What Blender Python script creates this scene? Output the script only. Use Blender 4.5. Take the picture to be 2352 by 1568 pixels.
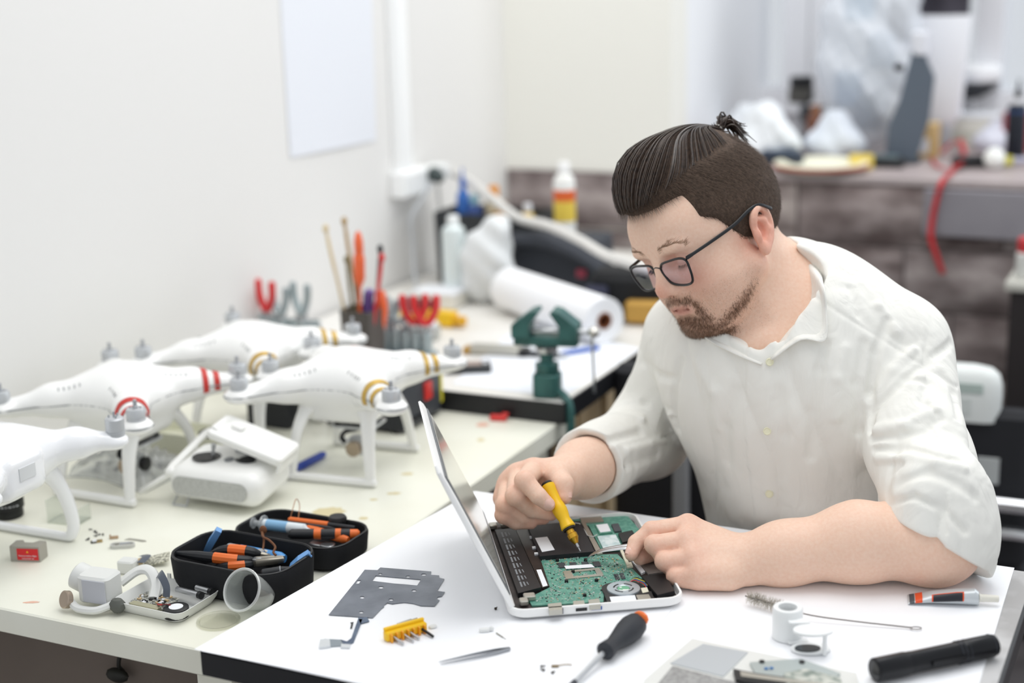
import bpy, bmesh, math, random
import numpy as np
from mathutils import Vector, Matrix, Euler
from math import sin, cos, pi, radians, sqrt, atan2
random.seed(7); np.random.seed(7)
S = bpy.context.scene
COL = S.collection
for o in list(bpy.data.objects): bpy.data.objects.remove(o)

# ---------------------------------------------------------------- camera
CAMZ = 1.495; FPX = 3450.0; PIT = radians(14.6); ROL = radians(1.55)
fw = np.array([0, cos(PIT), -sin(PIT)]); rt0 = np.array([1.0, 0, 0]); dn0 = np.cross(fw, rt0)
rt = cos(ROL)*rt0 + sin(ROL)*dn0; dn = -sin(ROL)*rt0 + cos(ROL)*dn0
cd = bpy.data.cameras.new('camera'); cam = bpy.data.objects.new('camera', cd); COL.objects.link(cam)
cd.sensor_width = 36.0; cd.lens = FPX/2352*36.0; cd.clip_start = .05; cd.clip_end = 60
cam.matrix_world = Matrix(((rt[0], -dn[0], -fw[0], 0), (rt[1], -dn[1], -fw[1], 0), (rt[2], -dn[2], -fw[2], CAMZ), (0, 0, 0, 1)))
cd.dof.use_dof = True; cd.dof.focus_distance = 1.84; cd.dof.aperture_fstop = 2.0
S.camera = cam
def ray(x, y): return fw + rt*(x-1176)/FPX + dn*(y-784)/FPX
def P(x, y, z):            # where the sight line of a pixel meets the height z
    d = ray(x, y); return Vector(np.array([0, 0, CAMZ]) + d*((z-CAMZ)/d[2]))
def J(x, y, dep):          # point of a sight line at a depth
    return Vector(np.array([0, 0, CAMZ]) + ray(x, y)*dep)
def PX(w):
    v = np.array(w, float)-np.array([0, 0, CAMZ]); z = v@fw
    return (1176+FPX*(v@rt)/z, 784+FPX*(v@dn)/z, z)

# ---------------------------------------------------------------- light
wd = bpy.data.worlds.new('world'); S.world = wd; wd.use_nodes = True
wd.node_tree.nodes['Background'].inputs[0].default_value = (.93, .965, 1.0, 1)
wd.node_tree.nodes['Background'].inputs[1].default_value = .76
def area(name, loc, target, sx, sy, power, color=(1, 1, 1)):
    l = bpy.data.lights.new(name, 'AREA'); l.shape = 'RECTANGLE'; l.size = sx; l.size_y = sy; l.energy = power; l.color = color
    o = bpy.data.objects.new(name, l); COL.objects.link(o); o.location = loc
    o.rotation_euler = (Vector(target)-Vector(loc)).to_track_quat('-Z', 'Y').to_euler(); return o
area('unseen_ceiling_light', (.3, 1.9, 2.9), (.3, 1.9, 0), 1.5, 1.5, 22, (1, .99, .97))
area('unseen_ceiling_light', (-.6, 3.3, 2.9), (-.6, 3.3, 0), 1.2, .6, 10, (1, .98, .94))
area('unseen_ceiling_light', (1.0, 3.25, 2.9), (1.0, 3.4, 0), 1.2, .6, 13, (1, .99, .97))  # added overhead to brighten counter and stone, no such fixture known
area('window_light', (2.6, 2.9, 1.9), (.1, 2.0, .9), 1.4, 1.3, 15, (.93, .97, 1.0))
S.view_settings.view_transform = 'Standard'; S.view_settings.look = 'None'
S.view_settings.exposure = 0.0; S.view_settings.gamma = 1.0; S.view_settings.use_curve_mapping = False
# ---------------------------------------------------------------- materials
def lin(c):
    if isinstance(c, str): c = [int(c[i:i+2], 16)/255 for i in (0, 2, 4)]
    return tuple((x/12.92 if x <= .04045 else ((x+.055)/1.055)**2.4) for x in c[:3])+(1,)
MATS = {}
def mat(name, col='cccccc', rough=.5, metal=0, alt=None, nscale=40, nlo=.4, nhi=.6, bump=0, bscale=200, attr=None, trans=0, alpha=1, ior=1.45, sss=0, coat=0, emit=0, aniso=None, stretch=None, spec=.5):
    if name in MATS: return MATS[name]
    m = bpy.data.materials.new(name); m.use_nodes = True; nt = m.node_tree; b = nt.nodes['Principled BSDF']; L = nt.links.new
    I = b.inputs
    I['Base Color'].default_value = lin(col); I['Roughness'].default_value = rough; I['Metallic'].default_value = metal
    I['IOR'].default_value = ior; I['Specular IOR Level'].default_value = spec
    if trans: I['Transmission Weight'].default_value = trans
    if alpha < 1: I['Alpha'].default_value = alpha
    if coat: I['Coat Weight'].default_value = coat; I['Coat Roughness'].default_value = .08
    if sss:
        I['Subsurface Weight'].default_value = sss; I['Subsurface Radius'].default_value = (.9, .35, .2); I['Subsurface Scale'].default_value = .006
    if emit: I['Emission Color'].default_value = lin(col); I['Emission Strength'].default_value = emit
    tc = None
    def coord():
        nonlocal tc
        if tc is None:
            t = nt.nodes.new('ShaderNodeTexCoord'); tc = t.outputs['Object']
            if stretch:
                mp = nt.nodes.new('ShaderNodeMapping'); mp.inputs['Scale'].default_value = stretch; L(tc, mp.inputs[0]); tc = mp.outputs[0]
        return tc
    if attr:
        a = nt.nodes.new('ShaderNodeVertexColor'); a.layer_name = attr; src = a.outputs[0]
    else: src = None
    if alt:
        n = nt.nodes.new('ShaderNodeTexNoise'); n.inputs['Scale'].default_value = nscale; n.inputs['Detail'].default_value = 6; L(coord(), n.inputs['Vector'])
        r = nt.nodes.new('ShaderNodeMapRange'); r.inputs[1].default_value = nlo; r.inputs[2].default_value = nhi; L(n.outputs[0], r.inputs[0])
        mx = nt.nodes.new('ShaderNodeMix'); mx.data_type = 'RGBA'; L(r.outputs[0], mx.inputs[0]); mx.inputs[6].default_value = lin(col); mx.inputs[7].default_value = lin(alt)
        if src:
            mx.blend_type = 'MULTIPLY'; L(src, mx.inputs[6])
        src = mx.outputs[2]
    if src: L(src, I['Base Color'])
    if bump:
        n = nt.nodes.new('ShaderNodeTexNoise'); n.inputs['Scale'].default_value = bscale; n.inputs['Detail'].default_value = 4; L(coord(), n.inputs['Vector'])
        bp = nt.nodes.new('ShaderNodeBump'); bp.inputs['Strength'].default_value = bump; bp.inputs['Distance'].default_value = .002; L(n.outputs[0], bp.inputs['Height']); L(bp.outputs[0], I['Normal'])
    MATS[name] = m; return m

def clear(name, col='ffffff', gloss=.08, rough=.03, tint=None, frost=0, fcol='e8ecee'):
    # thin clear plastic or glass: lets light through, mirrors a little, optional milky part
    if name in MATS: return MATS[name]
    m = bpy.data.materials.new(name); m.use_nodes = True; nt = m.node_tree; nt.nodes.clear(); L = nt.links.new
    out = nt.nodes.new('ShaderNodeOutputMaterial'); t = nt.nodes.new('ShaderNodeBsdfTransparent'); g = nt.nodes.new('ShaderNodeBsdfGlossy'); mx = nt.nodes.new('ShaderNodeMixShader'); lw = nt.nodes.new('ShaderNodeLayerWeight'); mr = nt.nodes.new('ShaderNodeMapRange')
    t.inputs[0].default_value = lin(col); g.inputs['Roughness'].default_value = rough; lw.inputs[0].default_value = .5; mr.inputs[1].default_value = .45
    mr.inputs[3].default_value = gloss; mr.inputs[4].default_value = min(1, gloss+.6); L(lw.outputs['Facing'], mr.inputs[0]); L(mr.outputs[0], mx.inputs[0])
    L(t.outputs[0], mx.inputs[1]); L(g.outputs[0], mx.inputs[2]); src = mx.outputs[0]
    if frost:
        d = nt.nodes.new('ShaderNodeBsdfDiffuse'); d.inputs[0].default_value = lin(fcol); m2 = nt.nodes.new('ShaderNodeMixShader'); m2.inputs[0].default_value = frost; L(src, m2.inputs[1]); L(d.outputs[0], m2.inputs[2]); src = m2.outputs[0]
    L(src, out.inputs[0]); MATS[name] = m; return m

def wrinkle(m):
    # soft creases of worn cotton added before the fine weave bump
    nt = m.node_tree; L = nt.links.new; b = nt.nodes['Principled BSDF']; bp = [n for n in nt.nodes if n.type == 'BUMP'][0]; tc = nt.nodes.new('ShaderNodeTexCoord'); prev = None
    for sc, dist, st in ((10, .020, (1, 1, .55)), (26, .007, (1, 1, .5))):
        mp = nt.nodes.new('ShaderNodeMapping'); mp.inputs['Scale'].default_value = st; L(tc.outputs['Object'], mp.inputs[0]); n = nt.nodes.new('ShaderNodeTexNoise'); n.inputs['Scale'].default_value = sc; n.inputs['Detail'].default_value = 2.5; n.inputs['Distortion'].default_value = 1.2; L(mp.outputs[0], n.inputs['Vector'])
        k = nt.nodes.new('ShaderNodeBump'); k.inputs['Strength'].default_value = .45; k.inputs['Distance'].default_value = dist; L(n.outputs[0], k.inputs['Height'])
        if prev: L(prev.outputs[0], k.inputs['Normal'])
        prev = k
    L(prev.outputs[0], bp.inputs['Normal'])

# ---------------------------------------------------------------- mesh helpers
I4 = Matrix.Identity(4)
def TR(x=0, y=0, z=0, rx=0, ry=0, rz=0): return Matrix.Translation((x, y, z)) @ Euler((radians(rx), radians(ry), radians(rz))).to_matrix().to_4x4()
def frame(o, zdir, xhint=(1, 0, 0)):
    z = Vector(zdir).normalized(); x = Vector(xhint); x = (x-z*x.dot(z))
    if x.length < 1e-6: x = Vector((0, 1, 0)); x = x-z*x.dot(z)
    x.normalize(); y = z.cross(x)
    m = Matrix((x, y, z)).transposed().to_4x4(); m.translation = Vector(o); return m
def spl(pts, n=8):        # Catmull-Rom through points
    p = [np.array(q, float) for q in pts]; p = [2*p[0]-p[1]]+p+[2*p[-1]-p[-2]]; out = []
    for i in range(1, len(p)-2):
        for k in range(n):
            t = k/n; a, b, c, d = p[i-1:i+3]
            out.append(.5*((2*b)+(c-a)*t+(2*a-5*b+4*c-d)*t*t+(3*b-a-3*c+d)*t**3))
    out.append(p[-2]); return out
def rrect(w, d, r, n=4, cx=0, cy=0):
    r = min(r, w/2-1e-6, d/2-1e-6); o = []
    for (sx, sy, a0) in ((1, 1, 0), (-1, 1, 90), (-1, -1, 180), (1, -1, 270)):
        for k in range(n+1):
            a = radians(a0+90*k/n); o.append((cx+sx*(w/2-r)+r*cos(a), cy+sy*(d/2-r)+r*sin(a)))
    return o
def circ(r, n=16, cx=0, cy=0): return [(cx+r*cos(2*pi*k/n), cy+r*sin(2*pi*k/n)) for k in range(n)]
class MB:
    def __init__(s): s.v = []; s.f = []; s.m = []; s.cm = 0
    def add(s, vs, fs, M=None):
        o = len(s.v)
        s.v += [tuple(M @ Vector(p)) for p in vs] if M is not None else [tuple(p) for p in vs]
        s.f += [tuple(i+o for i in q) for q in fs]; s.m += [s.cm]*len(fs); return s
    def box(s, c, d, M=None):
        x, y, z = [q/2 for q in d]; vs = [(c[0]+a*x, c[1]+b*y, c[2]+e*z) for a in (-1, 1) for b in (-1, 1) for e in (-1, 1)]
        return s.add(vs, [(0, 1, 3, 2), (4, 6, 7, 5), (0, 4, 5, 1), (2, 3, 7, 6), (0, 2, 6, 4), (1, 5, 7, 3)], M)
    def slab(s, w, d, h, r=.002, ch=.0008, c=(0, 0, 0), M=None, n=3):      # rounded plan, chamfered top and bottom, base at c.z
        return s.loft([(rrect(w-2*ch, d-2*ch, max(r-ch, 1e-4), n, c[0], c[1]), c[2]), (rrect(w, d, r, n, c[0], c[1]), c[2]+ch), (rrect(w, d, r, n, c[0], c[1]), c[2]+h-ch), (rrect(w-2*ch, d-2*ch, max(r-ch, 1e-4), n, c[0], c[1]), c[2]+h)], M)
    def loft(s, secs, M=None, cap=True):
        n = len(secs[0][0]); vs = [(x, y, z) for pl, z in secs for x, y in pl]; fs = []
        for k in range(len(secs)-1):
            for i in range(n):
                j = (i+1) % n; fs.append((k*n+i, k*n+j, (k+1)*n+j, (k+1)*n+i))
        if cap: fs.append(tuple(range(n-1, -1, -1))); fs.append(tuple((len(secs)-1)*n+i for i in range(n)))
        return s.add(vs, fs, M)
    def prism(s, poly, z0, z1, M=None):
        a = sum(poly[i-1][0]*poly[i][1]-poly[i][0]*poly[i-1][1] for i in range(len(poly)))
        if a < 0: poly = poly[::-1]
        return s.loft([(poly, z0), (poly, z1)], M)
    def rings(s, rs, cap=True, closed=False):
        n = len(rs[0]); vs = [p for q in rs for p in q]; fs = []; K = len(rs)
        for k in range(K if closed else K-1):
            for i in range(n):
                j = (i+1) % n; k2 = (k+1) % K; fs.append((k*n+i, k*n+j, k2*n+j, k2*n+i))
        if cap and not closed: fs.append(tuple(range(n-1, -1, -1))); fs.append(tuple((K-1)*n+i for i in range(n)))
        return s.add(vs, fs)
    def tube(s, pts, r, n=8, cap=True, closed=False, flat=None, M=None):
        pts = [Vector(p) for p in pts]; K = len(pts)
        if not hasattr(r, '__len__'): r = [r]*K
        rs = []; up = None
        for k in range(K):
            if closed: t = pts[(k+1) % K]-pts[k-1]
            else: t = pts[min(k+1, K-1)]-pts[max(k-1, 0)]
            if t.length < 1e-9: t = Vector((0, 0, 1))
            t.normalize()
            if up is None:
                up = Vector((0, 0, 1)) if abs(t.z) < .9 else Vector((1, 0, 0))
            x = up.cross(t)
            if x.length < 1e-6: x = Vector((1, 0, 0)).cross(t)
            x.normalize(); y = t.cross(x); up = y
            fx, fy = flat if flat else (1, 1)
            rs.append([pts[k]+(x*cos(2*pi*i/n)*fx+y*sin(2*pi*i/n)*fy)*r[k] for i in range(n)])
        if M is not None: rs = [[M @ q for q in a] for a in rs]
        return s.rings(rs, cap, closed)
    def cyl(s, a, b, r0, r1=None, n=16, M=None, bev=0):
        a, b = Vector(a), Vector(b); r1 = r0 if r1 is None else r1
        if bev:
            d = (b-a).normalized()*bev; return s.tube([a, a+d, b-d, b], [r0-bev, r0, r1, r1-bev], n, M=M)
        return s.tube([a, b], [r0, r1], n, M=M)
    def lathe(s, prof, M=None, n=24, cap=True):
        return s.loft([(circ(max(r, 1e-5), n), z) for r, z in prof], M, cap)
    def ball(s, c, r, n=12, M=None):
        if not hasattr(r, '__len__'): r = (r, r, r)
        k = max(4, n//2); secs = [([(c[0]+r[0]*sin(pi*j/k)*cos(2*pi*i/n), c[1]+r[1]*sin(pi*j/k)*sin(2*pi*i/n)) for i in range(n)], c[2]-r[2]*cos(pi*j/k)) for j in range(k+1)]
        secs[0] = ([(c[0]+(x-c[0]) + r[0]*.02*cos(2*pi*i/n), c[1]+(y-c[1])+r[1]*.02*sin(2*pi*i/n)) for i, (x, y) in enumerate(secs[0][0])], secs[0][1])
        secs[-1] = ([(c[0]+r[0]*.02*cos(2*pi*i/n), c[1]+r[1]*.02*sin(2*pi*i/n)) for i in range(n)], secs[-1][1])
        return s.loft(secs, M)
    def grid(s, rows, M=None, thick=0):
        nu = len(rows); nv = len(rows[0]); vs = [p for q in rows for p in q]
        return s.add(vs, [(i*nv+j, i*nv+j+1, (i+1)*nv+j+1, (i+1)*nv+j) for i in range(nu-1) for j in range(nv-1)], M)
def me(name, mb, mats, sm=35):
    m = bpy.data.meshes.new(name); m.from_pydata(mb.v, [], mb.f)
    for q in (mats if isinstance(mats, (list, tuple)) else [mats]): m.materials.append(q)
    if len(m.materials) > 1: m.polygons.foreach_set('material_index', mb.m)
    if sm:
        m.polygons.foreach_set('use_smooth', [True]*len(m.polygons)); m.set_sharp_from_angle(angle=radians(sm))
    m.update(); return m
def ob(name, mb, mats, parent=None, sm=35, loc=None, rz=0, label=None):
    m = mb if isinstance(mb, bpy.types.Mesh) else me(name, mb, mats, sm)
    o = bpy.data.objects.new(name, m); COL.objects.link(o)
    if parent is not None: o.parent = parent
    if loc is not None: o.location = loc
    if rz: o.rotation_euler = (0, 0, rz)
    if label: o['label'] = label
    return o
def tag(o, label, cat, group=None, kind=None):
    o['label'] = label
    if cat: o['category'] = cat
    if group: o['group'] = group
    if kind: o['kind'] = kind
    return o
def thing(name, label, cat, loc=(0, 0, 0), rz=0, group=None, rot=None):
    o = bpy.data.objects.new(name, None); COL.objects.link(o); o.empty_display_size = .02
    o.location = loc; o.rotation_euler = rot if rot else (0, 0, rz); return tag(o, label, cat, group)
def struct(name, mb, m, parent=None, sm=35, loc=None, rz=0):
    o = ob(name, mb, m, parent, sm, loc, rz)
    if parent is None: o['kind'] = 'structure'
    return o
def single(name, mb, m, label, cat, loc=(0, 0, 0), rz=0, group=None, sm=35, rot=None):
    o = ob(name, mb, m, None, sm, loc, rz)
    if rot: o.rotation_euler = rot
    return tag(o, label, cat, group)
def copytree(o, parent=None):
    c = o.copy(); COL.objects.link(c); c.parent = parent
    for ch in list(o.children): copytree(ch, c)
    return c
def solid(o, t, off=-1):
    md = o.modifiers.new('thickness', 'SOLIDIFY'); md.thickness = t; md.offset = off; return o
def text_mesh(txt, size, ext=.0001):
    c = bpy.data.curves.new('txt', 'FONT'); c.body = txt; c.size = size; c.extrude = ext; c.align_x = 'CENTER'; c.align_y = 'CENTER'; c.resolution_u = 2
    o = bpy.data.objects.new('txt', c); COL.objects.link(o); dg = bpy.context.evaluated_depsgraph_get(); dg.update()
    m = bpy.data.meshes.new_from_object(o.evaluated_get(dg)); bpy.data.objects.remove(o); bpy.data.curves.remove(c); return m
def writing(name, txt, size, mt, parent, M):
    m = text_mesh(txt, size); m.transform(M); m.materials.clear(); m.materials.append(mt); return ob(name, m, None, parent)

# yaw of the benches and of the walls
YAW = radians(-25.7); AX = Vector((cos(YAW), sin(YAW), 0)); AY = Vector((-sin(YAW), cos(YAW), 0))
ZW = .75; ZC = .715
def B(a, b, z=0): return AX*a+AY*b+Vector((0, 0, z))
def uv(p): return (Vector(p).dot(AX), Vector(p).dot(AY))
# ---------------------------------------------------------------- room
AL = -1.72; BB = 3.57; BW = 4.35; ZK = .965     # left wall, back wall, window wall, counter height
def RB(px, py, b):
    d = Vector(ray(px, py)); o = Vector((0, 0, CAMZ)); return o+d*((b-o.dot(AY))/d.dot(AY))
def RA(px, py, a):
    d = Vector(ray(px, py)); o = Vector((0, 0, CAMZ)); return o+d*((a-o.dot(AX))/d.dot(AX))
MB_ = lambda: MB()
RZ = YAW
ZS = RB(1172, 386, BB).z; ZK = ZS+.014
wallm = mat('wall_paint', 'e9e8e6', .75, bump=.15, bscale=60)
wallm2 = mat('wall_paint_cream_lit', 'f2f1ea', .75, bump=.15, bscale=60)  # plain white wall, its cream light put into the paint colour
floorm = mat('floor_vinyl', '8d8788', .5, alt='7e797b', nscale=3)
def abbox(a0, a1, b0, b1, z0, z1, mb=None):
    mb = mb or MB(); return mb.box(((a0+a1)/2, (b0+b1)/2, (z0+z1)/2), (abs(a1-a0), abs(b1-b0), abs(z1-z0)))
struct('floor', abbox(AL, 4.2, -1.2, BW, -.1, 0), floorm, rz=RZ)
struct('wall_left', abbox(AL-.12, AL, -.6, BB+.12, 0, 2.9), wallm, rz=RZ)
a_n = uv(RB(1541, 300, BB))[0]                                   # where the window niche begins
wb = struct('wall_back', abbox(AL, a_n, BB, BB+.12, 0, 2.9), wallm2, rz=RZ)
struct('wall_niche', abbox(a_n-.12, a_n, BB+.12, BW+.1, 0, 2.9), mat('wall_niche', 'f3f5f8', .75), rz=RZ)
AE = 2.6
wc = struct('wall_counter', abbox(a_n, AE, BB, BB+.12, 0, ZS), mat('counter_wall', '7d7472', .85), rz=RZ)
struct('trim_1', abbox(a_n, AE, BB-.014, BW, ZS, ZK), mat('counter_top', 'b3a8a7', .5, alt='a59999', nscale=9, stretch=(1, 6, 1)), rz=RZ)
# rough stone cladding, one mesh per stone
sm_ = [mat('stone_%d' % i, c, .85, alt=d, nscale=8, nlo=.38, nhi=.62, stretch=(1, 1, 2.2), bump=.5, bscale=30) for i, (c, d) in enumerate((('a99e9c', '6e6261'), ('b3a9a7', '776b6a'), ('a19593', '675a58'), ('b4a9a4', '746765')))]
def stone(w, h, seed, rough=.012):
    rnd = random.Random(seed); nx, nz = max(4, int(w/.06)), 4; mb = MB(); rows = []
    for j in range(nz+1):
        r = []
        for i in range(nx+1):
            e = i in (0, nx) or j in (0, nz)
            r.append((w*i/nx+(0 if e else rnd.uniform(-.012, .012)), -(.006 if e else .012+rnd.uniform(0, rough)), h*j/nz+(0 if e else rnd.uniform(-.008, .008))))
        rows.append(r)
    mb.grid(rows)
    n = len(mb.v); mb.add([(0, 0, 0), (w, 0, 0), (w, 0, h), (0, 0, h)], [])
    mb.add([(0, -.006, 0), (w, -.006, 0), (w, -.006, h), (0, -.006, h), (0, .01, 0), (w, .01, 0), (w, .01, h), (0, .01, h)], [(0, 4, 5, 1), (1, 5, 6, 2), (2, 6, 7, 3), (3, 7, 4, 0)])
    return mb
RH = .152; k = 0
for row in range(6):
    z1 = ZS-row*RH
    a = AL+.004-[0, .21, .1, .3, .05, .2][row]; zz = z1-RH+.005
    if zz < 0: break
    while a < AE:
        w = .30+.19*random.Random(row*50+k).random()
        a0 = max(a, AL+.005); a1 = min(a+w-.006, AE)
        if a1-a0 > .05:
            mid = (a0+a1)/2; par = wb if a1 < a_n+.02 else wc
            s_ = ob('stone', stone(a1-a0, RH-.006, row*100+k), sm_[(row*7+k*3) % 4], par, sm=60)
            s_.location = (a0, BB-.001, zz)
        a += w; k += 1
# the left part of the cladding stands above the counter line too: top course along the back wall
# smooth grey access panel set in the stone
gp = RB(2131, 415, BB); ga = uv(gp)[0]; gz1 = ZS-.004; gz0 = RB(2240, 540, BB).z
pnl = thing('access_panel', 'smooth grey panel in the stone wall under the counter edge', 'panel', B(ga, BB-.030, gz0), RZ)
ob('face', MB().slab(.62, .02, gz1-gz0, .003, .002, (.31, .0, 0)), mat('panel_grey', '8f8c92', .5, alt='86838a', nscale=4), pnl)
ob('latch', MB().slab(.03, .006, .02, .004, .002, (.30, -.012, gz1-gz0-.06)), mat('panel_grey_dark', '77747a', .5), pnl)
# window in the niche
win = struct('window_1', abbox(a_n, AE, BW+.02, BW+.1, ZK, ZK+.06), mat('window_frame', 'e9eaee', .4), rz=RZ)
wm = MATS['window_frame']
for px in (1832, 1890, 2275):
    a = uv(RB(px, 60, BW))[0]
    w = .035
    o = ob('window_post', abbox(a-w, a+w, BW-.01, BW+.1, ZK+.06, 2.6), wm, win)
o = ob('window_rail', abbox(a_n, AE, BW, BW+.09, ZK+.06, ZK+.13), wm, win)
az = [uv(RB(px, 60, BW))[0] for px in (1890, 2275)]
glz = mat('window_glass', 'cdd6e2', .08, alpha=.15)
for a0, a1 in ((a_n+.02, az[0]-.03), (az[0]+.03, az[1]-.03), (az[1]+.03, AE-.05)):
    o = ob('pane', abbox(a0, a1, BW+.045, BW+.05, ZK+.13, 2.6), glz, win)
# ---------------------------------------------------------------- benches
blk = mat('black_edge', '17181c', .45); crm = mat('cream_laminate', 'f1f1e4', .38, alt='ecebdc', nscale=5)
gray_top = mat('bench_grey', 'c3c2c2', .5, alt='a5a3a2', nscale=14)
woodm = mat('beech_wood', 'd9c3a0', .5, alt='c9ae86', nscale=6, stretch=(8, 8, 1))
def bl(pts): return [tuple((p[0], p[1])) for p in pts]
# white working table
wt = thing('work_table', 'black-edged work table covered with white paper, in front of the man', 'table', (0, 0, 0), RZ)
top = [(-.986, 1.232), (-.168, 1.232), (-.168, 1.79), (-.925, 1.79)]
mb = MB(); mb.prism(top, ZW-.026, ZW-.0012); ob('tabletop', mb, gray_top, wt)
mb = MB()
def edge(mb, p, q, t=.004):
    p = Vector((*p, 0)); q = Vector((*q, 0)); d = (q-p).normalized(); n = Vector((d.y, -d.x, 0))
    for a, b in ((p, q),): mb.add([a+Vector((0, 0, ZW-.030)), b+Vector((0, 0, ZW-.030)), b+n*t+Vector((0, 0, ZW-.030)), a+n*t+Vector((0, 0, ZW-.030)), a+Vector((0, 0, ZW-.0015)), b+Vector((0, 0, ZW-.0015)), b+n*t+Vector((0, 0, ZW-.003)), a+n*t+Vector((0, 0, ZW-.003))], [(0, 3, 2, 1), (4, 5, 6, 7), (0, 4, 7, 3), (1, 2, 6, 5), (2, 3, 7, 6), (0, 1, 5, 4)])
for i in range(4):
    e = MB(); edge(e, top[i], top[(i+1) % 4]); ob('edge_band', e, blk, wt)
for (a, b) in ((-.30, 1.30), (-.30, 1.72), (-.86, 1.30), (-.86, 1.72)):
    ob('leg', MB().box((a, b, (ZW-.026)/2), (.045, .045, ZW-.026)), woodm, wt)
ob('apron', MB().box((-.56, 1.30, ZW-.06), (.5, .02, .07)), woodm, wt)
pap = mat('white_paper', 'f8f9fc', .6)
def sheet(name, pts, z, label, th=.0006, curl=None, m=pap):
    mb = MB(); mb.prism([uv(p) for p in pts], 0, th)
    o = single(name, mb, m, label, 'paper', (0, 0, z), RZ, sm=0); return o
sheet('paper_sheet', [P(446, 1490, ZW), P(2262, 1568, ZW)+AY*-.25, P(2330, 1303, ZW), P(1090, 1127, ZW)], ZW-.0008, 'large white paper sheet covering the work table')
sheet('paper_sheet', [P(446, 1492, ZW)+AX*.01, B(-.42, 1.236), P(1493, 1458, ZW), P(1545, 1398, ZW), P(1000, 1440, ZW)], ZW, 'white paper sheet lying under the notebook and the metal shield', .0004)
# cream bench on the left
cb = thing('cream_bench', 'long cream laminate bench carrying the drones along the left wall', 'table', (0, 0, 0), RZ)
mb = MB(); mb.loft([(rrect(.72, .985, .006, 3, -1.352, 1.781), ZC-.034), (rrect(.724, .989, .006, 3, -1.352, 1.781), ZC-.032), (rrect(.724, .989, .006, 3, -1.352, 1.781), ZC-.002), (rrect(.72, .985, .006, 3, -1.352, 1.781), ZC)])
ob('tabletop', mb, crm, cb)
for (a, b) in ((-1.035, 1.335), (-1.035, 2.20), (-1.66, 1.335), (-1.66, 2.2)):
    ob('leg', MB().box((a, b, (ZC-.034)/2), (.05, .05, ZC-.034)), crm, cb)
# drawer unit under the cream bench, brown grey front
du = thing('drawer_unit', 'brown grey cabinet panel under the cream bench', 'cabinet', B(-1.37, 1.66), RZ)
ob('carcass', MB().box((0, 0, .33), (.56, .5, .655)), mat('taupe_board', '6f645b', .6, alt='665b53', nscale=3), du)
ob('front', MB().slab(.55, .018, .60, .003, .002, (0, -.26, .04)), MATS['taupe_board'], du)
mb = MB(); mb.tube(spl([(0.13, -.275, .60), (.132, -.285, .615), (.135, -.28, .64)], 4), .003, 6); mb.ball((.128, -.285, .600), (.018, .008, .010)); ob('catch', mb, mat('dark_metal', '2a2a26', .5, .4), du)
# vise bench behind
vb = thing('vise_bench', 'black-edged bench behind the cream bench with wooden side panel', 'table', (0, 0, 0), RZ)
t2 = (AL+.01, -.975, 2.222, 3.5)
ob('tabletop', abbox(t2[0], t2[1]-.004, t2[2]+.004, t2[3], ZW-.026, ZW), mat('bench_white', 'eceae6', .5, alt='e2dfd8', nscale=4), vb)
ob('edge_band', abbox(t2[0], t2[1], t2[2], t2[2]+.004, ZW-.034, ZW+.0015), blk, vb)
ob('edge_band', abbox(t2[1]-.004, t2[1], t2[2]+.004, t2[3], ZW-.034, ZW+.0015), blk, vb)
for b0, b1 in ((2.30, 2.36), (2.372, 2.47), (2.50, 2.62), (2.64, 2.80)):
    ob('side_plank', abbox(-1.035, -1.01, b0, b1, 0, ZW-.03), woodm, vb)
ob('leg', abbox(AL+.05, AL+.1, 2.3, 2.35, 0, ZW-.03), woodm, vb); ob('leg', abbox(AL+.05, AL+.1, 3.4, 3.45, 0, ZW-.03), woodm, vb); ob('leg', abbox(-1.05, -1.0, 3.4, 3.45, 0, ZW-.03), woodm, vb)
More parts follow.
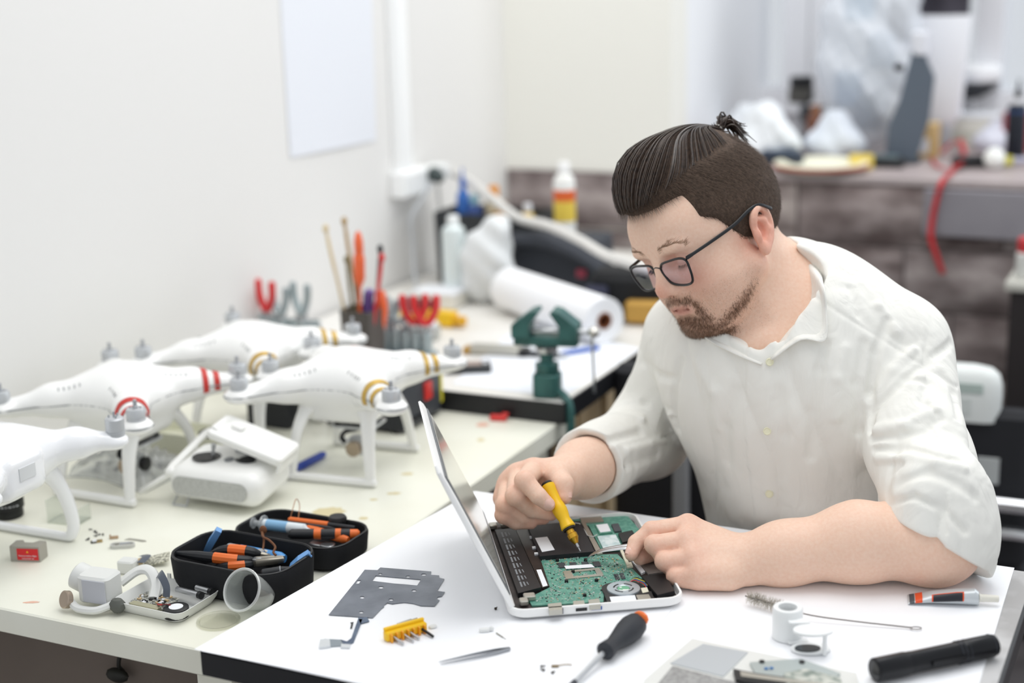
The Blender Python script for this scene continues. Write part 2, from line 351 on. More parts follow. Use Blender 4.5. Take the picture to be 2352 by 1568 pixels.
# ---------------------------------------------------------------- implicit surfaces, meshed with surface nets
def nrm(v): v = np.array(v, float); return v/np.linalg.norm(v)
class SDF:
    def __init__(s): s.p = []
    def cone(s, a, b, ra, rb=None, k=.01, op='u'):
        rb = ra if rb is None else rb; a, b = np.array(a, float), np.array(b, float)
        s.p.append(dict(t='c', a=a, b=b, ra=ra, rb=rb, k=k, op=op, c=(a+b)/2, R=np.linalg.norm(b-a)/2+max(ra, rb))); return s
    def chain(s, pts, rs, k=.006, op='u'):
        for i in range(len(pts)-1): s.cone(pts[i], pts[i+1], rs[i], rs[i+1], k, op)
        return s
    def ell(s, c, r, ax=None, k=.01, op='u'):
        ax = np.eye(3) if ax is None else np.array(ax, float)
        s.p.append(dict(t='e', c=np.array(c, float), r=np.array(r, float), ax=ax, k=k, op=op, R=max(r))); return s
    def box(s, c, h, ax=None, rd=.002, k=.004, op='u'):
        ax = np.eye(3) if ax is None else np.array(ax, float); h = np.array(h, float)
        s.p.append(dict(t='b', c=np.array(c, float), h=h, ax=ax, rd=rd, k=k, op=op, R=np.linalg.norm(h))); return s
    @staticmethod
    def dist(q, x):
        if q['t'] == 'c':
            ab = q['b']-q['a']; L = ab@ab+1e-12; pa = x-q['a']; t = np.clip(pa@ab/L, 0, 1)
            return np.sqrt(((pa-t[:, None]*ab)**2).sum(1))-(q['ra']+(q['rb']-q['ra'])*t)
        y = (x-q['c'])@q['ax'].T
        if q['t'] == 'e':
            k0 = np.sqrt(((y/q['r'])**2).sum(1)); k1 = np.sqrt(((y/q['r']**2)**2).sum(1))+1e-9; return np.maximum(np.where(k0 < 1e-6, -min(q['r']), k0*(k0-1)/k1), np.sqrt((y*y).sum(1))-q['R'])
        d = np.abs(y)-q['h']+q['rd']; return np.sqrt((np.maximum(d, 0)**2).sum(1))+np.minimum(d.max(1), 0)-q['rd']
    def ev(s, x, prims=None, disp=None):
        d = np.full(len(x), 9.0)
        for q in (s.p if prims is None else prims):
            e = s.dist(q, x); k = q['k']
            if q['op'] == 'u':
                h = np.maximum(k-np.abs(d-e), 0)/k; d = np.minimum(d, e)-h*h*k*.25
            else:
                e = -e; h = np.maximum(k-np.abs(d-e), 0)/k; d = np.maximum(d, e)+h*h*k*.25
        if disp is not None: d = d+disp(x)
        return d
    def mesh(s, h, disp=None, Bn=14, marg=.006, clip=None):
        lo = np.min([q['c']-q['R'] for q in s.p if q['op'] == 'u'], 0)-.01; hi = np.max([q['c']+q['R'] for q in s.p if q['op'] == 'u'], 0)+.01
        if clip: lo = np.maximum(lo, clip[0]); hi = np.minimum(hi, clip[1])
        bs = Bn*h; nb = np.ceil((hi-lo)/bs).astype(int); rad = bs*.5*1.7321
        # coarse pass over superblocks of 4
        def centres(idx, sz): return lo+(idx+.5)*sz
        g4 = np.stack(np.meshgrid(*[np.arange(int(np.ceil(n/4))) for n in nb], indexing='ij'), -1).reshape(-1, 3)
        d4 = s.ev(centres(g4, bs*4)); g4 = g4[np.abs(d4) < rad*4*1.5+.03]
        sub = np.stack(np.meshgrid(*[np.arange(4)]*3, indexing='ij'), -1).reshape(-1, 3)
        g = (g4[:, None]*4+sub[None]).reshape(-1, 3); g = g[(g < nb).all(1)]
        g = g[np.abs(s.ev(centres(g, bs))) < rad*1.5+.02]
        N = Bn+1; loc = np.stack(np.meshgrid(*[np.arange(N)]*3, indexing='ij'), -1).reshape(-1, 3)*h
        C = np.array([q['c'] for q in s.p]); R = np.array([q['R'] for q in s.p]); K = np.array([q['k'] for q in s.p])
        val = np.empty((len(g), N, N, N), np.float32)
        for i, b in enumerate(g):
            cc = centres(b, bs); near = np.sqrt(((C-cc)**2).sum(1))-R < rad+K*2.2+.03
            x = lo+b*bs+loc; val[i] = s.ev(x, [q for q, n in zip(s.p, near) if n], disp).reshape(N, N, N)
        ins = val < 0
        ncell = nb*Bn+2; mul = np.array([ncell[1]*ncell[2], ncell[2], 1], np.int64)
        acc = np.zeros((len(g), Bn, Bn, Bn, 3), np.float32); cnt = np.zeros((len(g), Bn, Bn, Bn), np.float32)
        sl = lambda o: slice(o, o+Bn)
        for ax in range(3):
            o1, o2 = [a for a in range(3) if a != ax]
            for u in (0, 1):
                for w in (0, 1):
                    s0 = [0, 0, 0]; s0[o1] = u; s0[o2] = w; s1 = list(s0); s1[ax] = 1
                    A = val[:, sl(s0[0]), sl(s0[1]), sl(s0[2])]; Bv = val[:, sl(s1[0]), sl(s1[1]), sl(s1[2])]
                    m = (A < 0) != (Bv < 0); t = np.where(m, A/np.where(m, A-Bv, 1), 0)
                    for c in range(3): acc[..., c] += m*(t if c == ax else s0[c])
                    cnt += m
        act = cnt > 0; bi, i, j, k = np.nonzero(act)
        cell = g[bi]*Bn+np.stack([i, j, k], 1); ids = (cell+1)@mul
        pos = lo+(cell+acc[act]/cnt[act][:, None])*h
        quads = []
        for ax in range(3):
            o1, o2 = (ax+1) % 3, (ax+2) % 3; s1 = [0, 0, 0]; s1[ax] = 1
            A = ins[:, :Bn, :Bn, :Bn]; Bv = ins[:, sl(s1[0]), sl(s1[1]), sl(s1[2])]
            bi, i, j, k = np.nonzero(A != Bv); c = g[bi]*Bn+np.stack([i, j, k], 1)
            d1 = np.zeros(3, int); d1[o1] = 1; d2 = np.zeros(3, int); d2[o2] = 1
            q = np.stack([(c-d1-d2+1)@mul, (c-d2+1)@mul, (c+1)@mul, (c-d1+1)@mul], 1)
            fl = ~A[bi, i, j, k]; q[fl] = q[fl][:, ::-1]; quads.append(q)
        q = np.concatenate(quads); uid, first = np.unique(ids, return_index=True); pos = pos[first]
        ix = np.searchsorted(uid, q); ok = (ix < len(uid)).all(1); ix = np.minimum(ix, len(uid)-1); ok &= (uid[ix] == q).all(1)
        return pos, ix[ok]
def np_mesh(name, pos, quads, mats, cols=None):
    m = bpy.data.meshes.new(name); nv, nf = len(pos), len(quads); w = quads.shape[1]
    m.vertices.add(nv); m.vertices.foreach_set('co', np.asarray(pos, np.float32).ravel())
    m.loops.add(nf*w); m.loops.foreach_set('vertex_index', quads.astype(np.int32).ravel())
    m.polygons.add(nf); m.polygons.foreach_set('loop_start', np.arange(0, nf*w, w, dtype=np.int32))
    m.polygons.foreach_set('use_smooth', np.ones(nf, bool))
    m.update(calc_edges=True); m.validate()
    for q in (mats if isinstance(mats, (list, tuple)) else [mats]): m.materials.append(q)
    if cols is not None:
        a = m.color_attributes.new('Col', 'FLOAT_COLOR', 'POINT'); a.data.foreach_set('color', np.concatenate([cols, np.ones((nv, 1))], 1).astype(np.float32).ravel())
    return m
# ---------------------------------------------------------------- the man: pose
HS = .98
HO = np.array([.2755, 1.939, 1.113])
ps, th, ro = radians(57), radians(16), radians(16)
F0 = np.array([-sin(ps), -cos(ps), 0]); L0 = np.array([cos(ps), -sin(ps), 0]); Z0 = np.array([0, 0, 1.0])
HF = cos(th)*F0-sin(th)*Z0; U0 = cos(th)*Z0+sin(th)*F0
HL = cos(ro)*L0+sin(ro)*U0; HU = cos(ro)*U0-sin(ro)*L0
HAX = np.array([HF, HL, HU])
def Hd(f, l, u): return HO+HS*(HF*f+HL*l+HU*u)/1000
def hax(rf=0, rl=0, ru=0):      # head axes turned about head axes (degrees)
    R = np.array(Euler((radians(rf), radians(rl), radians(ru))).to_matrix()); return R.T@HAX
def hr(*r): return np.array(r)*HS/1000
TL = nrm([cos(radians(30)), -sin(radians(30)), 0]); TF = nrm([-sin(radians(30)), -cos(radians(30)), 0]); TAX = np.array([TF, TL, Z0])
SL = np.array(J(2080, 800, 1.97)); SRr = np.array(J(1580, 775, 2.12))
BEL = np.array([.40, 1.985, .76]); CHE = np.array([.362, 1.965, .95]); NKB = np.array([.350, 1.975, 1.02])
ELB = np.array(P(2138, 1247, .799)); WRL = np.array(P(1706, 1285, .779))
ELR = np.array(J(1487, 1000, 2.2)); WRR = np.array(P(1296, 1098, .822))
def A3(*q): return [np.array(P(*p)) for p in q]
# finger joints, from the knuckle to the tip: pixel and height
RF = dict(index=A3((1226, 1078, .838), (1205, 1104, .846), (1237, 1139, .830), (1259, 1158, .819)),
          middle=A3((1192, 1090, .830), (1184, 1138, .826), (1222, 1170, .803), (1266, 1180, .797)),
          ring=A3((1169, 1113, .816), (1162, 1160, .808), (1200, 1187, .790), (1248, 1189, .786)),
          pinky=A3((1157, 1144, .802), (1157, 1182, .795), (1184, 1199, .783), (1220, 1201, .781)),
          thumb=A3((1282, 1094, .834), (1293, 1113, .832), (1296, 1140, .820)))
LF = dict(index=A3((1580, 1206, .808), (1497, 1219, .804), (1461, 1246, .792), (1450, 1273, .782)),
          middle=A3((1578, 1240, .800), (1503, 1250, .796), (1520, 1276, .783), (1562, 1280, .778)),
          ring=A3((1592, 1280, .786), (1527, 1288, .782), (1545, 1308, .770), (1588, 1306, .768)),
          pinky=A3((1606, 1314, .772), (1551, 1323, .768), (1570, 1332, .762), (1606, 1330, .762)),
          thumb=A3((1570, 1240, .775), (1510, 1262, .772), (1470, 1280, .772)))
if 0:
    for n, D_ in (('R', RF), ('L', LF)):
        for k, v in D_.items(): print(n, k, [round(float(np.linalg.norm(v[i+1]-v[i]))*1000) for i in range(len(v)-1)])
    print('armL', np.linalg.norm(SL-ELB), np.linalg.norm(ELB-WRL), 'armR', np.linalg.norm(SRr-ELR), np.linalg.norm(ELR-WRR), SL, SRr, ELB, WRL, WRR)
# ---------------------------------------------------------------- the man: body surface
bd = SDF()
# head
bd.ell(Hd(-4, 0, 50), hr(102, 77, 88), HAX, k=.02)
for s_ in (1, -1): bd.ell(Hd(48, s_*34, 50), hr(50, 39, 48), HAX, k=.03)        # forehead
bd.ell(Hd(40, 0, 2), hr(56, 67, 60), HAX, k=.03)
bd.ell(Hd(40, 0, -30), hr(46, 61, 55), HAX, k=.03)
for s_ in (1, -1):
    bd.cone(Hd(6, s_*60, -32), Hd(64, s_*24, -78), .020, .018, k=.022)          # jaw
    bd.ell(Hd(57, s_*43, -16), hr(26, 24, 25), HAX, k=.022)                    # cheek
    bd.ell(Hd(54, s_*46, -42), hr(25, 18, 26), HAX, k=.025)
bd.ell(Hd(75, 0, -77), hr(19, 25, 17), HAX, k=.02)                             # chin
bd.ell(Hd(38, 0, -70), hr(40, 38, 20), HAX, k=.025)                             # under the chin
bd.ell(Hd(78, 0, -46), hr(20, 33, 25), HAX, k=.018)                            # muzzle
for s_ in (1, -1):
    bd.ell(Hd(95, s_*32, 15), hr(15, 21, 12), hax(ru=-s_*16), k=.012, op='s')  # eye socket
    bd.ell(Hd(86, s_*26, 33), hr(13, 30, 8), hax(ru=-s_*12), k=.012)           # brow
    bd.ell(Hd(77, s_*33, 13), hr(13.4, 15, 12.6), HAX, k=.004)                 # lids over the eye
    bd.cone(Hd(91, s_*22, 6), Hd(86, s_*46, 7), .0012, .0010, k=.002, op='s')
    bd.cone(Hd(77, s_*20, 1), Hd(72, s_*48, -2), .006, .006, k=.012)           # under the eye
bd.cone(Hd(93, 0, 20), Hd(105, 0, -10), .0075, .009, k=.012)                   # nose
bd.ell(Hd(106.5, 0, -19), hr(12.5, 12.5, 11), HAX, k=.008)
for s_ in (1, -1):
    bd.ell(Hd(96, s_*14, -22), hr(12, 8, 8.5), HAX, k=.006)
    bd.ell(Hd(104, s_*6.5, -30), hr(5.5, 3.2, 4), HAX, k=.003, op='s')
bd.chain([Hd(78, 31, -53), Hd(90, 16, -47), Hd(95.5, 5, -44.5), Hd(95.0, 0, -45.5), Hd(95.5, -5, -44.5), Hd(90, -16, -47), Hd(78, -31, -53)], [.0028, .0038, .0042, .0040, .0042, .0038, .0028], k=.006)   # lips
bd.chain([Hd(79, 25, -56), Hd(87.5, 13, -58.5), Hd(91, 0, -59), Hd(87.5, -13, -58.5), Hd(79, -25, -56)], [.003, .0050, .0056, .0050, .003], k=.006)
bd.chain([Hd(82.5, 31, -54), Hd(93.5, 16, -51.8), Hd(98.5, 0, -52), Hd(93.5, -16, -51.8), Hd(82.5, -31, -54)], [.0008, .0013, .0013, .0013, .0008], k=.004, op='s')
bd.cone(Hd(93, -12, -68), Hd(93, 12, -68), .004, .004, k=.014, op='s')
# ears
for s_ in (1, -1):
    ea = hax(rl=-9, ru=s_*24)
    e0 = lambda f, l, u: Hd(-12, s_*75, 5)+HS*.94/1000*(ea[0]*f+ea[1]*s_*l+ea[2]*u)
    bd.ell(e0(0, 3, 2), hr(18, 6, 29), ea, k=.005)
    rim = [e0(13, 3, 8), e0(14, 7, 20), e0(6, 10, 30), e0(-8, 11, 31), e0(-18, 11, 20), e0(-20, 10, 4), e0(-14, 8, -12), e0(-5, 6, -22)]
    bd.ell(e0(2, 10, 4), hr(11, 7, 20), ea, k=.006, op='s')
    bd.chain([np.array(q) for q in spl(rim, 3)], [.0042*HS]*40, k=.003)
    bd.ell(e0(3, 5, -24), hr(9, 5.5, 10), ea, k=.006)                         # lobe
    bd.chain([e0(4, 7, 17), e0(-7, 8, 13), e0(-11, 8, 0), e0(-4, 7, -13)], [.003, .0042, .0045, .004], k=.005)     # antihelix
    bd.ell(e0(13, 6, -4), hr(5, 4, 8), ea, k=.005)                            # tragus
# neck, trunk and upper arms (under the shirt)
bd.cone(Hd(-26, 0, -20), NKB+np.array([0, .015, .0]), .055, .057, k=.016)
bd.cone(Hd(-6, 0, -50), NKB+TF*.032+np.array([0, 0, -.015]), .042, .046, k=.018)
bd.cone(NKB+TF*.03+np.array([0, 0, -.02]), np.array(J(1746, 806, 1.953)), .046, .029, k=.02)
bd.ell(CHE, (.105, .15, .15), TAX, k=.05); bd.ell(BEL, (.11, .145, .16), TAX, k=.06)
bd.cone(SL, NKB, .035, .04, k=.04); bd.cone(SRr, NKB, .035, .04, k=.04)
bd.cone(SL, ELB, .045, .040, k=.03); bd.cone(SRr, ELR, .043, .038, k=.03)
# forearms
fl = WRL+(ELB-WRL)*.62
bd.chain([ELB, fl+np.array([0, .004, .008]), WRL+(ELB-WRL)*.22+np.array([0, .003, .002]), WRL], [.039, .0435, .0335, .027], k=.03)
bd.ell(ELB+np.array([.024, .0, -.002]), (.034, .034, .034), None, k=.03)
bd.cone(ELB, ELB+np.array([.02, .05, .06]), .042, .043, k=.03)
fr = WRR+(ELR-WRR)*.6
bd.chain([ELR, fr, WRR+(ELR-WRR)*.2, WRR], [.040, .043, .034, .028], k=.03)
# hands
def hand(F, W, out, rad, thumb_root):
    km = [F[n][0] for n in ('index', 'middle', 'ring', 'pinky')]
    for i, n in enumerate(('index', 'middle', 'ring', 'pinky')):
        wr = W+(km[i]-np.mean(km, 0))*.45
        bd.cone(wr, km[i], .016, (.0128 if i < 3 else .0115)*rad, k=.014)            # metacarpals
    c = (np.mean(km, 0)+W)/2
    for a, b in ((0, 1), (1, 2), (2, 3)): bd.cone(km[a], km[b], .0115, .011, k=.010)
    bd.cone(c-out*.006, np.mean(km, 0)-out*.006, .020, .016, k=.012)
    for n in ('index', 'middle', 'ring', 'pinky'):
        p = F[n]; r = [x*rad*(.88 if n == 'pinky' else 1) for x in (.0122, .0112, .0096, .0080)]
        kk = .0022
        bd.cone(p[0], p[1], r[0], r[1], k=kk)
        bd.cone(p[1], p[2], r[1]*.97, r[2], k=kk); bd.cone(p[2], p[3], r[2], r[3], k=kk)
        bd.ell(p[1]+out*.0, [r[1]*1.04]*3, None, k=.003)
    t = F['thumb']; bd.cone(thumb_root, t[0], .019, .0145, k=.014)
    bd.cone(t[0], t[1], .0135*rad, .0122*rad, k=.006)
    for i in range(1, len(t)-1): bd.cone(t[i], t[i+1], .0122*rad, .0092*rad, k=.005)
upR = nrm(np.cross(RF['pinky'][0]-RF['index'][0], RF['middle'][0]-WRR)); upR = upR if upR[2] > 0 else -upR
upL = nrm(np.cross(LF['pinky'][0]-LF['index'][0], LF['middle'][0]-WRL)); upL = upL if upL[1] < 0 else -upL
hand(RF, WRR, upR, 1.12, WRR+(RF['thumb'][0]-WRR)*.5+np.array([0, 0, -.008]))
hand(LF, WRL, upL, 1.03, WRL+(LF['thumb'][0]-WRL)*.4-upL*.015)
bd.cone(np.array(P(1608, 1322, .768)), np.array(P(1672, 1322, .768)), .017, .018, k=.012)
hand_nails = [(RF['index'], 1), (RF['thumb'], 1), (LF['index'], 1)]
bp, bq = bd.mesh(.0021)
# skin colour: own tints of the skin, not light
x = (bp-HO)/HS*1000; hf, hl, hu = x@HF, x@HL, x@HU
skin = np.array(lin('f0cfba')[:3]); cols = np.tile(skin, (len(bp), 1))
def blend(c, w): 
    global cols
    w = np.clip(w, 0, 1)[:, None]; cols = cols*(1-w)+np.array(lin(c)[:3])*w
def gau(p, r): return np.exp(-((bp-p)**2).sum(1)/(2*r*r))
inh = (np.sqrt(hf**2+hl**2+hu**2) < 175)
blend('dba08c', .75*gau(Hd(82, 44, -14), .02)); blend('dba08c', .75*gau(Hd(82, -44, -14), .02))
blend('d99a86', .7*gau(Hd(116, 0, -20), .012)); blend('e0937e', .75*gau(Hd(-14, 82, 2), .026)*(hl > 70)); blend('d4917f', .8*gau(Hd(-14, -82, 2), .026)*(hl < -70))
for fg in (RF, LF):
    for n, p in fg.items():
        if n != 'thumb': blend('dfa490', .55*gau(p[1], .010)); blend('dea28f', .5*gau(p[0], .012))
        blend('e2a593', .5*gau(p[-1], .010))
blend('dfa897', .5*gau(ELB+np.array([.05, 0, -.02]), .03))
# lips
lipc = np.exp(-(((hu+52.5)/8.5)**2)**2)*np.exp(-((hl/27)**2)**2)*(hf > 70)*inh
blend('c08478', .8*lipc)
# stubble and beard area (colour of the beard roots)
def sst(a, b, v): t = np.clip((v-a)/(b-a), 0, 1); return t*t*(3-2*t)
ahl = np.abs(hl)
def beardmask(f, l, u):
    a = np.abs(l); lip = ((u+52)/9.5)**2+(a/29)**2 < 1
    chin = sst(-60, -70, u)*sst(38, 54, f)*sst(-112, -100, u)*sst(44, 32, a)
    strap = np.exp(-((u+81-(64-f)*.57)/10)**2)*sst(10, 40, f)*sst(22, 30, a)
    gt = np.exp(-((a-31)/6.5)**2)*sst(-38, -46, u)*sst(-84, -76, u)*sst(55, 62, f)      # down from the moustache
    mo = np.exp(-((u+38+a*.12)/6.5)**2)*sst(36, 28, a)*sst(70, 76, f)
    so = np.exp(-(a/7)**2)*np.exp(-((u+69)/6)**2)*sst(80, 84, f)
    return np.where(lip, 0, np.clip(np.maximum.reduce([chin, .9*strap, gt, .95*mo, so]), 0, 1))
bm = beardmask(hf, hl, hu)*inh*(hf > 5)
stub = sst(-22, -40, hu)*sst(-120, -105, hu)*sst(0, 20, hf)*inh*(lipc < .4)
blend('c39c86', .30*stub); blend('8d6852', .6*bm)
skinm = mat('skin', 'e6c0a6', .48, attr='Col', alt='faf1ec', nscale=260, nlo=.3, nhi=.75, bump=.12, bscale=900, sss=.12, spec=.35)
man = thing('person', 'man in a white shirt and black glasses repairing the notebook with a screwdriver and tweezers', 'person', (.36, 1.98, 0))
def child(name, mesh, par=man): 
    o = ob(name, mesh, None, par); o.location = -Vector(par.location) if par is man else (0, 0, 0); return o
body = child('body', np_mesh('body', bp, bq, skinm, cols))
# ---------------------------------------------------------------- the man: shirt
sh = SDF()
sh.ell(CHE+TL*.012, (.128, .178, .165), TAX, k=.02); sh.ell(BEL+TL*.022, (.142, .160, .21), TAX, k=.10)
sh.ell(CHE+TF*.03+TL*.01+np.array([0, 0, -.02]), (.10, .15, .12), TAX, k=.06)
sh.cone(NKB+TL*.03+np.array([0, 0, -.030]), SL+np.array([-.01, 0, .006]), .060, .056, k=.05); sh.cone(NKB-TL*.03+np.array([0, 0, -.030]), SRr+np.array([0, 0, .006]), .056, .054, k=.05)
sh.cone(NKB+TF*.03+TL*.06+np.array([0, 0, -.04]), SL+TF*.02, .05, .05, k=.04)
DL = nrm(ELB-SL); CUFL = np.array(J(2108, 1222, PX(ELB)[2]-.02)); nL = nrm(-.50*rt+.86*dn-.10*fw)
sh.cone(SL+np.array([-.004, 0, 0]), SL+(ELB-SL)*.55, .062, .061, k=.016); sh.cone(SL+(ELB-SL)*.55, ELB+np.array([.012, .012, .012]), .062, .066, k=.02)
sh.cone(ELB+np.array([.012, .02, .05]), ELB+np.array([.018, .0, -.01]), .064, .060, k=.02)
dR = nrm(WRR-ELR); CUFR = np.array(ELR+(WRR-ELR)*.74)
sh.cone(SRr, ELR, .062, .057, k=.015); sh.cone(ELR, CUFR, .057, .053, k=.03)
# cuffs: turned-up rims, then open the ends
sh.box(CUFL+nL*.102, (.10, .11, .11), [nL, nrm(np.cross(nL, fw)), nrm(np.cross(nL, np.cross(nL, fw)))], k=.002, op='s')
sh.box(CUFR+dR*.10, (.10, .10, .10), [dR, nrm(np.cross(dR, Z0)), nrm(np.cross(dR, np.cross(dR, Z0)))], k=.002, op='s')
sh.cone(CUFR-dR*.010, CUFR+dR*.05, .0405, .047, k=.003, op='s')
# neck opening
VP_ = None
sh.cone(Hd(-22, 0, -20), NKB+np.array([.004, .0, -.02]), .074, .068, k=.006, op='s')
sh.chain([np.array(J(1790, 640, 1.94)), np.array(J(1762, 735, 1.922)), np.array(J(1752, 795, 1.922)), np.array(J(1757, 822, 1.92))], [.055, .036, .017, .005], k=.006, op='s')
sh.cone(np.array(J(1700, 720, 1.93)), np.array(J(1756, 812, 1.885)), .03, .010, k=.006, op='s')
def march(sdf, px, py, d0=1.5, d1=2.6, disp=None):
    o = np.array([0, 0, CAMZ]); r = ray(px, py); t = d0
    for _ in range(120):
        e = float(sdf.ev((o+r*t)[None], None, disp)[0])
        if e < .0006: break
        t += max(e*.7, .0006)
        if t > d1: return None
    return t
def wav(v): return 1-np.abs(np.sin(v))**.7*1.35
def fold_disp(x):
    d = np.zeros(len(x))
    for (a, b, amp, n, ph, te) in ((SL, ELB, .0062, 5.2, .4, 1.2), (SRr, ELR, .0066, 4.6, 1.1, 1.2), (ELR, CUFR, .0056, 3.2, .2, .75)):
        ab = b-a; L = ab@ab; t = (x-a)@ab/L; q = x-a-t[:, None]*ab; r = np.sqrt((q**2).sum(1))
        u = nrm(np.cross(ab, fw)); ang = np.arctan2(q@u, q@fw)
        w = np.exp(-((np.maximum(r-.07, 0))/.02)**2)*sst(-.15, .25, t)*sst(te+.15, te-.2, t)
        d += w*amp*wav(t*n*(1+.25*np.sin(ang*1.5+ph))+.9*np.sin(ang+ph*3)+.45*np.sin(ang*3+t*5)+ph)*(.45+.55*np.sin(ang*1.0+t*4+ph)**2)
    y = x-CHE; f, l, u = y@TF, y@TL, y[:, 2]
    w = sst(.0, .06, f)*sst(.14, .10, np.abs(l))
    d += w*.0040*wav(l*38+u*7+.8*np.sin(u*17+l*9))*sst(.13, .02, u)
    d += sst(.05, .11, u)*.0042*wav((l*.8+f*.7)*46+u*30+np.sin(l*24))*sst(.30, .16, np.abs(l))
    d -= .0016*(np.abs(l-PL0(u)) < .017)*sst(.02, .05, f)*(u < .085)           # button placket
    # yoke seam across the left shoulder
    d += .0018*np.exp(-((x@SEAM[0]-SEAM[1])/.0022)**2)*sst(.03, .06, l)*(u > .0)
    return d
def PL0(u): return .024+.02*np.clip(-u, -.1, .3)*.3
s1, s2, s3 = [np.array(J(*q)) for q in ((1905, 700, 1.97), (2060, 800, 1.93), (2060, 790, 2.2))]
sn = nrm(np.cross(s2-s1, s3-s1)); SEAM = (sn, sn@s1)
CR = []
for pts, amp, w in (([(2000, 985), (1999, 900), (2012, 810), (2040, 735)], .0065, .006), ([(2006, 947), (2065, 885), (2133, 828), (2186, 785)], .0036, .006), ([(1998, 925), (2050, 850), (2100, 800)], -.003, .007),
        ([(2002, 1008), (2060, 1003), (2125, 990), (2160, 962)], .0042, .005), ([(2008, 1032), (2080, 1028), (2150, 1047), (2200, 1056)], .0050, .0045), ([(2015, 1052), (2080, 1050), (2150, 1062), (2215, 1075)], -.0045, .006), ([(2012, 985), (2080, 975), (2150, 940)], -.0035, .007),
        ([(2026, 1140), (2036, 1090), (2070, 1066)], .0042, .0045), ([(2040, 1158), (2100, 1140), (2165, 1168), (2215, 1220)], .0040, .0045), ([(2060, 1112), (2130, 1085), (2200, 1110), (2240, 1140)], .0028, .007), ([(2075, 870), (2130, 878), (2118, 920), (2150, 950)], .0030, .005), ([(2165, 860), (2190, 900), (2200, 960)], .002, .008),
        ([(1897, 792), (1884, 850), (1868, 950), (1862, 1050)], .0038, .007), ([(1940, 800), (1925, 870), (1920, 960)], -.0022, .008), ([(1985, 790), (1970, 880), (1975, 990)], .0028, .008), ([(1690, 900), (1668, 980), (1672, 1060)], .0025, .010), ([(1600, 830), (1640, 900), (1650, 980)], -.002, .010), ([(1790, 900), (1800, 1000), (1790, 1100)], .0016, .010),
        ([(1562, 830), (1548, 910), (1556, 985)], .0055, .007), ([(1330, 1002), (1400, 1012), (1470, 992), (1545, 962)], .0048, .006), ([(1420, 905), (1480, 925), (1540, 945)], .0045, .006), ([(1400, 950), (1470, 962), (1540, 950)], -.003, .007), ([(1385, 1112), (1440, 1066), (1510, 1045)], .0036, .006), ([(1360, 1050), (1440, 1035), (1530, 1010)], -.0038, .006), ([(1470, 830), (1510, 860), (1555, 870)], .003, .007),
        ([(1955, 660), (1975, 720), (2020, 770)], .002, .006), ([(2010, 640), (2020, 700), (2060, 760)], -.002, .008)):
    q = []
    for p in pts:
        t = march(sh, *p)
        if t is not None and t < 2.35: q.append(np.array(J(*p, t)))
    for k in range(len(q)-1):
        if np.linalg.norm(q[k+1]-q[k]) < .12: CR.append((q[k], q[k+1], amp, w))
def cloth_disp(x):
    d = fold_disp(x); c = x.mean(0)
    for a, b, amp, w in CR:
        ab = b-a; t = np.clip((c-a)@ab/(ab@ab), 0, 1)
        if np.linalg.norm(c-a-t*ab) > .06: continue
        pa = x-a; t = np.clip(pa@ab/(ab@ab), 0, 1); r2 = ((pa-t[:, None]*ab)**2).sum(1); d += 1.9*amp*np.exp(-r2/(w*w*.65))
    return d
sp_, sq_ = sh.mesh(.0025, cloth_disp)
shm = mat('shirt_cotton', 'efeee8', .8, bump=.10, bscale=1400, spec=.2)
wrinkle(shm)
shirt = child('shirt', np_mesh('shirt', sp_, sq_, shm))
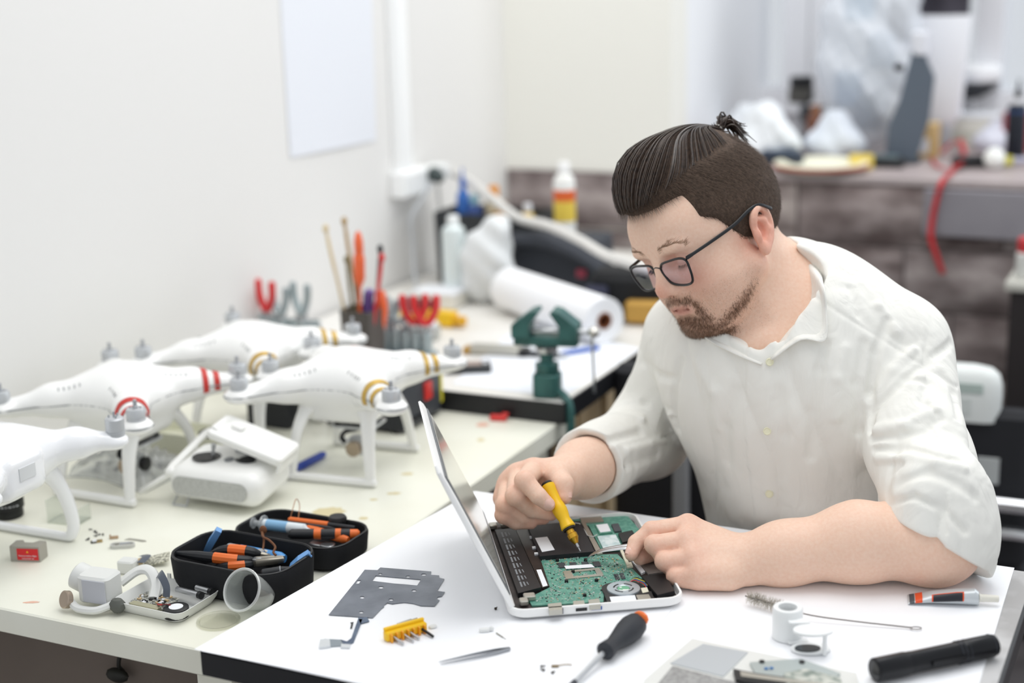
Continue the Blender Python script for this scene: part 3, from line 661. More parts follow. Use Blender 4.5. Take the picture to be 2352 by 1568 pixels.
if 1:
    def onto(sdf, pts, off, disp=None):
        out = []
        for q in pts:
            t = march(sdf, q[0], q[1], disp=disp)
            if t is None: t = q[2] if len(q) > 2 else 1.97
            out.append(Vector(J(q[0], q[1], t-off)))
        return out
    def leaf(fold, outer, under, name):
        rows = []; n = len(fold)
        f_, o_ = [Vector(a) for a in spl(fold, 5)], [Vector(a) for a in spl(outer, 5)]
        un = [Vector(a) for a in spl(under, 5)]
        mb = MB(); rows = []
        for a, b, c in zip(f_, o_, un):
            m = (a+b)/2-Vector(fw)*.004
            rows.append([c, (c+a)/2+Vector(fw)*.002, a+Vector(fw)*.003, a, a*.75+m*.25-Vector(fw)*.002, m, m*.4+b*.6-Vector(fw)*.002, b])
        mb.grid([list(r) for r in zip(*rows)])
        o = ob(name, mb, shm, shirt, sm=60); solid(o, .0016, 0); return o
    V3 = lambda x, y, d: Vector(J(x, y, d))
    fo = [V3(1812, 546, 2.035), V3(1836, 585, 2.0), V3(1845, 640, 1.972), V3(1832, 700, 1.952), V3(1800, 760, 1.935), V3(1760, 820, 1.925)]
    ou = [V3(1872, 592, 2.055)]+onto(sh, [(1891, 650, 1.99), (1898, 715, 1.97), (1895, 782, 1.95), (1840, 780, 1.94), (1772, 826, 1.925)], .010)
    un = [V3(1792, 560, 2.06), V3(1822, 605, 2.03), V3(1834, 655, 2.0), V3(1824, 712, 1.98), V3(1796, 768, 1.965), V3(1758, 826, 1.95)]
    leaf(fo, ou, un, 'collar')
    fo = [V3(1630, 745, 2.0), V3(1675, 766, 1.97), V3(1712, 793, 1.945), V3(1755, 821, 1.926)]
    ou = onto(sh, [(1600, 760, 2.0), (1636, 786, 1.97), (1692, 815, 1.95), (1748, 838, 1.93)], .006)
    un = [V3(1640, 745, 2.02), V3(1682, 768, 1.99), V3(1716, 795, 1.965), V3(1756, 824, 1.945)]
    leaf(fo, ou, un, 'collar')
    btm = mat('shirt_button', 'e9e6c9', .35)
    for (x_, y_) in ((1768, 831), (1762, 990), (1767, 1134)):
        t = march(sh, x_, y_, disp=fold_disp) or 1.93
        p = Vector(J(x_, y_, t-.0008)); mb = MB(); Mf = frame(p, -Vector(ray(x_, y_)))
        mb.lathe([(.0001, 0), (.0045, 0), (.0052, .0008), (.0052, .0018), (.0042, .0024), (.0034, .0018), (.0001, .0018)], Mf, 16)
        b_ = ob('button', mb, btm, shirt)
        hb = MB()
        for a in ((-.0011, -.0011), (.0011, -.0011), (.0011, .0011), (-.0011, .0011)): hb.cyl((a[0], a[1], .0017), (a[0], a[1], .0020), .0005, n=6, M=Mf)
    # trousers, hidden for the most part by the table
    tr = SDF(); hip = BEL+np.array([.01, .03, -.27])
    tr.ell(hip, (.13, .18, .12), TAX, k=.03)
    for s_ in (1, -1):
        kn = hip+TF*.40+TL*.12*s_+np.array([0, 0, .01]); an = np.array([kn[0], kn[1], .07])+TF*-.02
        tr.cone(hip+TL*.09*s_, kn, .085, .068, k=.05); tr.cone(kn, an, .066, .050, k=.02)
    a_, b_ = tr.mesh(.006); child('trousers', np_mesh('trousers', a_, b_, mat('trouser_cloth', '1d1e24', .85)))
    for s_ in (1, -1):
        kn = hip+TF*.38+TL*.12*s_; mb = MB(); Mf = TR(*(kn[0], kn[1], 0), rz=math.degrees(atan2(TF[1], TF[0])))
        mb.loft([(rrect(.29, .095, .045, 4, .07, 0), 0), (rrect(.29, .10, .048, 4, .07, 0), .03), (rrect(.24, .09, .044, 4, .05, 0), .055), (rrect(.12, .085, .042, 4, -.01, 0), .09)], Mf)
        child('shoe', me('shoe', mb, mat('shoe_black', '18181a', .5)))
# ---------------------------------------------------------------- the man: hair, beard, glasses
def hair_strands(name, P0, N0, T0, length, wid, curve, m, par, seg=3, lift=.25):
    # thin tapering ribbons: root, unit normal, unit direction
    n = len(P0); k = seg+1
    side = np.cross(T0, N0); side /= np.linalg.norm(side, axis=1, keepdims=True)+1e-9
    V = np.empty((n, 2*seg+1, 3)); t_ = np.linspace(0, 1, k)
    for i in range(k):
        t = t_[i]; c = P0+T0*(length*t)[:, None]+N0*(lift*length*t-curve*length*t*t)[:, None]
        w = wid*(1-t*.8)
        if i < seg: V[:, 2*i] = c-side*w[:, None]; V[:, 2*i+1] = c+side*w[:, None]
        else: V[:, 2*seg] = c
    base = np.arange(n)[:, None]*(2*seg+1); F = []
    for i in range(seg-1): F.append(np.concatenate([base+2*i, base+2*i+1, base+2*i+3], 1)); F.append(np.concatenate([base+2*i, base+2*i+3, base+2*i+2], 1))
    F.append(np.concatenate([base+2*seg-2, base+2*seg-1, base+2*seg], 1))
    o = child(name, np_mesh(name, V.reshape(-1, 3), np.concatenate(F), m), par); return o
def grad(sdf, x, e=.0015):
    g = np.stack([sdf.ev(x+np.eye(3)[i]*e)-sdf.ev(x-np.eye(3)[i]*e) for i in range(3)], 1); return g/(np.linalg.norm(g, axis=1, keepdims=True)+1e-12)
hairm = mat('hair_brown', '56463b', .7, alt='463930', nscale=300, spec=.25); hairt = mat('hair_dark', '453830', .33, alt='332a26', nscale=200, spec=.6)
def toh(p): q = (p-HO)/HS*1000; return q@HF, q@HL, q@HU
# scalp cap
def hairline(l):   # lowest forward limit f of the hair for a height, returned as a signed field
    return 0
def hair_in(f, l, u):
    a = np.abs(l)
    front = u-(93+.06*np.clip(a, 0, 60))                          # forehead line
    flim = np.interp(u, [2, 10, 22, 47, 58, 97], [15, 18, 26, 42, 61, 60])
    side = np.minimum(np.minimum(flim-f, u-4), (a-34)*1.2)        # temple and sideburn
    side = np.where(f < -14, np.minimum(u-12, 99), side)
    back = np.minimum(u-(-34), -22-f)
    return np.maximum.reduce([front, side, back])
hs_ = SDF()
hs_.ell(Hd(-4, 0, 52), hr(108, 82, 94), HAX, k=.02)
for s_ in (1, -1): hs_.ell(Hd(46, s_*32, 56), hr(53, 42, 52), HAX, k=.03)
hs_.ell(Hd(10, 0, 96), hr(88, 60, 70), HAX, k=.02)               # the longer hair combed back over the top
hs_.ell(Hd(52, -8, 108), hr(54, 56, 56), HAX, k=.02)
def hdisp(x):
    f, l, u = toh(x); d = hair_in(f, l, u)/1000*HS
    return np.clip(-d*.9+.001, -.0, .05)
hp_, hq_ = hs_.mesh(.0026, hdisp)
f, l, u = toh(hp_); keep = hair_in(f, l, u) > -9
hq_ = hq_[keep[hq_].all(1)]
hair = child('hair', np_mesh('hair', hp_, hq_, hairm))
rng = np.random.default_rng(3)
# --- short hair on the sides and back: fuzzy ribbons
vn = grad(hs_, hp_[::1]) if len(hp_) < 90000 else None
f, l, u = toh(hp_); hin = hair_in(f, l, u)
topz = (u > 96+.0*f) & (np.abs(l) < 62) & (f > -75)                 # long hair area
TIE = Hd(-66, 6, 142)
def pick(mask, n):
    ix = np.nonzero(mask)[0]; return ix[rng.integers(0, len(ix), n)]
def unit(a): return a/(np.linalg.norm(a, axis=1, keepdims=True)+1e-12)
ix = pick((hin > 0) & ((u < 122) | (f < -50)), 24000)
p0, n0 = hp_[ix]+rng.normal(0, .001, (len(ix), 3)), vn[ix]
dirn = unit(-HU*.75-HF*.55+rng.normal(0, .22, (len(ix), 3)))
dirn = unit(dirn-n0*(dirn*n0).sum(1)[:, None])
hair_strands('hair_side', p0-n0*.002, n0, dirn, rng.uniform(.007, .013, len(ix))*(1+.7*sst(60, 110, u[ix])), np.full(len(ix), .00022), .15, hairm, hair, lift=.40)
# soft edge along the hairline
ix = pick((hin > -1) & (hin < 7) & (f > -20), 3800)
p0, n0 = hp_[ix]+rng.normal(0, .0012, (len(ix), 3)), vn[ix]
dirn = unit(-HU*.6-HF*.35+HF*.5*(f[ix] > 50)[:, None]+rng.normal(0, .25, (len(ix), 3))); dirn = unit(dirn-n0*(dirn*n0).sum(1)[:, None])
hair_strands('hair_edge', p0, n0, dirn, rng.uniform(.003, .0060, len(ix))*np.where(f[ix] > 50, .6, 1), np.full(len(ix), .0002), .3, hairm, hair, lift=.1)
# --- long hair combed back to the tie: locks following the surface
mb = MB()
ang = np.linspace(-1, 1, 520)
starts = []
for i, a in enumerate(ang):
    ll = a*58; ff = 96-abs(a)**2.2*46+rng.normal(0, 2.0); uu = 96+rng.normal(0, 1.5)
    if abs(a) > .5:
        t = (abs(a)-.5)/.5; ff = 86-t*118+rng.normal(0, 2); ll = math.copysign(29+25*t**.6, a); uu = 96+28*t+rng.normal(0, 1.5)
    starts.append(Hd(ff, ll, uu))
def proj_hair(x, off):
    for _ in range(4):
        d = hs_.ev(x); x = x-grad(hs_, x)*(d-off)[:, None]
    return x
S0 = np.array(starts); NT = 24; pts = []
for k in range(NT+1):
    t = k/NT; q = S0*(1-t)+TIE*t+ (HU*.03*sin(pi*min(t*1.15, 1)))
    jj = np.arange(len(S0)); q = proj_hair(q, -.0005+.0022*np.sin(jj*.83)+.0014*np.sin(jj*.31)+.0006*np.sin(jj*2.4))
    if k == NT: q = TIE+rng.normal(0, .0035, q.shape)
    pts.append(q)
pts = np.array(pts)
for i in range(len(S0)):
    w = .00085+.0003*(i % 3 == 0); mb.tube([Vector(p) for p in pts[:, i]], [w*.4, w*.8]+[w]*(NT-3)+[w*.8, w*.6], 4)
child('hair_top', me('hair_top', mb, hairt, 60), hair)
# little ponytail behind the tie
mb = MB()
for i in range(60):
    e = Hd(-66-rng.uniform(22, 44), 6+rng.normal(0, 10), 128-rng.uniform(-8, 26)); m_ = Hd(-82, 6+rng.normal(0, 6), 148+rng.normal(0, 4)); q0 = TIE+rng.normal(0, .003, 3)
    mb.tube([Vector(a) for a in spl([q0, m_, e], 5)], [.0012]*8+[.0009, .0006, .0003], 4)
child('ponytail', me('ponytail', mb, hairt, 60), hair)
mb = MB(); Mt = frame(TIE, HF*-1+HU*.3); mb.tube([(.0055*cos(a), .0055*sin(a), 0) for a in np.linspace(0, 2*pi, 17)[:-1]], .0016, 6, closed=True, M=Mt)
child('hair_tie', me('hair_tie', mb, mat('hair_tie', 'c9c6c0', .5)), hair)
# --- beard, moustache, brows
bh = toh(bp); bw = beardmask(*bh)*inh*(bh[0] > 5)
pr = bw/bw.sum(); ix = rng.choice(len(bp), 5200, p=pr); p0 = bp[ix]+rng.normal(0, .0008, (len(ix), 3)); n0 = grad(bd, p0, .003)
dirn = unit(-HU*.8+HF*.15+rng.normal(0, .3, (len(ix), 3))); dirn = unit(dirn-n0*(dirn*n0).sum(1)[:, None])
bdm = mat('beard_brown', '5d4334', .55, alt='7b5a42', nscale=300)
hair_strands('beard', p0, n0, dirn, rng.uniform(.003, .008, len(ix))*(.55+.45*bw[ix]), np.full(len(ix), .0002), .1, bdm, hair, lift=.5)
st_ = stub*(1-bw); ix = rng.choice(len(bp), 3200, p=st_/st_.sum()); p0 = bp[ix]; n0 = grad(bd, p0, .003)
dirn = unit(-HU*.8+rng.normal(0, .4, (len(ix), 3))); dirn = unit(dirn-n0*(dirn*n0).sum(1)[:, None])
hair_strands('stubble', p0, n0, dirn, rng.uniform(.0006, .0015, len(ix)), np.full(len(ix), .0001), .1, mat('stubble_hair', '8d6c57', .6), hair, lift=.5, seg=2)
for s_ in (1, -1):
    br = []
    for _ in range(300):
        t = rng.uniform(0, 1)**.8; ll = 15+38*t; uu = 35+3*sin(t*2.4)+rng.normal(0, 1.6)*(1-.4*t)
        br.append(Hd(94-14*t*t, s_*ll, uu))
    br = np.array(br)
    for _ in range(5): br = br-grad(bd, br, .002)*bd.ev(br)[:, None]
    n0 = grad(bd, br, .003); dirn = unit(HL*s_*.8+HU*.3-HF*.3+rng.normal(0, .2, br.shape)); dirn = unit(dirn-n0*(dirn*n0).sum(1)[:, None])
    hair_strands('eyebrow', br, n0, dirn, rng.uniform(.004, .008, len(br)), np.full(len(br), .00013), .2, mat('brow_hair', '9a7a62', .6), hair, lift=.2)
    # lashes of the lowered lids
    la = []
    for _ in range(70):
        t = rng.uniform(-1, 1); la.append(Hd(90.5-5*t*t, s_*(33+12*t), 5.5+1.2*abs(t)))
    la = np.array(la); n0 = np.tile(HF, (len(la), 1)); dirn = unit(-HU*.6+HF*.7+HL*s_*.25+rng.normal(0, .1, la.shape))
    hair_strands('eyelashes', la, n0, dirn, rng.uniform(.005, .008, len(la)), np.full(len(la), .00022), -.1, mat('lash', '2a1f1a', .6), hair, lift=0)
# --- glasses
gl = thing('glasses', 'black rectangular glasses worn by the man', 'glasses', Hd(100, 0, 15))
glm = mat('glasses_black', '16171b', .28); gle = clear('lens_glass', 'f6f4ff', .035)
def gchild(n, mb, m, sm=40): o = ob(n, mb, m, gl, sm); o.location = -Vector(gl.location); return o
def rimpts(s_):
    pl = [(8, 13), (14, 19), (30, 21), (52, 22), (64, 19), (67, 12), (64, -2), (58, -12), (46, -15), (27, -13), (15, -8), (10, 2)]
    c = spl([(*q, 0) for q in pl]+[(*pl[0], 0)], 4)[:-1]
    return [Vector(Hd(105-abs(q[0]-8)*.05-max(0, 8-q[1])*.12, s_*q[0], q[1]-3)) for q in c]
for s_ in (1, -1):
    rp = rimpts(s_); mb = MB(); mb.tube(rp, .0017*HS, 6, closed=True); gchild('rim', mb, glm)
    c = sum(rp, Vector())/len(rp); mb = MB(); n = len(rp); mb.add(rp+[c+Vector(HF)*.0012], [(i, (i+1) % n, n) for i in range(n)]); gchild('lens', mb, gle, 60)
    mb = MB(); tp = spl([Hd(100, s_*66, 17), Hd(97, s_*70, 18), Hd(60, s_*77, 23), Hd(24, s_*83, 29), Hd(-4, s_*85, 37), Hd(-22, s_*86, 37), Hd(-38, s_*85, 25)], 5)
    mb.tube([Vector(p) for p in tp], [.0022]*6+[.0019]*(len(tp)-8)+[.0024, .0022], 6, flat=(.7, 1.25)); gchild('temple', mb, glm)
mb = MB(); mb.tube([Vector(p) for p in spl([Hd(104, 9, 10), Hd(105.5, 0, 13), Hd(104, -9, 10)], 5)], .0018, 6); gchild('bridge', mb, glm)
# --- finger nails
nlm = mat('nail', 'e8bfb0', .25)
def nail(p, q, up, w, ln, off=.0094):
    d = nrm(q-p); up = nrm(up-d*(up@d)); sd = np.cross(d, up); mb = MB(); rows = []
    for i in range(7):
        t = i/6; ww = w*(.8+.35*sin(pi*min(t*.9+.15, 1)) if t < .85 else .8)
        rows.append([Vector(q+d*(ln*(t-.62))+sd*(ww*s)+up*(off*(1-.38*s*s)-.0012*abs(t-.4))) for s in np.linspace(-1, 1, 7)])
    mb.grid(rows); o = child('nail', me('nail', mb, nlm, 80), body); o.location = (0, 0, 0); return o
nail(RF['index'][2], RF['index'][3], np.array(-fw+rt*.30-dn*.1), .0062, .012, .0104)
nail(RF['thumb'][1], RF['thumb'][2], np.array(rt*.8-fw*.6), .0068, .012, .0112)
nail(LF['index'][2], LF['index'][3], np.array(-rt*.75-fw*.6), .0052, .011)
# ---------------------------------------------------------------- the opened notebook
ZL = .7655
LC = Vector((.0735, 1.735, ZW)); LY = radians(7.2)
nb = thing('notebook_computer', 'white notebook with its bottom cover off, green circuit board showing', 'computer', LC, LY)
Li = (Matrix.Translation(LC) @ Matrix.Rotation(LY, 4, 'Z')).inverted()
def ll(x, y, z=ZL): q = Li @ P(x, y, z); return (q.x, q.y)
def lpoly(pts, z=ZL): return [ll(*p, z) for p in pts]
wpl = mat('white_plastic', 'f4f4f3', .35); bpl = mat('black_plastic', '17181b', .42); pcb = mat('pcb_green', '4f8c7c', .45, alt='6aa18f', nscale=160, nlo=.42, nhi=.6, bump=.2, bscale=800)
tin = mat('tin_metal', 'b9b7ae', .35, .8); stl = mat('steel', 'c4c6c9', .28, .9); gold = mat('brass_gold', 'd6a53a', .28, .85); lab = mat('label_white', 'eceef2', .6)
NW, NH = .207, .281
h_ = MB(); h_.loft([(rrect(NW-.014, NH-.014, .018, 5), .0008), (rrect(NW-.002, NH-.002, .02, 5), .005), (rrect(NW, NH, .02, 5), .0125), (rrect(NW-.002, NH-.002, .019, 5), .0145), (rrect(NW-.007, NH-.007, .017, 5), .0145), (rrect(NW-.009, NH-.009, .016, 5), .0055)])
ob('base_shell', h_, wpl, nb)
ob('inner_tray', MB().slab(NW-.012, NH-.012, .003, .014, .0005, (0, 0, .0053)), mat('tray_dark', '3d3330', .6, alt='2b2522', nscale=60), nb)
def comp(name, pts, z0, z1, m, lbl=None): 
    mb = MB(); mb.prism(lpoly(pts, ZW+z1), z0, z1); return ob(name, mb, m, nb, sm=20, label=lbl)
comp('circuit_board', [(1236, 1276), (1418, 1272), (1492, 1344), (1388, 1350), (1386, 1382), (1222, 1390), (1212, 1374), (1263, 1348)], .0085, .0105, pcb, 'green circuit board')
comp('circuit_board', [(1262, 1190), (1330, 1186), (1440, 1182), (1474, 1222), (1432, 1246), (1432, 1262), (1382, 1264), (1352, 1206)], .0085, .0105, pcb, 'green circuit board')
bt = comp('battery', [(1137, 1216), (1182, 1212), (1243, 1348), (1190, 1362)], .0085, .0145, bpl, 'long black battery pack')
batg = mat('battery_print', '7e8286', .5)
for i in range(9):
    t = i/9; a = (1146+t*48, 1222+t*128); mb = MB()
    for q in (0, 1, 2):
        w_ = [(9, 14), (8, 11), (5, 8)][q]; o_ = 8*q+4
        mb.prism(lpoly([(a[0]+o_, a[1]), (a[0]+o_+w_[0]*.45, a[1]-.5), (a[0]+o_+w_[0]*.45+4.2, a[1]+w_[1]*.8), (a[0]+o_+4.2, a[1]+w_[1]*.8)], ZW+.0147), .0145, .0147)
    ob('battery_print', mb, batg, bt)
comp('board_cover', [(1184, 1214), (1216, 1208), (1262, 1345), (1245, 1349)], .0085, .0122, mat('dark_film', '211c1b', .35, alt='2f2926', nscale=50))
comp('label', [(1232, 1308), (1243, 1307), (1258, 1344), (1247, 1347)], .0122, .0125, lab)
dk = comp('solid_state_drive', [(1212, 1206), (1332, 1196), (1366, 1266), (1240, 1277)], .0085, .0165, mat('drive_black', '1b1b20', .5, bump=.2, bscale=900), 'flat black drive')
mb = MB(); mb.prism(lpoly([(1229, 1235), (1257, 1232), (1274, 1262), (1245, 1267)], ZW+.0168), .0165, .0168); ob('label', mb, lab, dk)
comp('drive_bracket', [(1334, 1196), (1342, 1195), (1384, 1270), (1372, 1272)], .0085, .0130, tin)
wf = comp('wireless_card', [(1366, 1204), (1398, 1201), (1407, 1222), (1377, 1225)], .0105, .0125, pcb)
mb = MB(); mb.prism(lpoly([(1369, 1205), (1395, 1202), (1403, 1219), (1379, 1222)], ZW+.0129), .0125, .0129); ob('label', mb, lab, wf)
comp('memory_module', [(1372, 1231), (1414, 1227), (1430, 1258), (1387, 1262)], .0105, .0130, mat('memory_label', 'dfe9ea', .45, alt='b9cfd0', nscale=120))
comp('shielding_can', [(1331, 1187), (1380, 1183), (1387, 1197), (1338, 1201)], .0105, .0125, tin)
comp('connector', [(1420, 1224), (1452, 1217), (1464, 1236), (1430, 1245)], .0105, .0150, bpl); comp('connector', [(1404, 1203), (1420, 1201), (1428, 1218), (1412, 1220)], .0105, .013, mat('dark_grey', '4a4d52', .5))
comp('connector', [(1424, 1262), (1430, 1261), (1447, 1296), (1440, 1298)], .0105, .013, mat('ivory_plastic', 'ded9c4', .5)); comp('connector', [(1437, 1292), (1450, 1290), (1454, 1300), (1441, 1302)], .0105, .0125, MATS['ivory_plastic'])
comp('touchpad_plate', [(1462, 1290), (1500, 1283), (1532, 1312), (1490, 1318)], .0085, .0105, mat('grey_plate', 'b3b1af', .4, .5, alt='a09a96', nscale=50))
comp('ribbon_slot', [(1450, 1285), (1459, 1284), (1482, 1312), (1474, 1316)], .0085, .011, lab)
for a in ((1281, 1292), (1307, 1291), (1335, 1290), (1361, 1289)): comp('chip', [(a[0], a[1]), (a[0]+15, a[1]-1), (a[0]+20, a[1]+10), (a[0]+4, a[1]+11)], .0105, .0118, mat('chip_grey', '3c4247', .45))
comp('paper_strip', [(1296, 1299), (1358, 1295), (1366, 1302), (1300, 1306)], .0118, .0122, lab)
br_ = bmesh.new()
cpu = MB(); o_ = lpoly([(1293, 1311), (1376, 1303), (1387, 1321), (1300, 1329)], ZW+.0118); i_ = lpoly([(1313, 1313), (1366, 1308), (1371, 1318), (1317, 1323)], ZW+.0118)
cpu.add([(*q, .0118) for q in o_+i_]+[(*q, .0105) for q in o_+i_], [(0, 1, 5, 4), (1, 2, 6, 5), (2, 3, 7, 6), (3, 0, 4, 7), (0, 8, 9, 1), (1, 9, 10, 2), (2, 10, 11, 3), (3, 11, 8, 0), (4, 5, 13, 12), (5, 6, 14, 13), (6, 7, 15, 14), (7, 4, 12, 15)])
ob('processor_bracket', cpu, tin, nb, sm=10)
for p in ((1316, 1311), (1280, 1285), (1301, 1333), (1370, 1331), (1343, 1365), (1345, 1284)):
    q = ll(*p, ZW+.0125); ob('rubber_foot', MB().cyl((q[0], q[1], .0105), (q[0], q[1], .0135), .0024, .0021, 12), bpl, nb)
for a in ((1409, 1318), (1422, 1316), (1412, 1325), (1425, 1323)): comp('chip', [(a[0], a[1]), (a[0]+10, a[1]-1), (a[0]+12, a[1]+5), (a[0]+3, a[1]+6)], .0105, .0114, MATS['chip_grey'])
smd = MB(); rn = random.Random(4)
poly_ = lpoly([(1240, 1280), (1410, 1277), (1480, 1340), (1385, 1346), (1380, 1376), (1226, 1384), (1270, 1346)], ZW+.0105)
def inside(p, pl):
    c = False
    for i in range(len(pl)):
        a, b = pl[i-1], pl[i]
        if (a[1] > p[1]) != (b[1] > p[1]) and p[0] < (b[0]-a[0])*(p[1]-a[1])/(b[1]-a[1])+a[0]: c = not c
    return c
xs = [p[0] for p in poly_]; ys = [p[1] for p in poly_]; smc = [mat('smd_tan', 'c9b08a', .5), mat('smd_silver', 'd5d8d6', .35, .5), mat('smd_dark', '2b3030', .5), mat('smd_pale', 'a8c4b8', .5)]
while len(smd.f) < 950*6:
    p = (rn.uniform(min(xs), max(xs)), rn.uniform(min(ys), max(ys)))
    if inside(p, poly_):
        smd.cm = rn.choice([0, 1, 1, 1, 2, 3, 3]); s_ = rn.uniform(.0003, .0011); smd.box((p[0], p[1], .0109), (s_*rn.choice([1, 2]), s_*1.3, .0010))
tag(ob('small_components', smd, smc, nb, sm=0), 'tiny soldered parts on the green board', None, kind='stuff')
# fan
fc = ll(1432, 1352, ZW+.013); fan = ob('fan', MB().loft([(rrect(.050, .042, .016, 5, fc[0], fc[1]), .0085), (rrect(.050, .042, .016, 5, fc[0], fc[1]), .0128)]), bpl, nb)
ob('fan_cover', MB().lathe([(.0075, .0138), (.0085, .0145), (.0195, .0145), (.0200, .0128), (.0200, .0126)], Matrix.Translation((*fc, 0)), 28, cap=False), mat('fan_silver', 'b9c3cb', .3, .7), fan)
ob('fan_hub', MB().lathe([(.0001, .0138), (.0072, .0138), (.0075, .0128)], Matrix.Translation((*fc, 0)), 20, cap=False), mat('hub_green', '6fae8a', .5, alt='e6ebe6', nscale=90, nlo=.5, nhi=.52), fan)
for a0 in (20, 110, 200, 290):
    ob('fan_slot', MB().tube([(fc[0]+.0115*cos(radians(a0+k*8)), fc[1]+.0115*sin(radians(a0+k*8)), .01455) for k in range(8)], .0011, 5, flat=(1, .3)), bpl, fan)
hsn = comp('heat_sink', [(1388, 1364), (1496, 1357), (1504, 1378), (1396, 1387)], .0085, .0130, bpl)
mb = MB(); mb.prism(lpoly([(1400, 1370), (1458, 1366), (1462, 1378), (1404, 1382)], ZW+.0133), .013, .0133); ob('label', mb, lab, hsn); mb = MB(); mb.prism(lpoly([(1461, 1366), (1490, 1364), (1496, 1375), (1466, 1378)], ZW+.0132), .013, .0132); ob('fin_plate', mb, tin, hsn)
comp('speaker', [(1474, 1322), (1526, 1317), (1550, 1356), (1510, 1366)], .0085, .0160, bpl, 'black loudspeaker box')
comp('port', [(1258, 1386), (1289, 1383), (1292, 1399), (1261, 1402)], .0085, .0145, tin, 'grey monitor port'); comp('port', [(1316, 1380), (1341, 1378), (1344, 1391), (1318, 1393)], .0085, .0135, tin); comp('port', [(1351, 1377), (1376, 1374), (1380, 1389), (1354, 1391)], .0085, .0140, tin)
def portface(x, y, w, hgt, m):
    q = ll(x, y, ZW+.010); ob('port_face', MB().box((q[0], -NH/2+.0006, .0098), (w, .003, hgt)), m, nb)
portface(1275, 1396, .016, .007, mat('port_navy', '39425a', .5)); portface(1331, 1388, .013, .0035, bpl); portface(1366, 1386, .0125, .004, mat('port_blue', '2456a8', .5))
for c0, pts in (('c8c8c4', [(1318, 1200), (1335, 1203), (1345, 1215), (1350, 1223), (1362, 1225), (1371, 1221)]),):
    mb = MB(); mb.tube([(*ll(*p, ZW+.0175), .0172 if i < 4 else .0135) for i, p in enumerate([(a[0], a[1]) for a in spl(pts, 4)])], .0007, 6); ob('antenna_wire', mb, mat('wire_white', c0, .4), nb)
for i, (c0, dx) in enumerate((('c4392f', 0), ('3a66a8', 3), ('d8c23a', 6), ('222222', 9))):
    mb = MB(); mb.tube([(*ll(a[0]+dx*.6, a[1]-dx*.7, ZW+.013), .0128) for a in spl([(1444, 1338), (1455, 1332), (1466, 1335), (1478, 1340), (1484, 1348)], 4)], .0006, 5); ob('fan_wire', mb, mat('wire_%d' % i, c0, .4), nb)
comp('connector', [(1472, 1350), (1486, 1348), (1490, 1358), (1476, 1361)], .0105, .0135, MATS['ivory_plastic'])
for p in ((1222, 1234), (1228, 1258), (1233, 1272)):
    q = ll(*p, ZW+.013); ob('clip', MB().box((q[0], q[1], .0125), (.006, .004, .004)), lab, nb)
for p, w in (((1160, 1205), .012), ((1132, 1208), .010), ((1216, 1371), .014), ((1203, 1382), .010)):
    q = ll(*p, ZW+.013); ob('hinge', MB().slab(w, .012, .006, .002, .001, (q[0], q[1], .0105)), tin, nb)
# lid, standing on the hinge side
H2 = P(1112, 1206, ZW+.014); T2 = J(958, 925, 1.915); vL = T2-H2; yv = Matrix.Rotation(LY, 3, 'Z') @ Vector((0, 1, 0)); vL = vL-yv*vL.dot(yv); 
vL = vL.normalized()*.192; H1 = P(1176, 1392, ZW+.014)
Ml = Li @ frame(H1+(yv*0), vL, yv)      # local x along the hinge, z up the lid
Ll = (H2-H1).dot(yv)
lid = MB()
lid.loft([(rrect(.276, .007, .003, 2, .138-.004, .0), .0), (rrect(.276, .0075, .003, 2, .138-.004, 0), .15), (rrect(.270, .006, .003, 2, .134, 0), .185), (rrect(.255, .003, .001, 2, .134, 0), .192)], Ml)
ld = ob('lid', lid, wpl, nb)
ys = -1
scr = MB(); scr.box((.134, .0042*ys, .095), (.262, .0012, .165), Ml); ob('screen_bezel', scr, mat('bezel_grey', '6d7074', .35), ld)
scr = MB(); scr.box((.134, .0050*ys, .097), (.246, .0010, .146), Ml); ob('screen', scr, mat('screen_mirrored_cream', 'dad8cf', .12, .45), ld)  # reflection of the cream bench is put into the screen colour

# ---------------------------------------------------------------- tools in the hands
def axis_frame(a, b): return frame(a, Vector(b)-Vector(a))
tip = P(1338, 1276, ZW+.0115); tp_ = P(1254, 1107, .838); dv = (tp_-tip); L_ = dv.length
sd = thing('precision_screwdriver', 'yellow precision screwdriver with brass chuck in the man\'s hand', 'screwdriver', tip, 0); Ms = Matrix.Translation(-tip) @ axis_frame(tip, tp_)
s_ = L_/.1
hz = lambda *pr: [(r, z*L_) for r, z in pr]
ob('blade', MB().lathe(hz((.0004, 0), (.0008, .01), (.0009, .11), (.0018, .115), (.0019, .17)), Ms, 10), stl, sd)
ob('chuck', MB().lathe(hz((.0028, .165), (.0042, .19), (.0058, .225), (.0066, .235), (.0066, .29), (.0052, .30), (.0050, .35)), Ms, 12), gold, sd)
ob('collar', MB().lathe(hz((.006, .345), (.0082, .35), (.0082, .372), (.006, .376)), Ms, 16), bpl, sd)
yel = mat('yellow_plastic', 'f2c21d', .35)
ob('handle', MB().lathe(hz((.0088, .372), (.0098, .385), (.0085, .44), (.0074, .49), (.0090, .56), (.0096, .62), (.0088, .68), (.0078, .72), (.0080, .80), (.0084, .88), (.0090, .90), (.0090, .955), (.0074, .965)), Ms, 14), yel, sd)
ob('cap', MB().lathe(hz((.0072, .962), (.0072, .985), (.0055, 1.0)), Ms, 14), bpl, sd)
tw = thing('tweezers', 'curved steel tweezers held in the man\'s resting hand above the notebook', 'tweezers', P(1345, 1288, ZW+.0115))
twl = Vector(tw.location)
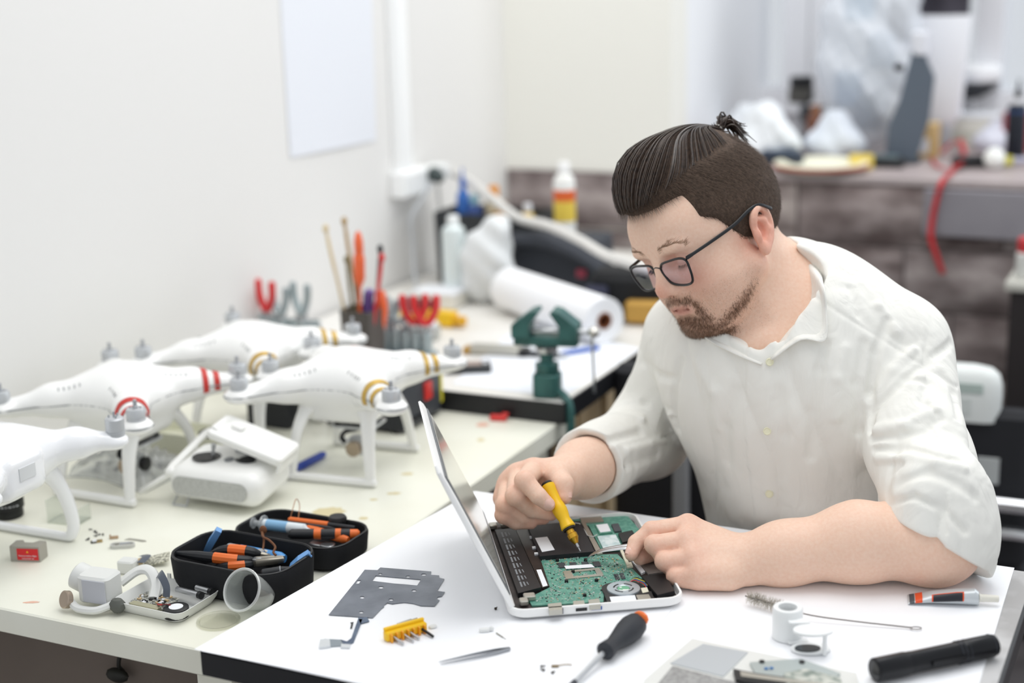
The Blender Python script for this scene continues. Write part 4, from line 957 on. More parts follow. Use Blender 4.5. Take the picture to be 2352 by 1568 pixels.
for k_, off in enumerate((0, 1)):
    pts = [P(1345, 1288-off, ZW+.0118), P(1357, 1275-off*1.5, .770), P(1380, 1266-off*3, .778), P(1415, 1260-off*4, .784), P(1452, 1255-off*5, .788), P(1520, 1240-off*3, .792), P(1600, 1222, .796)]
    c = [Vector(p)-twl for p in spl(pts, 5)]; n = len(c); mb = MB()
    mb.tube(c, [.0006+.0036*min(1, (i/n)*2.2)*(1 if i < n*.7 else 1-.4*(i/n-.7)) for i in range(n)], 8, flat=(.22, 1) if 0 else (1, .28)); ob('arm', mb, stl, tw)
# ---------------------------------------------------------------- things lying on the white paper
def holed(outer, holes, z0, z1):
    bm = bmesh.new(); edges = []
    for lp in [outer]+holes:
        vs = [bm.verts.new((p[0], p[1], z1)) for p in lp]
        for i in range(len(vs)): edges.append(bm.edges.new((vs[i-1], vs[i])))
    bmesh.ops.triangle_fill(bm, use_beauty=True, edges=edges)
    bmesh.ops.recalc_face_normals(bm, faces=bm.faces)
    if sum(f.normal.z for f in bm.faces) < 0: bmesh.ops.reverse_faces(bm, faces=bm.faces)
    r = bmesh.ops.extrude_face_region(bm, geom=list(bm.faces)); 
    for v in [g for g in r['geom'] if isinstance(g, bmesh.types.BMVert)]: v.co.z = z0
    bmesh.ops.recalc_face_normals(bm, faces=bm.faces)
    m = bpy.data.meshes.new('plate'); bm.to_mesh(m); bm.free(); return m
ZP = ZW+.0006
def A4(x, y): return (700+x/3.92, 1280+y/3.92)
def loc2(pts, o, z=ZP): return [((P(*p, z)-o).x, (P(*p, z)-o).y) for p in pts]
def psingle(name, mesh, m, label, cat, o, group=None):
    mesh.materials.clear(); mesh.materials.append(m); x = ob(name, mesh, None); x.location = o; return tag(x, label, cat, group)
o = P(900, 1360, ZP)
out = [A4(*p) for p in ((215, 518), (480, 190), (540, 112), (655, 116), (680, 92), (1140, 128), (1132, 158), (1210, 163), (1212, 186), (1258, 195), (1190, 303), (1262, 312), (1232, 352), (1200, 356), (1184, 374), (1214, 386), (1170, 440), (1045, 436), (980, 416), (900, 406), (820, 414), (790, 420), (745, 410), (712, 432), (715, 444), (690, 462), (612, 545), (430, 532))]
def ell2(x, y, rx, ry, n=14): return [A4(x+rx*cos(2*pi*k/n), y+ry*sin(2*pi*k/n)) for k in range(n)]
hol = [[A4(*p) for p in ((640, 165), (1048, 200), (1012, 254), (905, 244), (800, 236), (606, 212))], ell2(680, 150, 16, 8), ell2(930, 174, 21, 9), ell2(1072, 156, 24, 10), ell2(686, 271, 25, 11), ell2(984, 300, 23, 10), ell2(517, 361, 22, 11), ell2(777, 382, 22, 10), ell2(509, 495, 21, 10), [A4(*p) for p in ((475, 208), (507, 206), (490, 236), (458, 240))]]
sm2 = mat('shield_metal', '80858e', .26, .75, alt='6b7079', nscale=26, nlo=.35, nhi=.65, bump=.25, bscale=40)
psingle('shield_plate', holed(loc2(out, o), [loc2(h, o) for h in hol], 0, .0005), sm2, 'thin dark grey metal shield sheet with holes on the white paper', 'metal plate', o)
# flex cable
o = P(790, 1460, ZP); fx = thing('flex_cable', 'grey blue flat flex cable with connector beside the metal shield', 'cable', o)
flm = mat('flex_blue', '5c6b80', .35, .3, alt='47566e', nscale=40)
def strip(pts, m, name, z0=.0002, z1=.0009, par=fx): mb = MB(); mb.prism(loc2([A4(*p) for p in pts], o), z0, z1); return ob(name, mb, m, par, sm=10)
strip([(480, 560), (520, 560), (440, 770), (400, 790), (345, 780), (320, 742), (380, 760), (420, 730)], flm, 'ribbon'); strip([(160, 745), (180, 736), (330, 745), (345, 782), (335, 800), (235, 808), (160, 800)], mat('flex_grey', '8b949b', .35, .4), 'ribbon_end')
strip([(140, 755), (225, 750), (232, 812), (132, 826)], mat('connector_silver', 'd5d8da', .3, .6), 'connector', .0002, .0028); strip([(330, 790), (415, 795), (405, 822), (325, 820)], MATS['connector_silver'], 'connector', .0002, .002); strip([(480, 548), (560, 540), (582, 578), (500, 600)], flm, 'pad')
strip([(410, 590), (440, 585), (437, 592), (425, 640), (410, 640), (420, 598)], bpl, 'stiffener')
# yellow bit holder
o = P(935, 1462, ZP); bh_ = thing('bit_holder', 'yellow plastic bit holder with small metal bits', 'bit holder', o)
a_, b_ = P(884, 1472, ZP), P(978, 1446, ZP); dx = (b_-a_); ang_ = atan2(dx.y, dx.x); Lb = dx.length
Mb = Matrix.Translation(a_+dx*.5-o) @ Matrix.Rotation(ang_, 4, 'Z')
ob('bar', MB().slab(Lb, .011, .011, .003, .0015, (0, 0, 0), Mb), yel, bh_)
ob('ridge', MB().slab(Lb*.98, .004, .004, .0015, .0008, (0, .003, .0105), Mb), yel, bh_)
for k in range(7):
    u_ = (k-3)/3.5*Lb*.47; ob('rib', MB().slab(.0022, .0055, .010, .0008, .0004, (u_, -.0072, 0), Mb), mat('yellow_orange', 'eda21c', .4), bh_)
for k, (u_, m_, ln) in enumerate(((-.34, stl, .018), (-.1, stl, .018), (.06, stl, .016), (.36, bpl, .020))):
    mb = MB(); mb.cyl((u_*Lb, -.004, .005), (u_*Lb+.004, -.004-ln, .0023), .0017, .0016, 8, Mb); ob('bit', mb, m_, bh_)
# loose bits, contacts and screws
def lay_bit(x0, y0, x1, y1, r, m, label, cat='bit', name='screw_bit', group=None, r2=None):
    a, b = P(x0, y0, ZP+r), P(x1, y1, ZP+r); mb = MB(); d = b-a; mb.tube([Vector(), d*.7, d*.72, d], [r, r, (r2 or r*.5), (r2 or r*.45)], 8); return single(name, mb, m, label, cat, a, group=group)
lay_bit(913, 1434, 958, 1419, .0019, tin, 'single loose grey metal bit above the yellow bit holder')
lay_bit(1140, 1453, 1162, 1467, .0008, tin, 'tiny metal pin to the right of the yellow bit holder')
mb = MB(); mb.slab(.012, .006, .004, .002, .0008); mb.ball((.008, 0, .003), (.003, .002, .003)); single('foam_pad', mb, mat('pale_foam', 'e6e7e6', .8), 'small pale foam piece above the steel tweezers', 'foam piece', P(1113, 1450, ZP), .1)
mb = MB(); mb.slab(.010, .007, .003, .003, .001); single('foam_pad', mb, MATS['pale_foam'], 'small pale foam piece right beside the yellow bit holder', 'foam piece', P(994, 1441, ZP), .4)
scr_m = mat('screw_dark', '3a332c', .4, .5)
def screw(x, y, rz, label, s=1.0, z=ZP, grp='loose screws on the white paper', m=None):
    mb = MB(); M_ = TR(0, 0, .0012*s, 0, 90, 0); mb.lathe([(.0001, 0), (.0017*s, .0001), (.0019*s, .0007*s), (.0008*s, .0010*s), (.0007*s, .005*s), (.0002*s, .0056*s)], M_, 8); return single('screw', mb, m or scr_m, label, 'screw', P(x, y, z), rz, grp)
for i, (x, y, r_) in enumerate(((1242, 1532, .3), (1250, 1541, 2.4), (1138, 1400, 1.2), (1268, 1547, .9))): screw(x, y, r_, ['leftmost tiny dark screw on the paper below the steel tweezers', 'second tiny dark screw on the paper, next to the leftmost one', 'tiny dark screw on the paper beside the notebook corner', 'tiny dark screw nearest the picture bottom beside the screwdriver shaft'][i])
mb = MB(); mb.tube(spl([(0, 0, .001), (.006, .002, .0012), (.013, .0035, .001), (.018, .002, .001)], 4), .0006, 5); mb.slab(.008, .004, .002, .001, .0005); single('contact_spring', mb, mat('bronze', '8f7f66', .4, .6), 'small bronze contact strip near the screwdriver shaft', 'contact strip', P(1275, 1531, ZP))
mb = MB(); mb.tube(spl([(0, 0, .001), (.005, .004, .0012), (.009, .006, .001)], 4), .0007, 5); single('contact_spring', mb, bpl, 'small dark clip lying just off the notebook front left corner', 'contact strip', P(1190, 1412, ZP))
# tweezers on the paper
o = P(1010, 1527, ZP); e = P(1172, 1493, ZP); d = e-o; nrm_ = Vector((-d.y, d.x, 0)).normalized(); tz = thing('tweezers', 'straight steel tweezers lying on the white paper', 'tweezers', o)
for s_ in (1, -1):
    c = [d*t+nrm_*s_*w+Vector((0, 0, .0022)) for t, w in ((0, .0028), (.25, .0034), (.55, .0040), (.8, .0030), (.95, .0012), (1, .0008))]
    mb = MB(); mb.tube([Vector(q) for q in spl(c, 4)], [.0005]+[.0007+.0015*min(1, i/12) for i in range(1, 19)]+[.0018, .0016], 6, flat=(.5, 1)); ob('arm', mb, mat('steel_dark', '9da0a5', .3, .9), tz)
# black screwdriver
o = P(1388, 1497, ZP+.012); e = P(1466, 1428, ZP+.015); d = (e-o); L_ = d.length; Mx = axis_frame(Vector(), d); bs = thing('screwdriver', 'screwdriver with black rubber grip handle lying on the white paper', 'screwdriver', o)
gr = mat('rubber_charcoal', '2a2d33', .6)
ob('handle', MB().lathe([(.0065, -.002), (.0105, .002), (.0098, L_*.12), (.0085, L_*.24), (.0105, L_*.40), (.0138, L_*.62), (.0148, L_*.80), (.0130, L_*.94), (.0085, L_*1.03), (.003, L_*1.05)], Mx, 18), gr, bs)
ob('end_cap', MB().ball((0.0035, -.006, L_*.98), (.010, .009, .006), 10, Mx), mat('orange_plastic', 'e8702a', .4), bs)
q = P(1318, 1568, ZP+.0045)-o; qq = q*1.35; mb = MB(); mb.tube([d.normalized()*-.001, q*.97, qq], [.0032, .0030, .0028], 10); ob('shaft', mb, stl, bs); mb = MB(); mb.tube([q*.96, q*1.3], [.0033, .0032], 10); ob('shaft_tip', mb, mat('steel_black', '4a4c52', .4, .7), bs)
# wire brush
o = P(1715, 1371, ZP+.009); brs = thing('wire_brush', 'thin bottle brush with pale bristles and long twisted wire handle', 'brush', o)
ln = [P(1712, 1368, ZP+.010), P(1745, 1378, ZP+.010), P(1795, 1393, ZP+.009), P(1860, 1412, ZP+.007), P(1960, 1426, ZP+.004), P(2095, 1441, ZP+.0015)]
c = [Vector(p)-o for p in spl(ln, 6)]; mb = MB(); mb.tube(c, .0009, 6); ob('wire', mb, mat('wire_grey', '8f8a88', .4, .5), brs)
e = P(2104, 1442, ZP+.0015)-o; mb = MB(); mb.tube([(e.x+.006*cos(a), e.y+.0035*sin(a), e.z) for a in np.linspace(0, 2*pi, 15)[:-1]], .0007, 5, closed=True); ob('loop', mb, MATS['wire_grey'], brs)
mb = MB(); rn = random.Random(2); ax_ = (c[12]-c[2]).normalized()
for k in range(800):
    t = rn.uniform(.02, 1); b_ = c[1]*(1-t)+c[12]*t; v = Vector((rn.gauss(0, 1), rn.gauss(0, 1), rn.gauss(0, 1))); v = (v-ax_*v.dot(ax_)).normalized(); r_ = rn.uniform(.007, .0098); e_ = b_+v*r_+ax_*rn.uniform(-.0015, .0015)
    sd_ = v.cross(ax_)*.00025; mb.add([b_-sd_, b_+sd_, e_+sd_*.6, e_-sd_*.6], [(0, 1, 2, 3)])
tag(ob('bristles', mb, mat('bristle', 'cfcabf', .7), brs, sm=0), 'pale bristles', None, kind='stuff')
# glue tube
o = P(2085, 1378, ZP); tu = thing('glue_tube', 'grey and white glue tube with red end and pale cap', 'tube', o)
e = P(2248, 1388, ZP); d = e-o; Lt = d.length; Mt_ = frame(Vector((0, 0, .0085)), d, (0, 0, 1)); secs = []
for t, w, h2 in ((0, .013, .0010), (.12, .0125, .0030), (.35, .0115, .0062), (.7, .0105, .0088), (.93, .0098, .0096), (.99, .0075, .0078), (1.0, .005, .005)):
    zoff = -.0085+h2+.0002; secs.append(([(zoff+h2*cos(a), w*sin(a)) for a in np.linspace(0, 2*pi, 21)[:-1]], t*Lt))
tb = MB(); tb.loft(secs[:3], Mt_); tbm = mat('tube_silver', 'c9ced1', .35, .3)
ob('body', MB().loft(secs, Mt_), tbm, tu)
def tube_patch(t0, t1, a0, a1, m, nm, lift=.0004):
    mb = MB(); rows = []
    for t in np.linspace(t0, t1, 6):
        T = [0, .12, .35, .7, .93, .99, 1.0]; w = np.interp(t, T, [.013, .0125, .0115, .0105, .0098, .0075, .005]); h2 = np.interp(t, T, [.001, .003, .0062, .0088, .0096, .0078, .005])
        rows.append([Mt_ @ Vector((-.0085+h2+.0002+(h2+lift)*cos(a), (w+lift)*sin(a), t*Lt)) for a in np.linspace(a0, a1, 9)])
    mb.grid(rows); return ob(nm, mb, m, tu, sm=60)
cand = -1 if (Mt_ @ Vector((0, -1, 0))).y < (Mt_ @ Vector((0, 1, 0))).y else 1
tube_patch(.10, .20, -1.7, 1.7, mat('tube_red', 'e4511f', .4), 'end_band'); tube_patch(.02, .09, -1.7, 1.7, mat('tube_charcoal', '4b4f55', .4), 'crimp_band')
tube_patch(.33, .78, cand*.55, cand*1.75, MATS['tube_red'], 'label_border', .0005); tube_patch(.35, .76, cand*.68, cand*1.75, mat('tube_black', '22232b', .4), 'label', .0008)
ob('cap', MB().lathe([(.0052, Lt), (.0052, Lt*1.01), (.0045, Lt*1.02), (.0040, Lt*1.27), (.003, Lt*1.275)], frame(Vector((0, 0, .0085)), d, (0, 0, 1)), 14), mat('cap_ivory', 'e4e1d6', .4), tu)
for k, (t, tx) in enumerate(((.80, 'lll ll'), (.30, 'ii i'))):
    pass
# flashlight
o = P(2030, 1534, ZP+.0125); e = P(2285, 1480, ZP+.0118); d = e-o; Lf = d.length; Mf = frame(Vector(), d); fl_ = thing('flashlight', 'black anodised metal flashlight at the table corner', 'flashlight', o)
anod = mat('anodised_black', '141519', .28, .35)
ob('head', MB().lathe([(.0110, -.012), (.0128, -.0105), (.0128, .026), (.0122, .028), (.0122, .0285)], Mf, 24), anod, fl_); ob('lens', MB().lathe([(.0003, -.0122), (.0102, -.0122), (.0104, -.0105)], Mf, 20), mat('black_glass', '0c0c10', .1), fl_)
ob('barrel', MB().lathe([(.0120, .0285), (.0120, .034), (.0117, .036), (.0117, Lf*.66), (.0120, Lf*.68), (.0120, Lf*.70)], Mf, 24), anod, fl_)
ob('tail', MB().lathe([(.0115, Lf*.70), (.0124, Lf*.715), (.0124, Lf*.95), (.0115, Lf*.99), (.0085, Lf), (.0080, Lf*.985)], Mf, 24), anod, fl_)
for t in (.655, .69, .73, .955): ob('knurl_ring', MB().lathe([(.0118, Lf*t-.0008), (.0128, Lf*t), (.0118, Lf*t+.0008)], Mf, 24, cap=False), mat('anodised_grey', '3c3f46', .3, .6), fl_)
cl = MB(); cl.box((.0130, 0, Lf*.52), (.0010, .006, Lf*.30)); 
for v in range(len(cl.v)): cl.v[v] = tuple(Mf @ Vector(cl.v[v]))
ob('pocket_clip', cl, anod, fl_)
# folding loupe: white cup and swivelling oval lens plates
o = P(1808, 1462, ZP); lo = thing('folding_loupe', 'white folding loupe with round cup and swung-out oval lens plates', 'magnifier', o)
wgl = mat('loupe_white', 'eef0f0', .3)
ob('cup', MB().lathe([(.0165, 0), (.0168, .002), (.0168, .034), (.0155, .036), (.0105, .036), (.0095, .031), (.0095, .02)], None, 28), wgl, lo); ob('eyepiece', MB().lathe([(.0003, .024), (.0095, .024), (.0095, .0235)], None, 20), mat('loupe_dark', '3a4044', .2, .3), lo)
c1 = P(1868, 1446, ZP+.028)-o; c2 = P(1862, 1492, ZP)-o
for c_, zz, nm in ((c1, .026, 'lens_plate'), (c2, .0004, 'base_plate')):
    mb = MB(); mb.loft([([(c_.x+.0215*cos(a)+.0, c_.y+.014*sin(a)) for a in np.linspace(0, 2*pi, 29)[:-1]], zz), ([(c_.x+.0215*cos(a), c_.y+.014*sin(a)) for a in np.linspace(0, 2*pi, 29)[:-1]], zz+.0025)]); mb.slab(.024, .012, .0025, .004, .0006, ((c_.x)*.45, c_.y*.45, zz)); ob(nm, mb, wgl, lo)
ob('post', MB().cyl((c1.x+.012, c1.y-.004, .0004), (c1.x+.012, c1.y-.004, .027), .0026, n=12), wgl, lo)
mb = MB(); mb.loft([([(c2.x-.004+.014*cos(a), c2.y-.003+.0085*sin(a)) for a in np.linspace(0, 2*pi, 25)[:-1]], .003), ([(c2.x-.004+.014*cos(a), c2.y-.003+.0085*sin(a)) for a in np.linspace(0, 2*pi, 25)[:-1]], .0042)]); ob('lens_glass', mb, MATS['loupe_dark'], lo)
# dismantled palm rest with touch pad and boards, cut by the frame edge
o = P(1700, 1540, ZP); pr = thing('notebook_palm_rest', 'dismantled silver notebook palm rest with touch pad and loose boards', 'computer part', o)
def prp(pts, z0, z1, m, nm): mb = MB(); mb.prism(loc2(pts, o, ZP+z1), z0, z1); return ob(nm, mb, m, pr, sm=15)
prp([(1590, 1466), (1968, 1545), (1990, 1680), (1440, 1660), (1480, 1560)], 0, .004, mat('palm_rest_frame', 'dcdcd8', .5), 'frame')
prp([(1615, 1478), (1718, 1497), (1662, 1553), (1540, 1522)], .004, .005, mat('touch_pad_grey', 'bdc2c6', .4, .3), 'touch_pad')
prp([(1545, 1528), (1660, 1558), (1700, 1568), (1640, 1640), (1470, 1620)], .004, .0052, mat('perforated_plate', 'a7a7a6', .5, .3, alt='8e8e8d', nscale=240), 'perforated_plate')
prp([(1722, 1520), (1840, 1512), (1930, 1545), (1905, 1568), (1735, 1545)], .004, .007, mat('plate_teal_grey', 'b4bdbc', .35, .5), 'shield')
prp([(1684, 1535), (1735, 1545), (1905, 1570), (1900, 1590), (1690, 1560)], .004, .009, bpl, 'edge_strip'); prp([(1700, 1540), (1740, 1548), (1890, 1568), (1890, 1576), (1702, 1552)], .009, .0105, tin, 'contact_bar')
prp([(1800, 1545), (1850, 1535), (1930, 1556), (1950, 1620), (1820, 1620)], .007, .0095, mat('board_pale', 'c8c9c0', .5, alt='7d8880', nscale=90), 'board')
for p in ((1760, 1534), (1772, 1533)): q = P(*p, ZP+.008)-o; ob('chip', MB().slab(.004, .003, .0015, .0005, .0003, (q.x, q.y, .007)), mat('chip_blue', '3a7ab8', .4), pr)
for p in ((1750, 1518), (1842, 1519)): q = P(*p, ZP+.008)-o; ob('screw_boss', MB().cyl((q.x, q.y, .004), (q.x, q.y, .0085), .003, n=10), bpl, pr)
# ---------------------------------------------------------------- drones on the cream bench
dw = mat('drone_white', 'f6f6f4', .22, coat=.3); mot = mat('motor_grey', 'c6c9cc', .42, .45); motd = mat('motor_dark', 'a9acb0', .4, .45)
DZ = .150; DM = .124
ds = SDF()
ds.ell((0, 0, .143), (.070, .066, .036), None, k=.01); ds.box((0, 0, .114), (.060, .050, .032), None, .018, k=.03)
for sx in (1, -1):
    for sy in (1, -1):
        ds.cone((sx*.02, sy*.02, .147), (sx*.072, sy*.072, .146), .033, .0225, k=.035); ds.cone((sx*.072, sy*.072, .146), (sx*.112, sy*.112, .142), .0225, .0150, k=.02)
        ds.ell((sx*DM, sy*DM, .1425), (.0245, .0245, .0120), None, k=.010)
dp_, dq_ = ds.mesh(.0036); drone_shell = np_mesh('shell', dp_, dq_, dw)
def surf(sdf, o, d, r0=.0, r1=.12, n=60):
    o = np.array(o, float); d = nrm(d); ts = np.linspace(r0, r1, n); v = sdf.ev(o+ts[:, None]*d); i = np.nonzero(v > 0)[0]
    return o+d*(ts[i[0]] if len(i) else r1)
def seam(sdf, z, n=220):
    out = []
    for k in range(n):
        a = 2*pi*k/n; dd = np.array([cos(a), sin(a), 0.]); ts = np.linspace(.03, .21, 120); v = sdf.ev(np.array([0, 0, z])+ts[:, None]*dd); i = np.nonzero(v < 0)[0]; out.append(Vector(np.array([0, 0, z])+dd*(ts[i[-1]] if len(i) else .05)))
    return out
def band(sdf, sx, sy, s0, s1, off=.0006):
    mb = MB(); rows = []; dd = nrm([sx, sy, 0]); side = nrm([-sy, sx, 0])
    for s_ in np.linspace(s0, s1, 4):
        zc = np.interp(s_, [0, .102, .158], [.147, .146, .142]); r = []
        for a in np.linspace(radians(-115), radians(115), 17):
            v = side*sin(a)+np.array([0, 0, 1])*cos(a); p = surf(sdf, dd*s_+np.array([0, 0, zc]), v, .005, .06, 80); r.append(Vector(p+v*off))
        rows.append(r)
    mb.grid(rows); return mb
seam_mesh = None; sm_pts = seam(ds, .1440)
_mb = MB(); _mb.tube(sm_pts, .0010, 4, closed=True); seam_mesh = me('seam', _mb, mat('seam_grey', '787c7e', .5))
_mb = MB(); _mb.lathe([(.0130, 0), (.0138, .001), (.0138, .003), (.0132, .0035), (.0132, .0045), (.0138, .005), (.0138, .0155), (.0125, .018), (.0095, .0188), (.004, .0188)], None, 24); motor_mesh = me('motor', _mb, mot)
_mb = MB(); _mb.lathe([(.0042, .0185), (.0042, .021), (.0028, .022), (.0028, .030), (.0018, .031)], None, 12)
for k in range(4): _mb.slab(.003, .0016, .002, .0005, .0002, (.0075*cos(k*pi/2+.4), .0075*sin(k*pi/2+.4), .0185))
shaft_mesh = me('shaft', _mb, motd)
leg_pts = lambda sx, sy: [(sx*.046, sy*.040, .115), (sx*.054, sy*.056, .098), (sx*.060, sy*.072, .07), (sx*.064, sy*.081, .03), (sx*.066, sy*.085, .008)]
gear = {}
for sy in (1, -1):
    for sx in (1, -1):
        _mb = MB(); c = [Vector(p) for p in spl(leg_pts(sx, sy), 4)]; _mb.tube(c, [float(np.interp(i/(len(c)-1), [0, .25, .6, 1], [.020, .0115, .0085, .0070])) for i in range(len(c))], 12, flat=(1.1, .8)); gear[(sx, sy)] = me('leg', _mb, dw)
    _mb = MB(); _mb.tube([Vector((x_, sy*.0855, .0068)) for x_ in (-.076, -.074, -.06, 0, .06, .074, .076)], [.004, .0062, .0068, .0066, .0068, .0062, .004], 10); gear[sy] = me('skid', _mb, dw)
ventm = mat('vent_grey', '9b9d9e', .6)
def drone(x, y, yaw, label, band_mat, gimbal):
    d = thing('drone', label, 'drone', (x, y, ZC), yaw, 'quadcopters on the cream bench')
    sh_ = ob('shell', drone_shell, None, d); ob('seam', seam_mesh, None, sh_)
    for sx in (1, -1):
        for sy in (1, -1):
            m = ob('motor', motor_mesh, None, d, loc=(sx*DM, sy*DM, .1515)); ob('shaft', shaft_mesh, None, m); ob('leg', gear[(sx, sy)], None, d)
    for sy in (1, -1): ob('skid', gear[sy], None, d)
    for sy in (1, -1):
        for s0 in (.118, .136): ob('stripe', band(ds, 1, sy, s0, s0+.009), band_mat, d)
    for sx, sy in ((1, -1), (-1, -1), (1, 1)):
        for k in range(5):
            s_ = .045+k*.0055; dd = np.array([sx, sy, 0])/sqrt(2); sd_ = np.array([-sy, sx, 0])/sqrt(2)*(1 if (sx*sy > 0) else -1)*(1)
            sd_ = sd_ if sd_[1] < 0 else -sd_
            p = surf(ds, dd*s_*1.4+np.array([0, 0, .15]), sd_*.75+np.array([0, 0, .66]), .004, .06, 80); mb = MB(); mb.box((0, 0, 0), (.0018, .0008, .006)); v = ob('vent', mb, ventm, d, loc=Vector(p)); v.rotation_euler = (radians(-35), 0, atan2(sd_[0], -sd_[1]))
    for k in range(5):
        mb = MB(); mb.box((0, 0, 0), (.002, .0008, .012)); ob('vent', mb, ventm, d, loc=(.006+k*.006, -.0502, .122))
    for k, (xx, w_) in enumerate(((-.038, .008), (-.026, .006), (-.016, .009))): mb = MB(); mb.box((0, 0, 0), (w_, .0008, .004)); ob('marking', mb, mat('marking_grey', 'b4b6b7', .6), d, loc=(xx, -.0502, .128-.004*(k % 2)))
    if gimbal:
        gm = mat('gimbal_grey', 'c9cbcc', .35, .3)
        ob('gimbal_plate', MB().slab(.075, .062, .004, .012, .001, (.012, 0, .070)), gm, d); ob('gimbal_top', MB().slab(.06, .05, .006, .01, .001, (.01, 0, .0775)), bpl, d)
        for a in ((.036, .024), (.036, -.024), (-.014, .024), (-.014, -.024)): ob('damper', MB().ball((a[0], a[1], .076), .005, 10), bpl, d)
        mb = MB(); mb.tube([Vector(p) for p in spl([(.010, 0, .070), (.010, 0, .062), (-.012, .002, .055), (-.020, .002, .045), (-.014, .002, .036)], 5)], .006, 8, flat=(1, .6)); ob('yaw_arm', mb, bpl, d)
        mb = MB(); mb.slab(.030, .026, .026, .006, .002, (.010, 0, .022)); cm = ob('camera', mb, gm, d)
        mb = MB(); mb.lathe([(.010, 0), (.011, .002), (.011, .008), (.009, .009)], TR(.025, 0, .035, 0, 90, 0), 16); ob('lens', mb, bpl, cm)
        mb = MB(); mb.lathe([(.011, 0), (.012, .002), (.012, .012), (.011, .013)], TR(.010, -.013, .035, 90, 0, 0), 16); ob('roll_motor', mb, mat('motor_bronze', 'b5a48f', .35, .6), cm)
    return d
goldb = mat('stripe_gold', 'c9a653', .35, .3); redb = mat('stripe_red', 'c63a33', .4)
drone(-.254, 2.246, -.332, 'white drone with gold arm stripes standing nearest the notebook', goldb, True)
drone(-.593, 2.193, -.438, 'white drone with red arm stripes', redb, True)
db = drone(-.437, 2.432, -.447, 'white drone with gold arm stripes standing farthest back behind the other drones', goldb, False)
_mb = MB(); _mb.tube([Vector(p) for p in spl([(-.062, -.052, .172), (-.060, -.058, .170), (-.059, -.062, .160), (-.063, -.0625, .152)], 4)], .005, 8, flat=(1.0, .6)); ob('strap', _mb, bpl, db)
# glossy drone cut by the left edge of the picture
fi = radians(65.3); CG = Vector((-.7071, 1.8996, ZC))
gd = thing('drone', 'glossy plain white drone with curved landing gear at the left picture edge', 'drone', CG, fi, 'quadcopters on the cream bench')
gs = SDF(); gs.ell((0, 0, .138), (.088, .072, .044), None, k=.01); gs.ell((0, 0, .118), (.078, .060, .036), None, k=.03)
for sx in (1, -1):
    for sy in (1, -1): gs.cone((sx*.03, sy*.03, .146), (sx*.085, sy*.085, .147), .033, .018, k=.03); gs.cone((sx*.085, sy*.085, .150), (sx*.122, sy*.122, .145), .018, .011, k=.02); gs.ell((sx*.122, sy*.122, .144), (.017, .017, .009), None, k=.01)
gs.box((-.024, -.062, .142), (.044, .034, .032), None, .018, k=.006)
a_, b_ = gs.mesh(.0034); gl_w = mat('drone_gloss_white', 'f8f9fb', .10, coat=.6); ob('shell', np_mesh('shell', a_, b_, gl_w), None, gd)
ob('battery_button', MB().slab(.030, .0012, .018, .004, .0004, (-.024, -.0965, .136)), mat('marking_pale', 'dcdedf', .5), gd)
for sx in (1, -1):
    for sy in (1, -1):
        mb = MB(); mb.lathe([(.0125, 0), (.0130, .001), (.0130, .0025), (.0122, .003), (.0122, .004), (.0130, .0045), (.0130, .006), (.0122, .0065), (.0130, .0075), (.0130, .024), (.0112, .026), (.0085, .0265), (.004, .0265)], None, 28); m = ob('motor', mb, mot, gd, loc=(sx*.122, sy*.122, .152))
        mb = MB(); mb.lathe([(.0015, .026), (.0015, .034), (.0008, .0345)], None, 8)
        for k in range(3): mb.cyl((.007*cos(k*2.1), .007*sin(k*2.1), .0262), (.007*cos(k*2.1), .007*sin(k*2.1), .030), .0012, n=6)
        ob('shaft', mb, motd, m)
for sx in (1, -1):
    mb = MB(); y0 = -.055
    for sy in (1, -1):
        c = spl([(sx*.050, sy*.050, .122), (sx*.064, sy*.056, .105), (sx*.080, sy*.060 if sy < 0 else .085, .070), (sx*.090, sy*.060 if sy < 0 else .098, .030), (sx*.089, sy*.056 if sy < 0 else .096, .010), (sx*.088, sy*.046 if sy < 0 else .086, .0062)], 5); mb = MB(); mb.tube([Vector(p) for p in c], [float(np.interp(i/(len(c)-1), [0, .3, .7, 1], [.018, .0105, .0085, .0065])) for i in range(len(c))], 12); ob('leg', mb, gl_w, gd)
    mb = MB(); mb.tube([Vector((sx*.088, y_, .0062)) for y_ in (-.048, 0, .088)], .0064, 10); ob('skid', mb, gl_w, gd)
# ---------------------------------------------------------------- black photo lens under it
o = P(22, 1185, ZC); ln_ = thing('camera_lens', 'black photo lens standing under the glossy drone', 'lens', o); lb = mat('lens_black', '121315', .4)
ob('barrel', MB().lathe([(.0185, 0), (.0205, .002), (.0205, .010), (.0195, .011), (.0195, .014), (.0225, .015), (.0225, .038), (.0215, .039), (.0215, .041), (.0225, .042), (.0225, .058), (.021, .060), (.017, .059), (.015, .055)], None, 32), lb, ln_)
for z_, n_ in ((.021, 18), (.033, 26)):
    for k in range(n_):
        a = radians(-130+k*(100/n_)*1.0); 
        if (k % 5) in (0, 3): continue
        ob('engraving', MB().box((0, 0, 0), (.0012, .0004, .0016)), lab, ln_, loc=(.0226*cos(a), .0226*sin(a), z_), rz=a+pi/2)
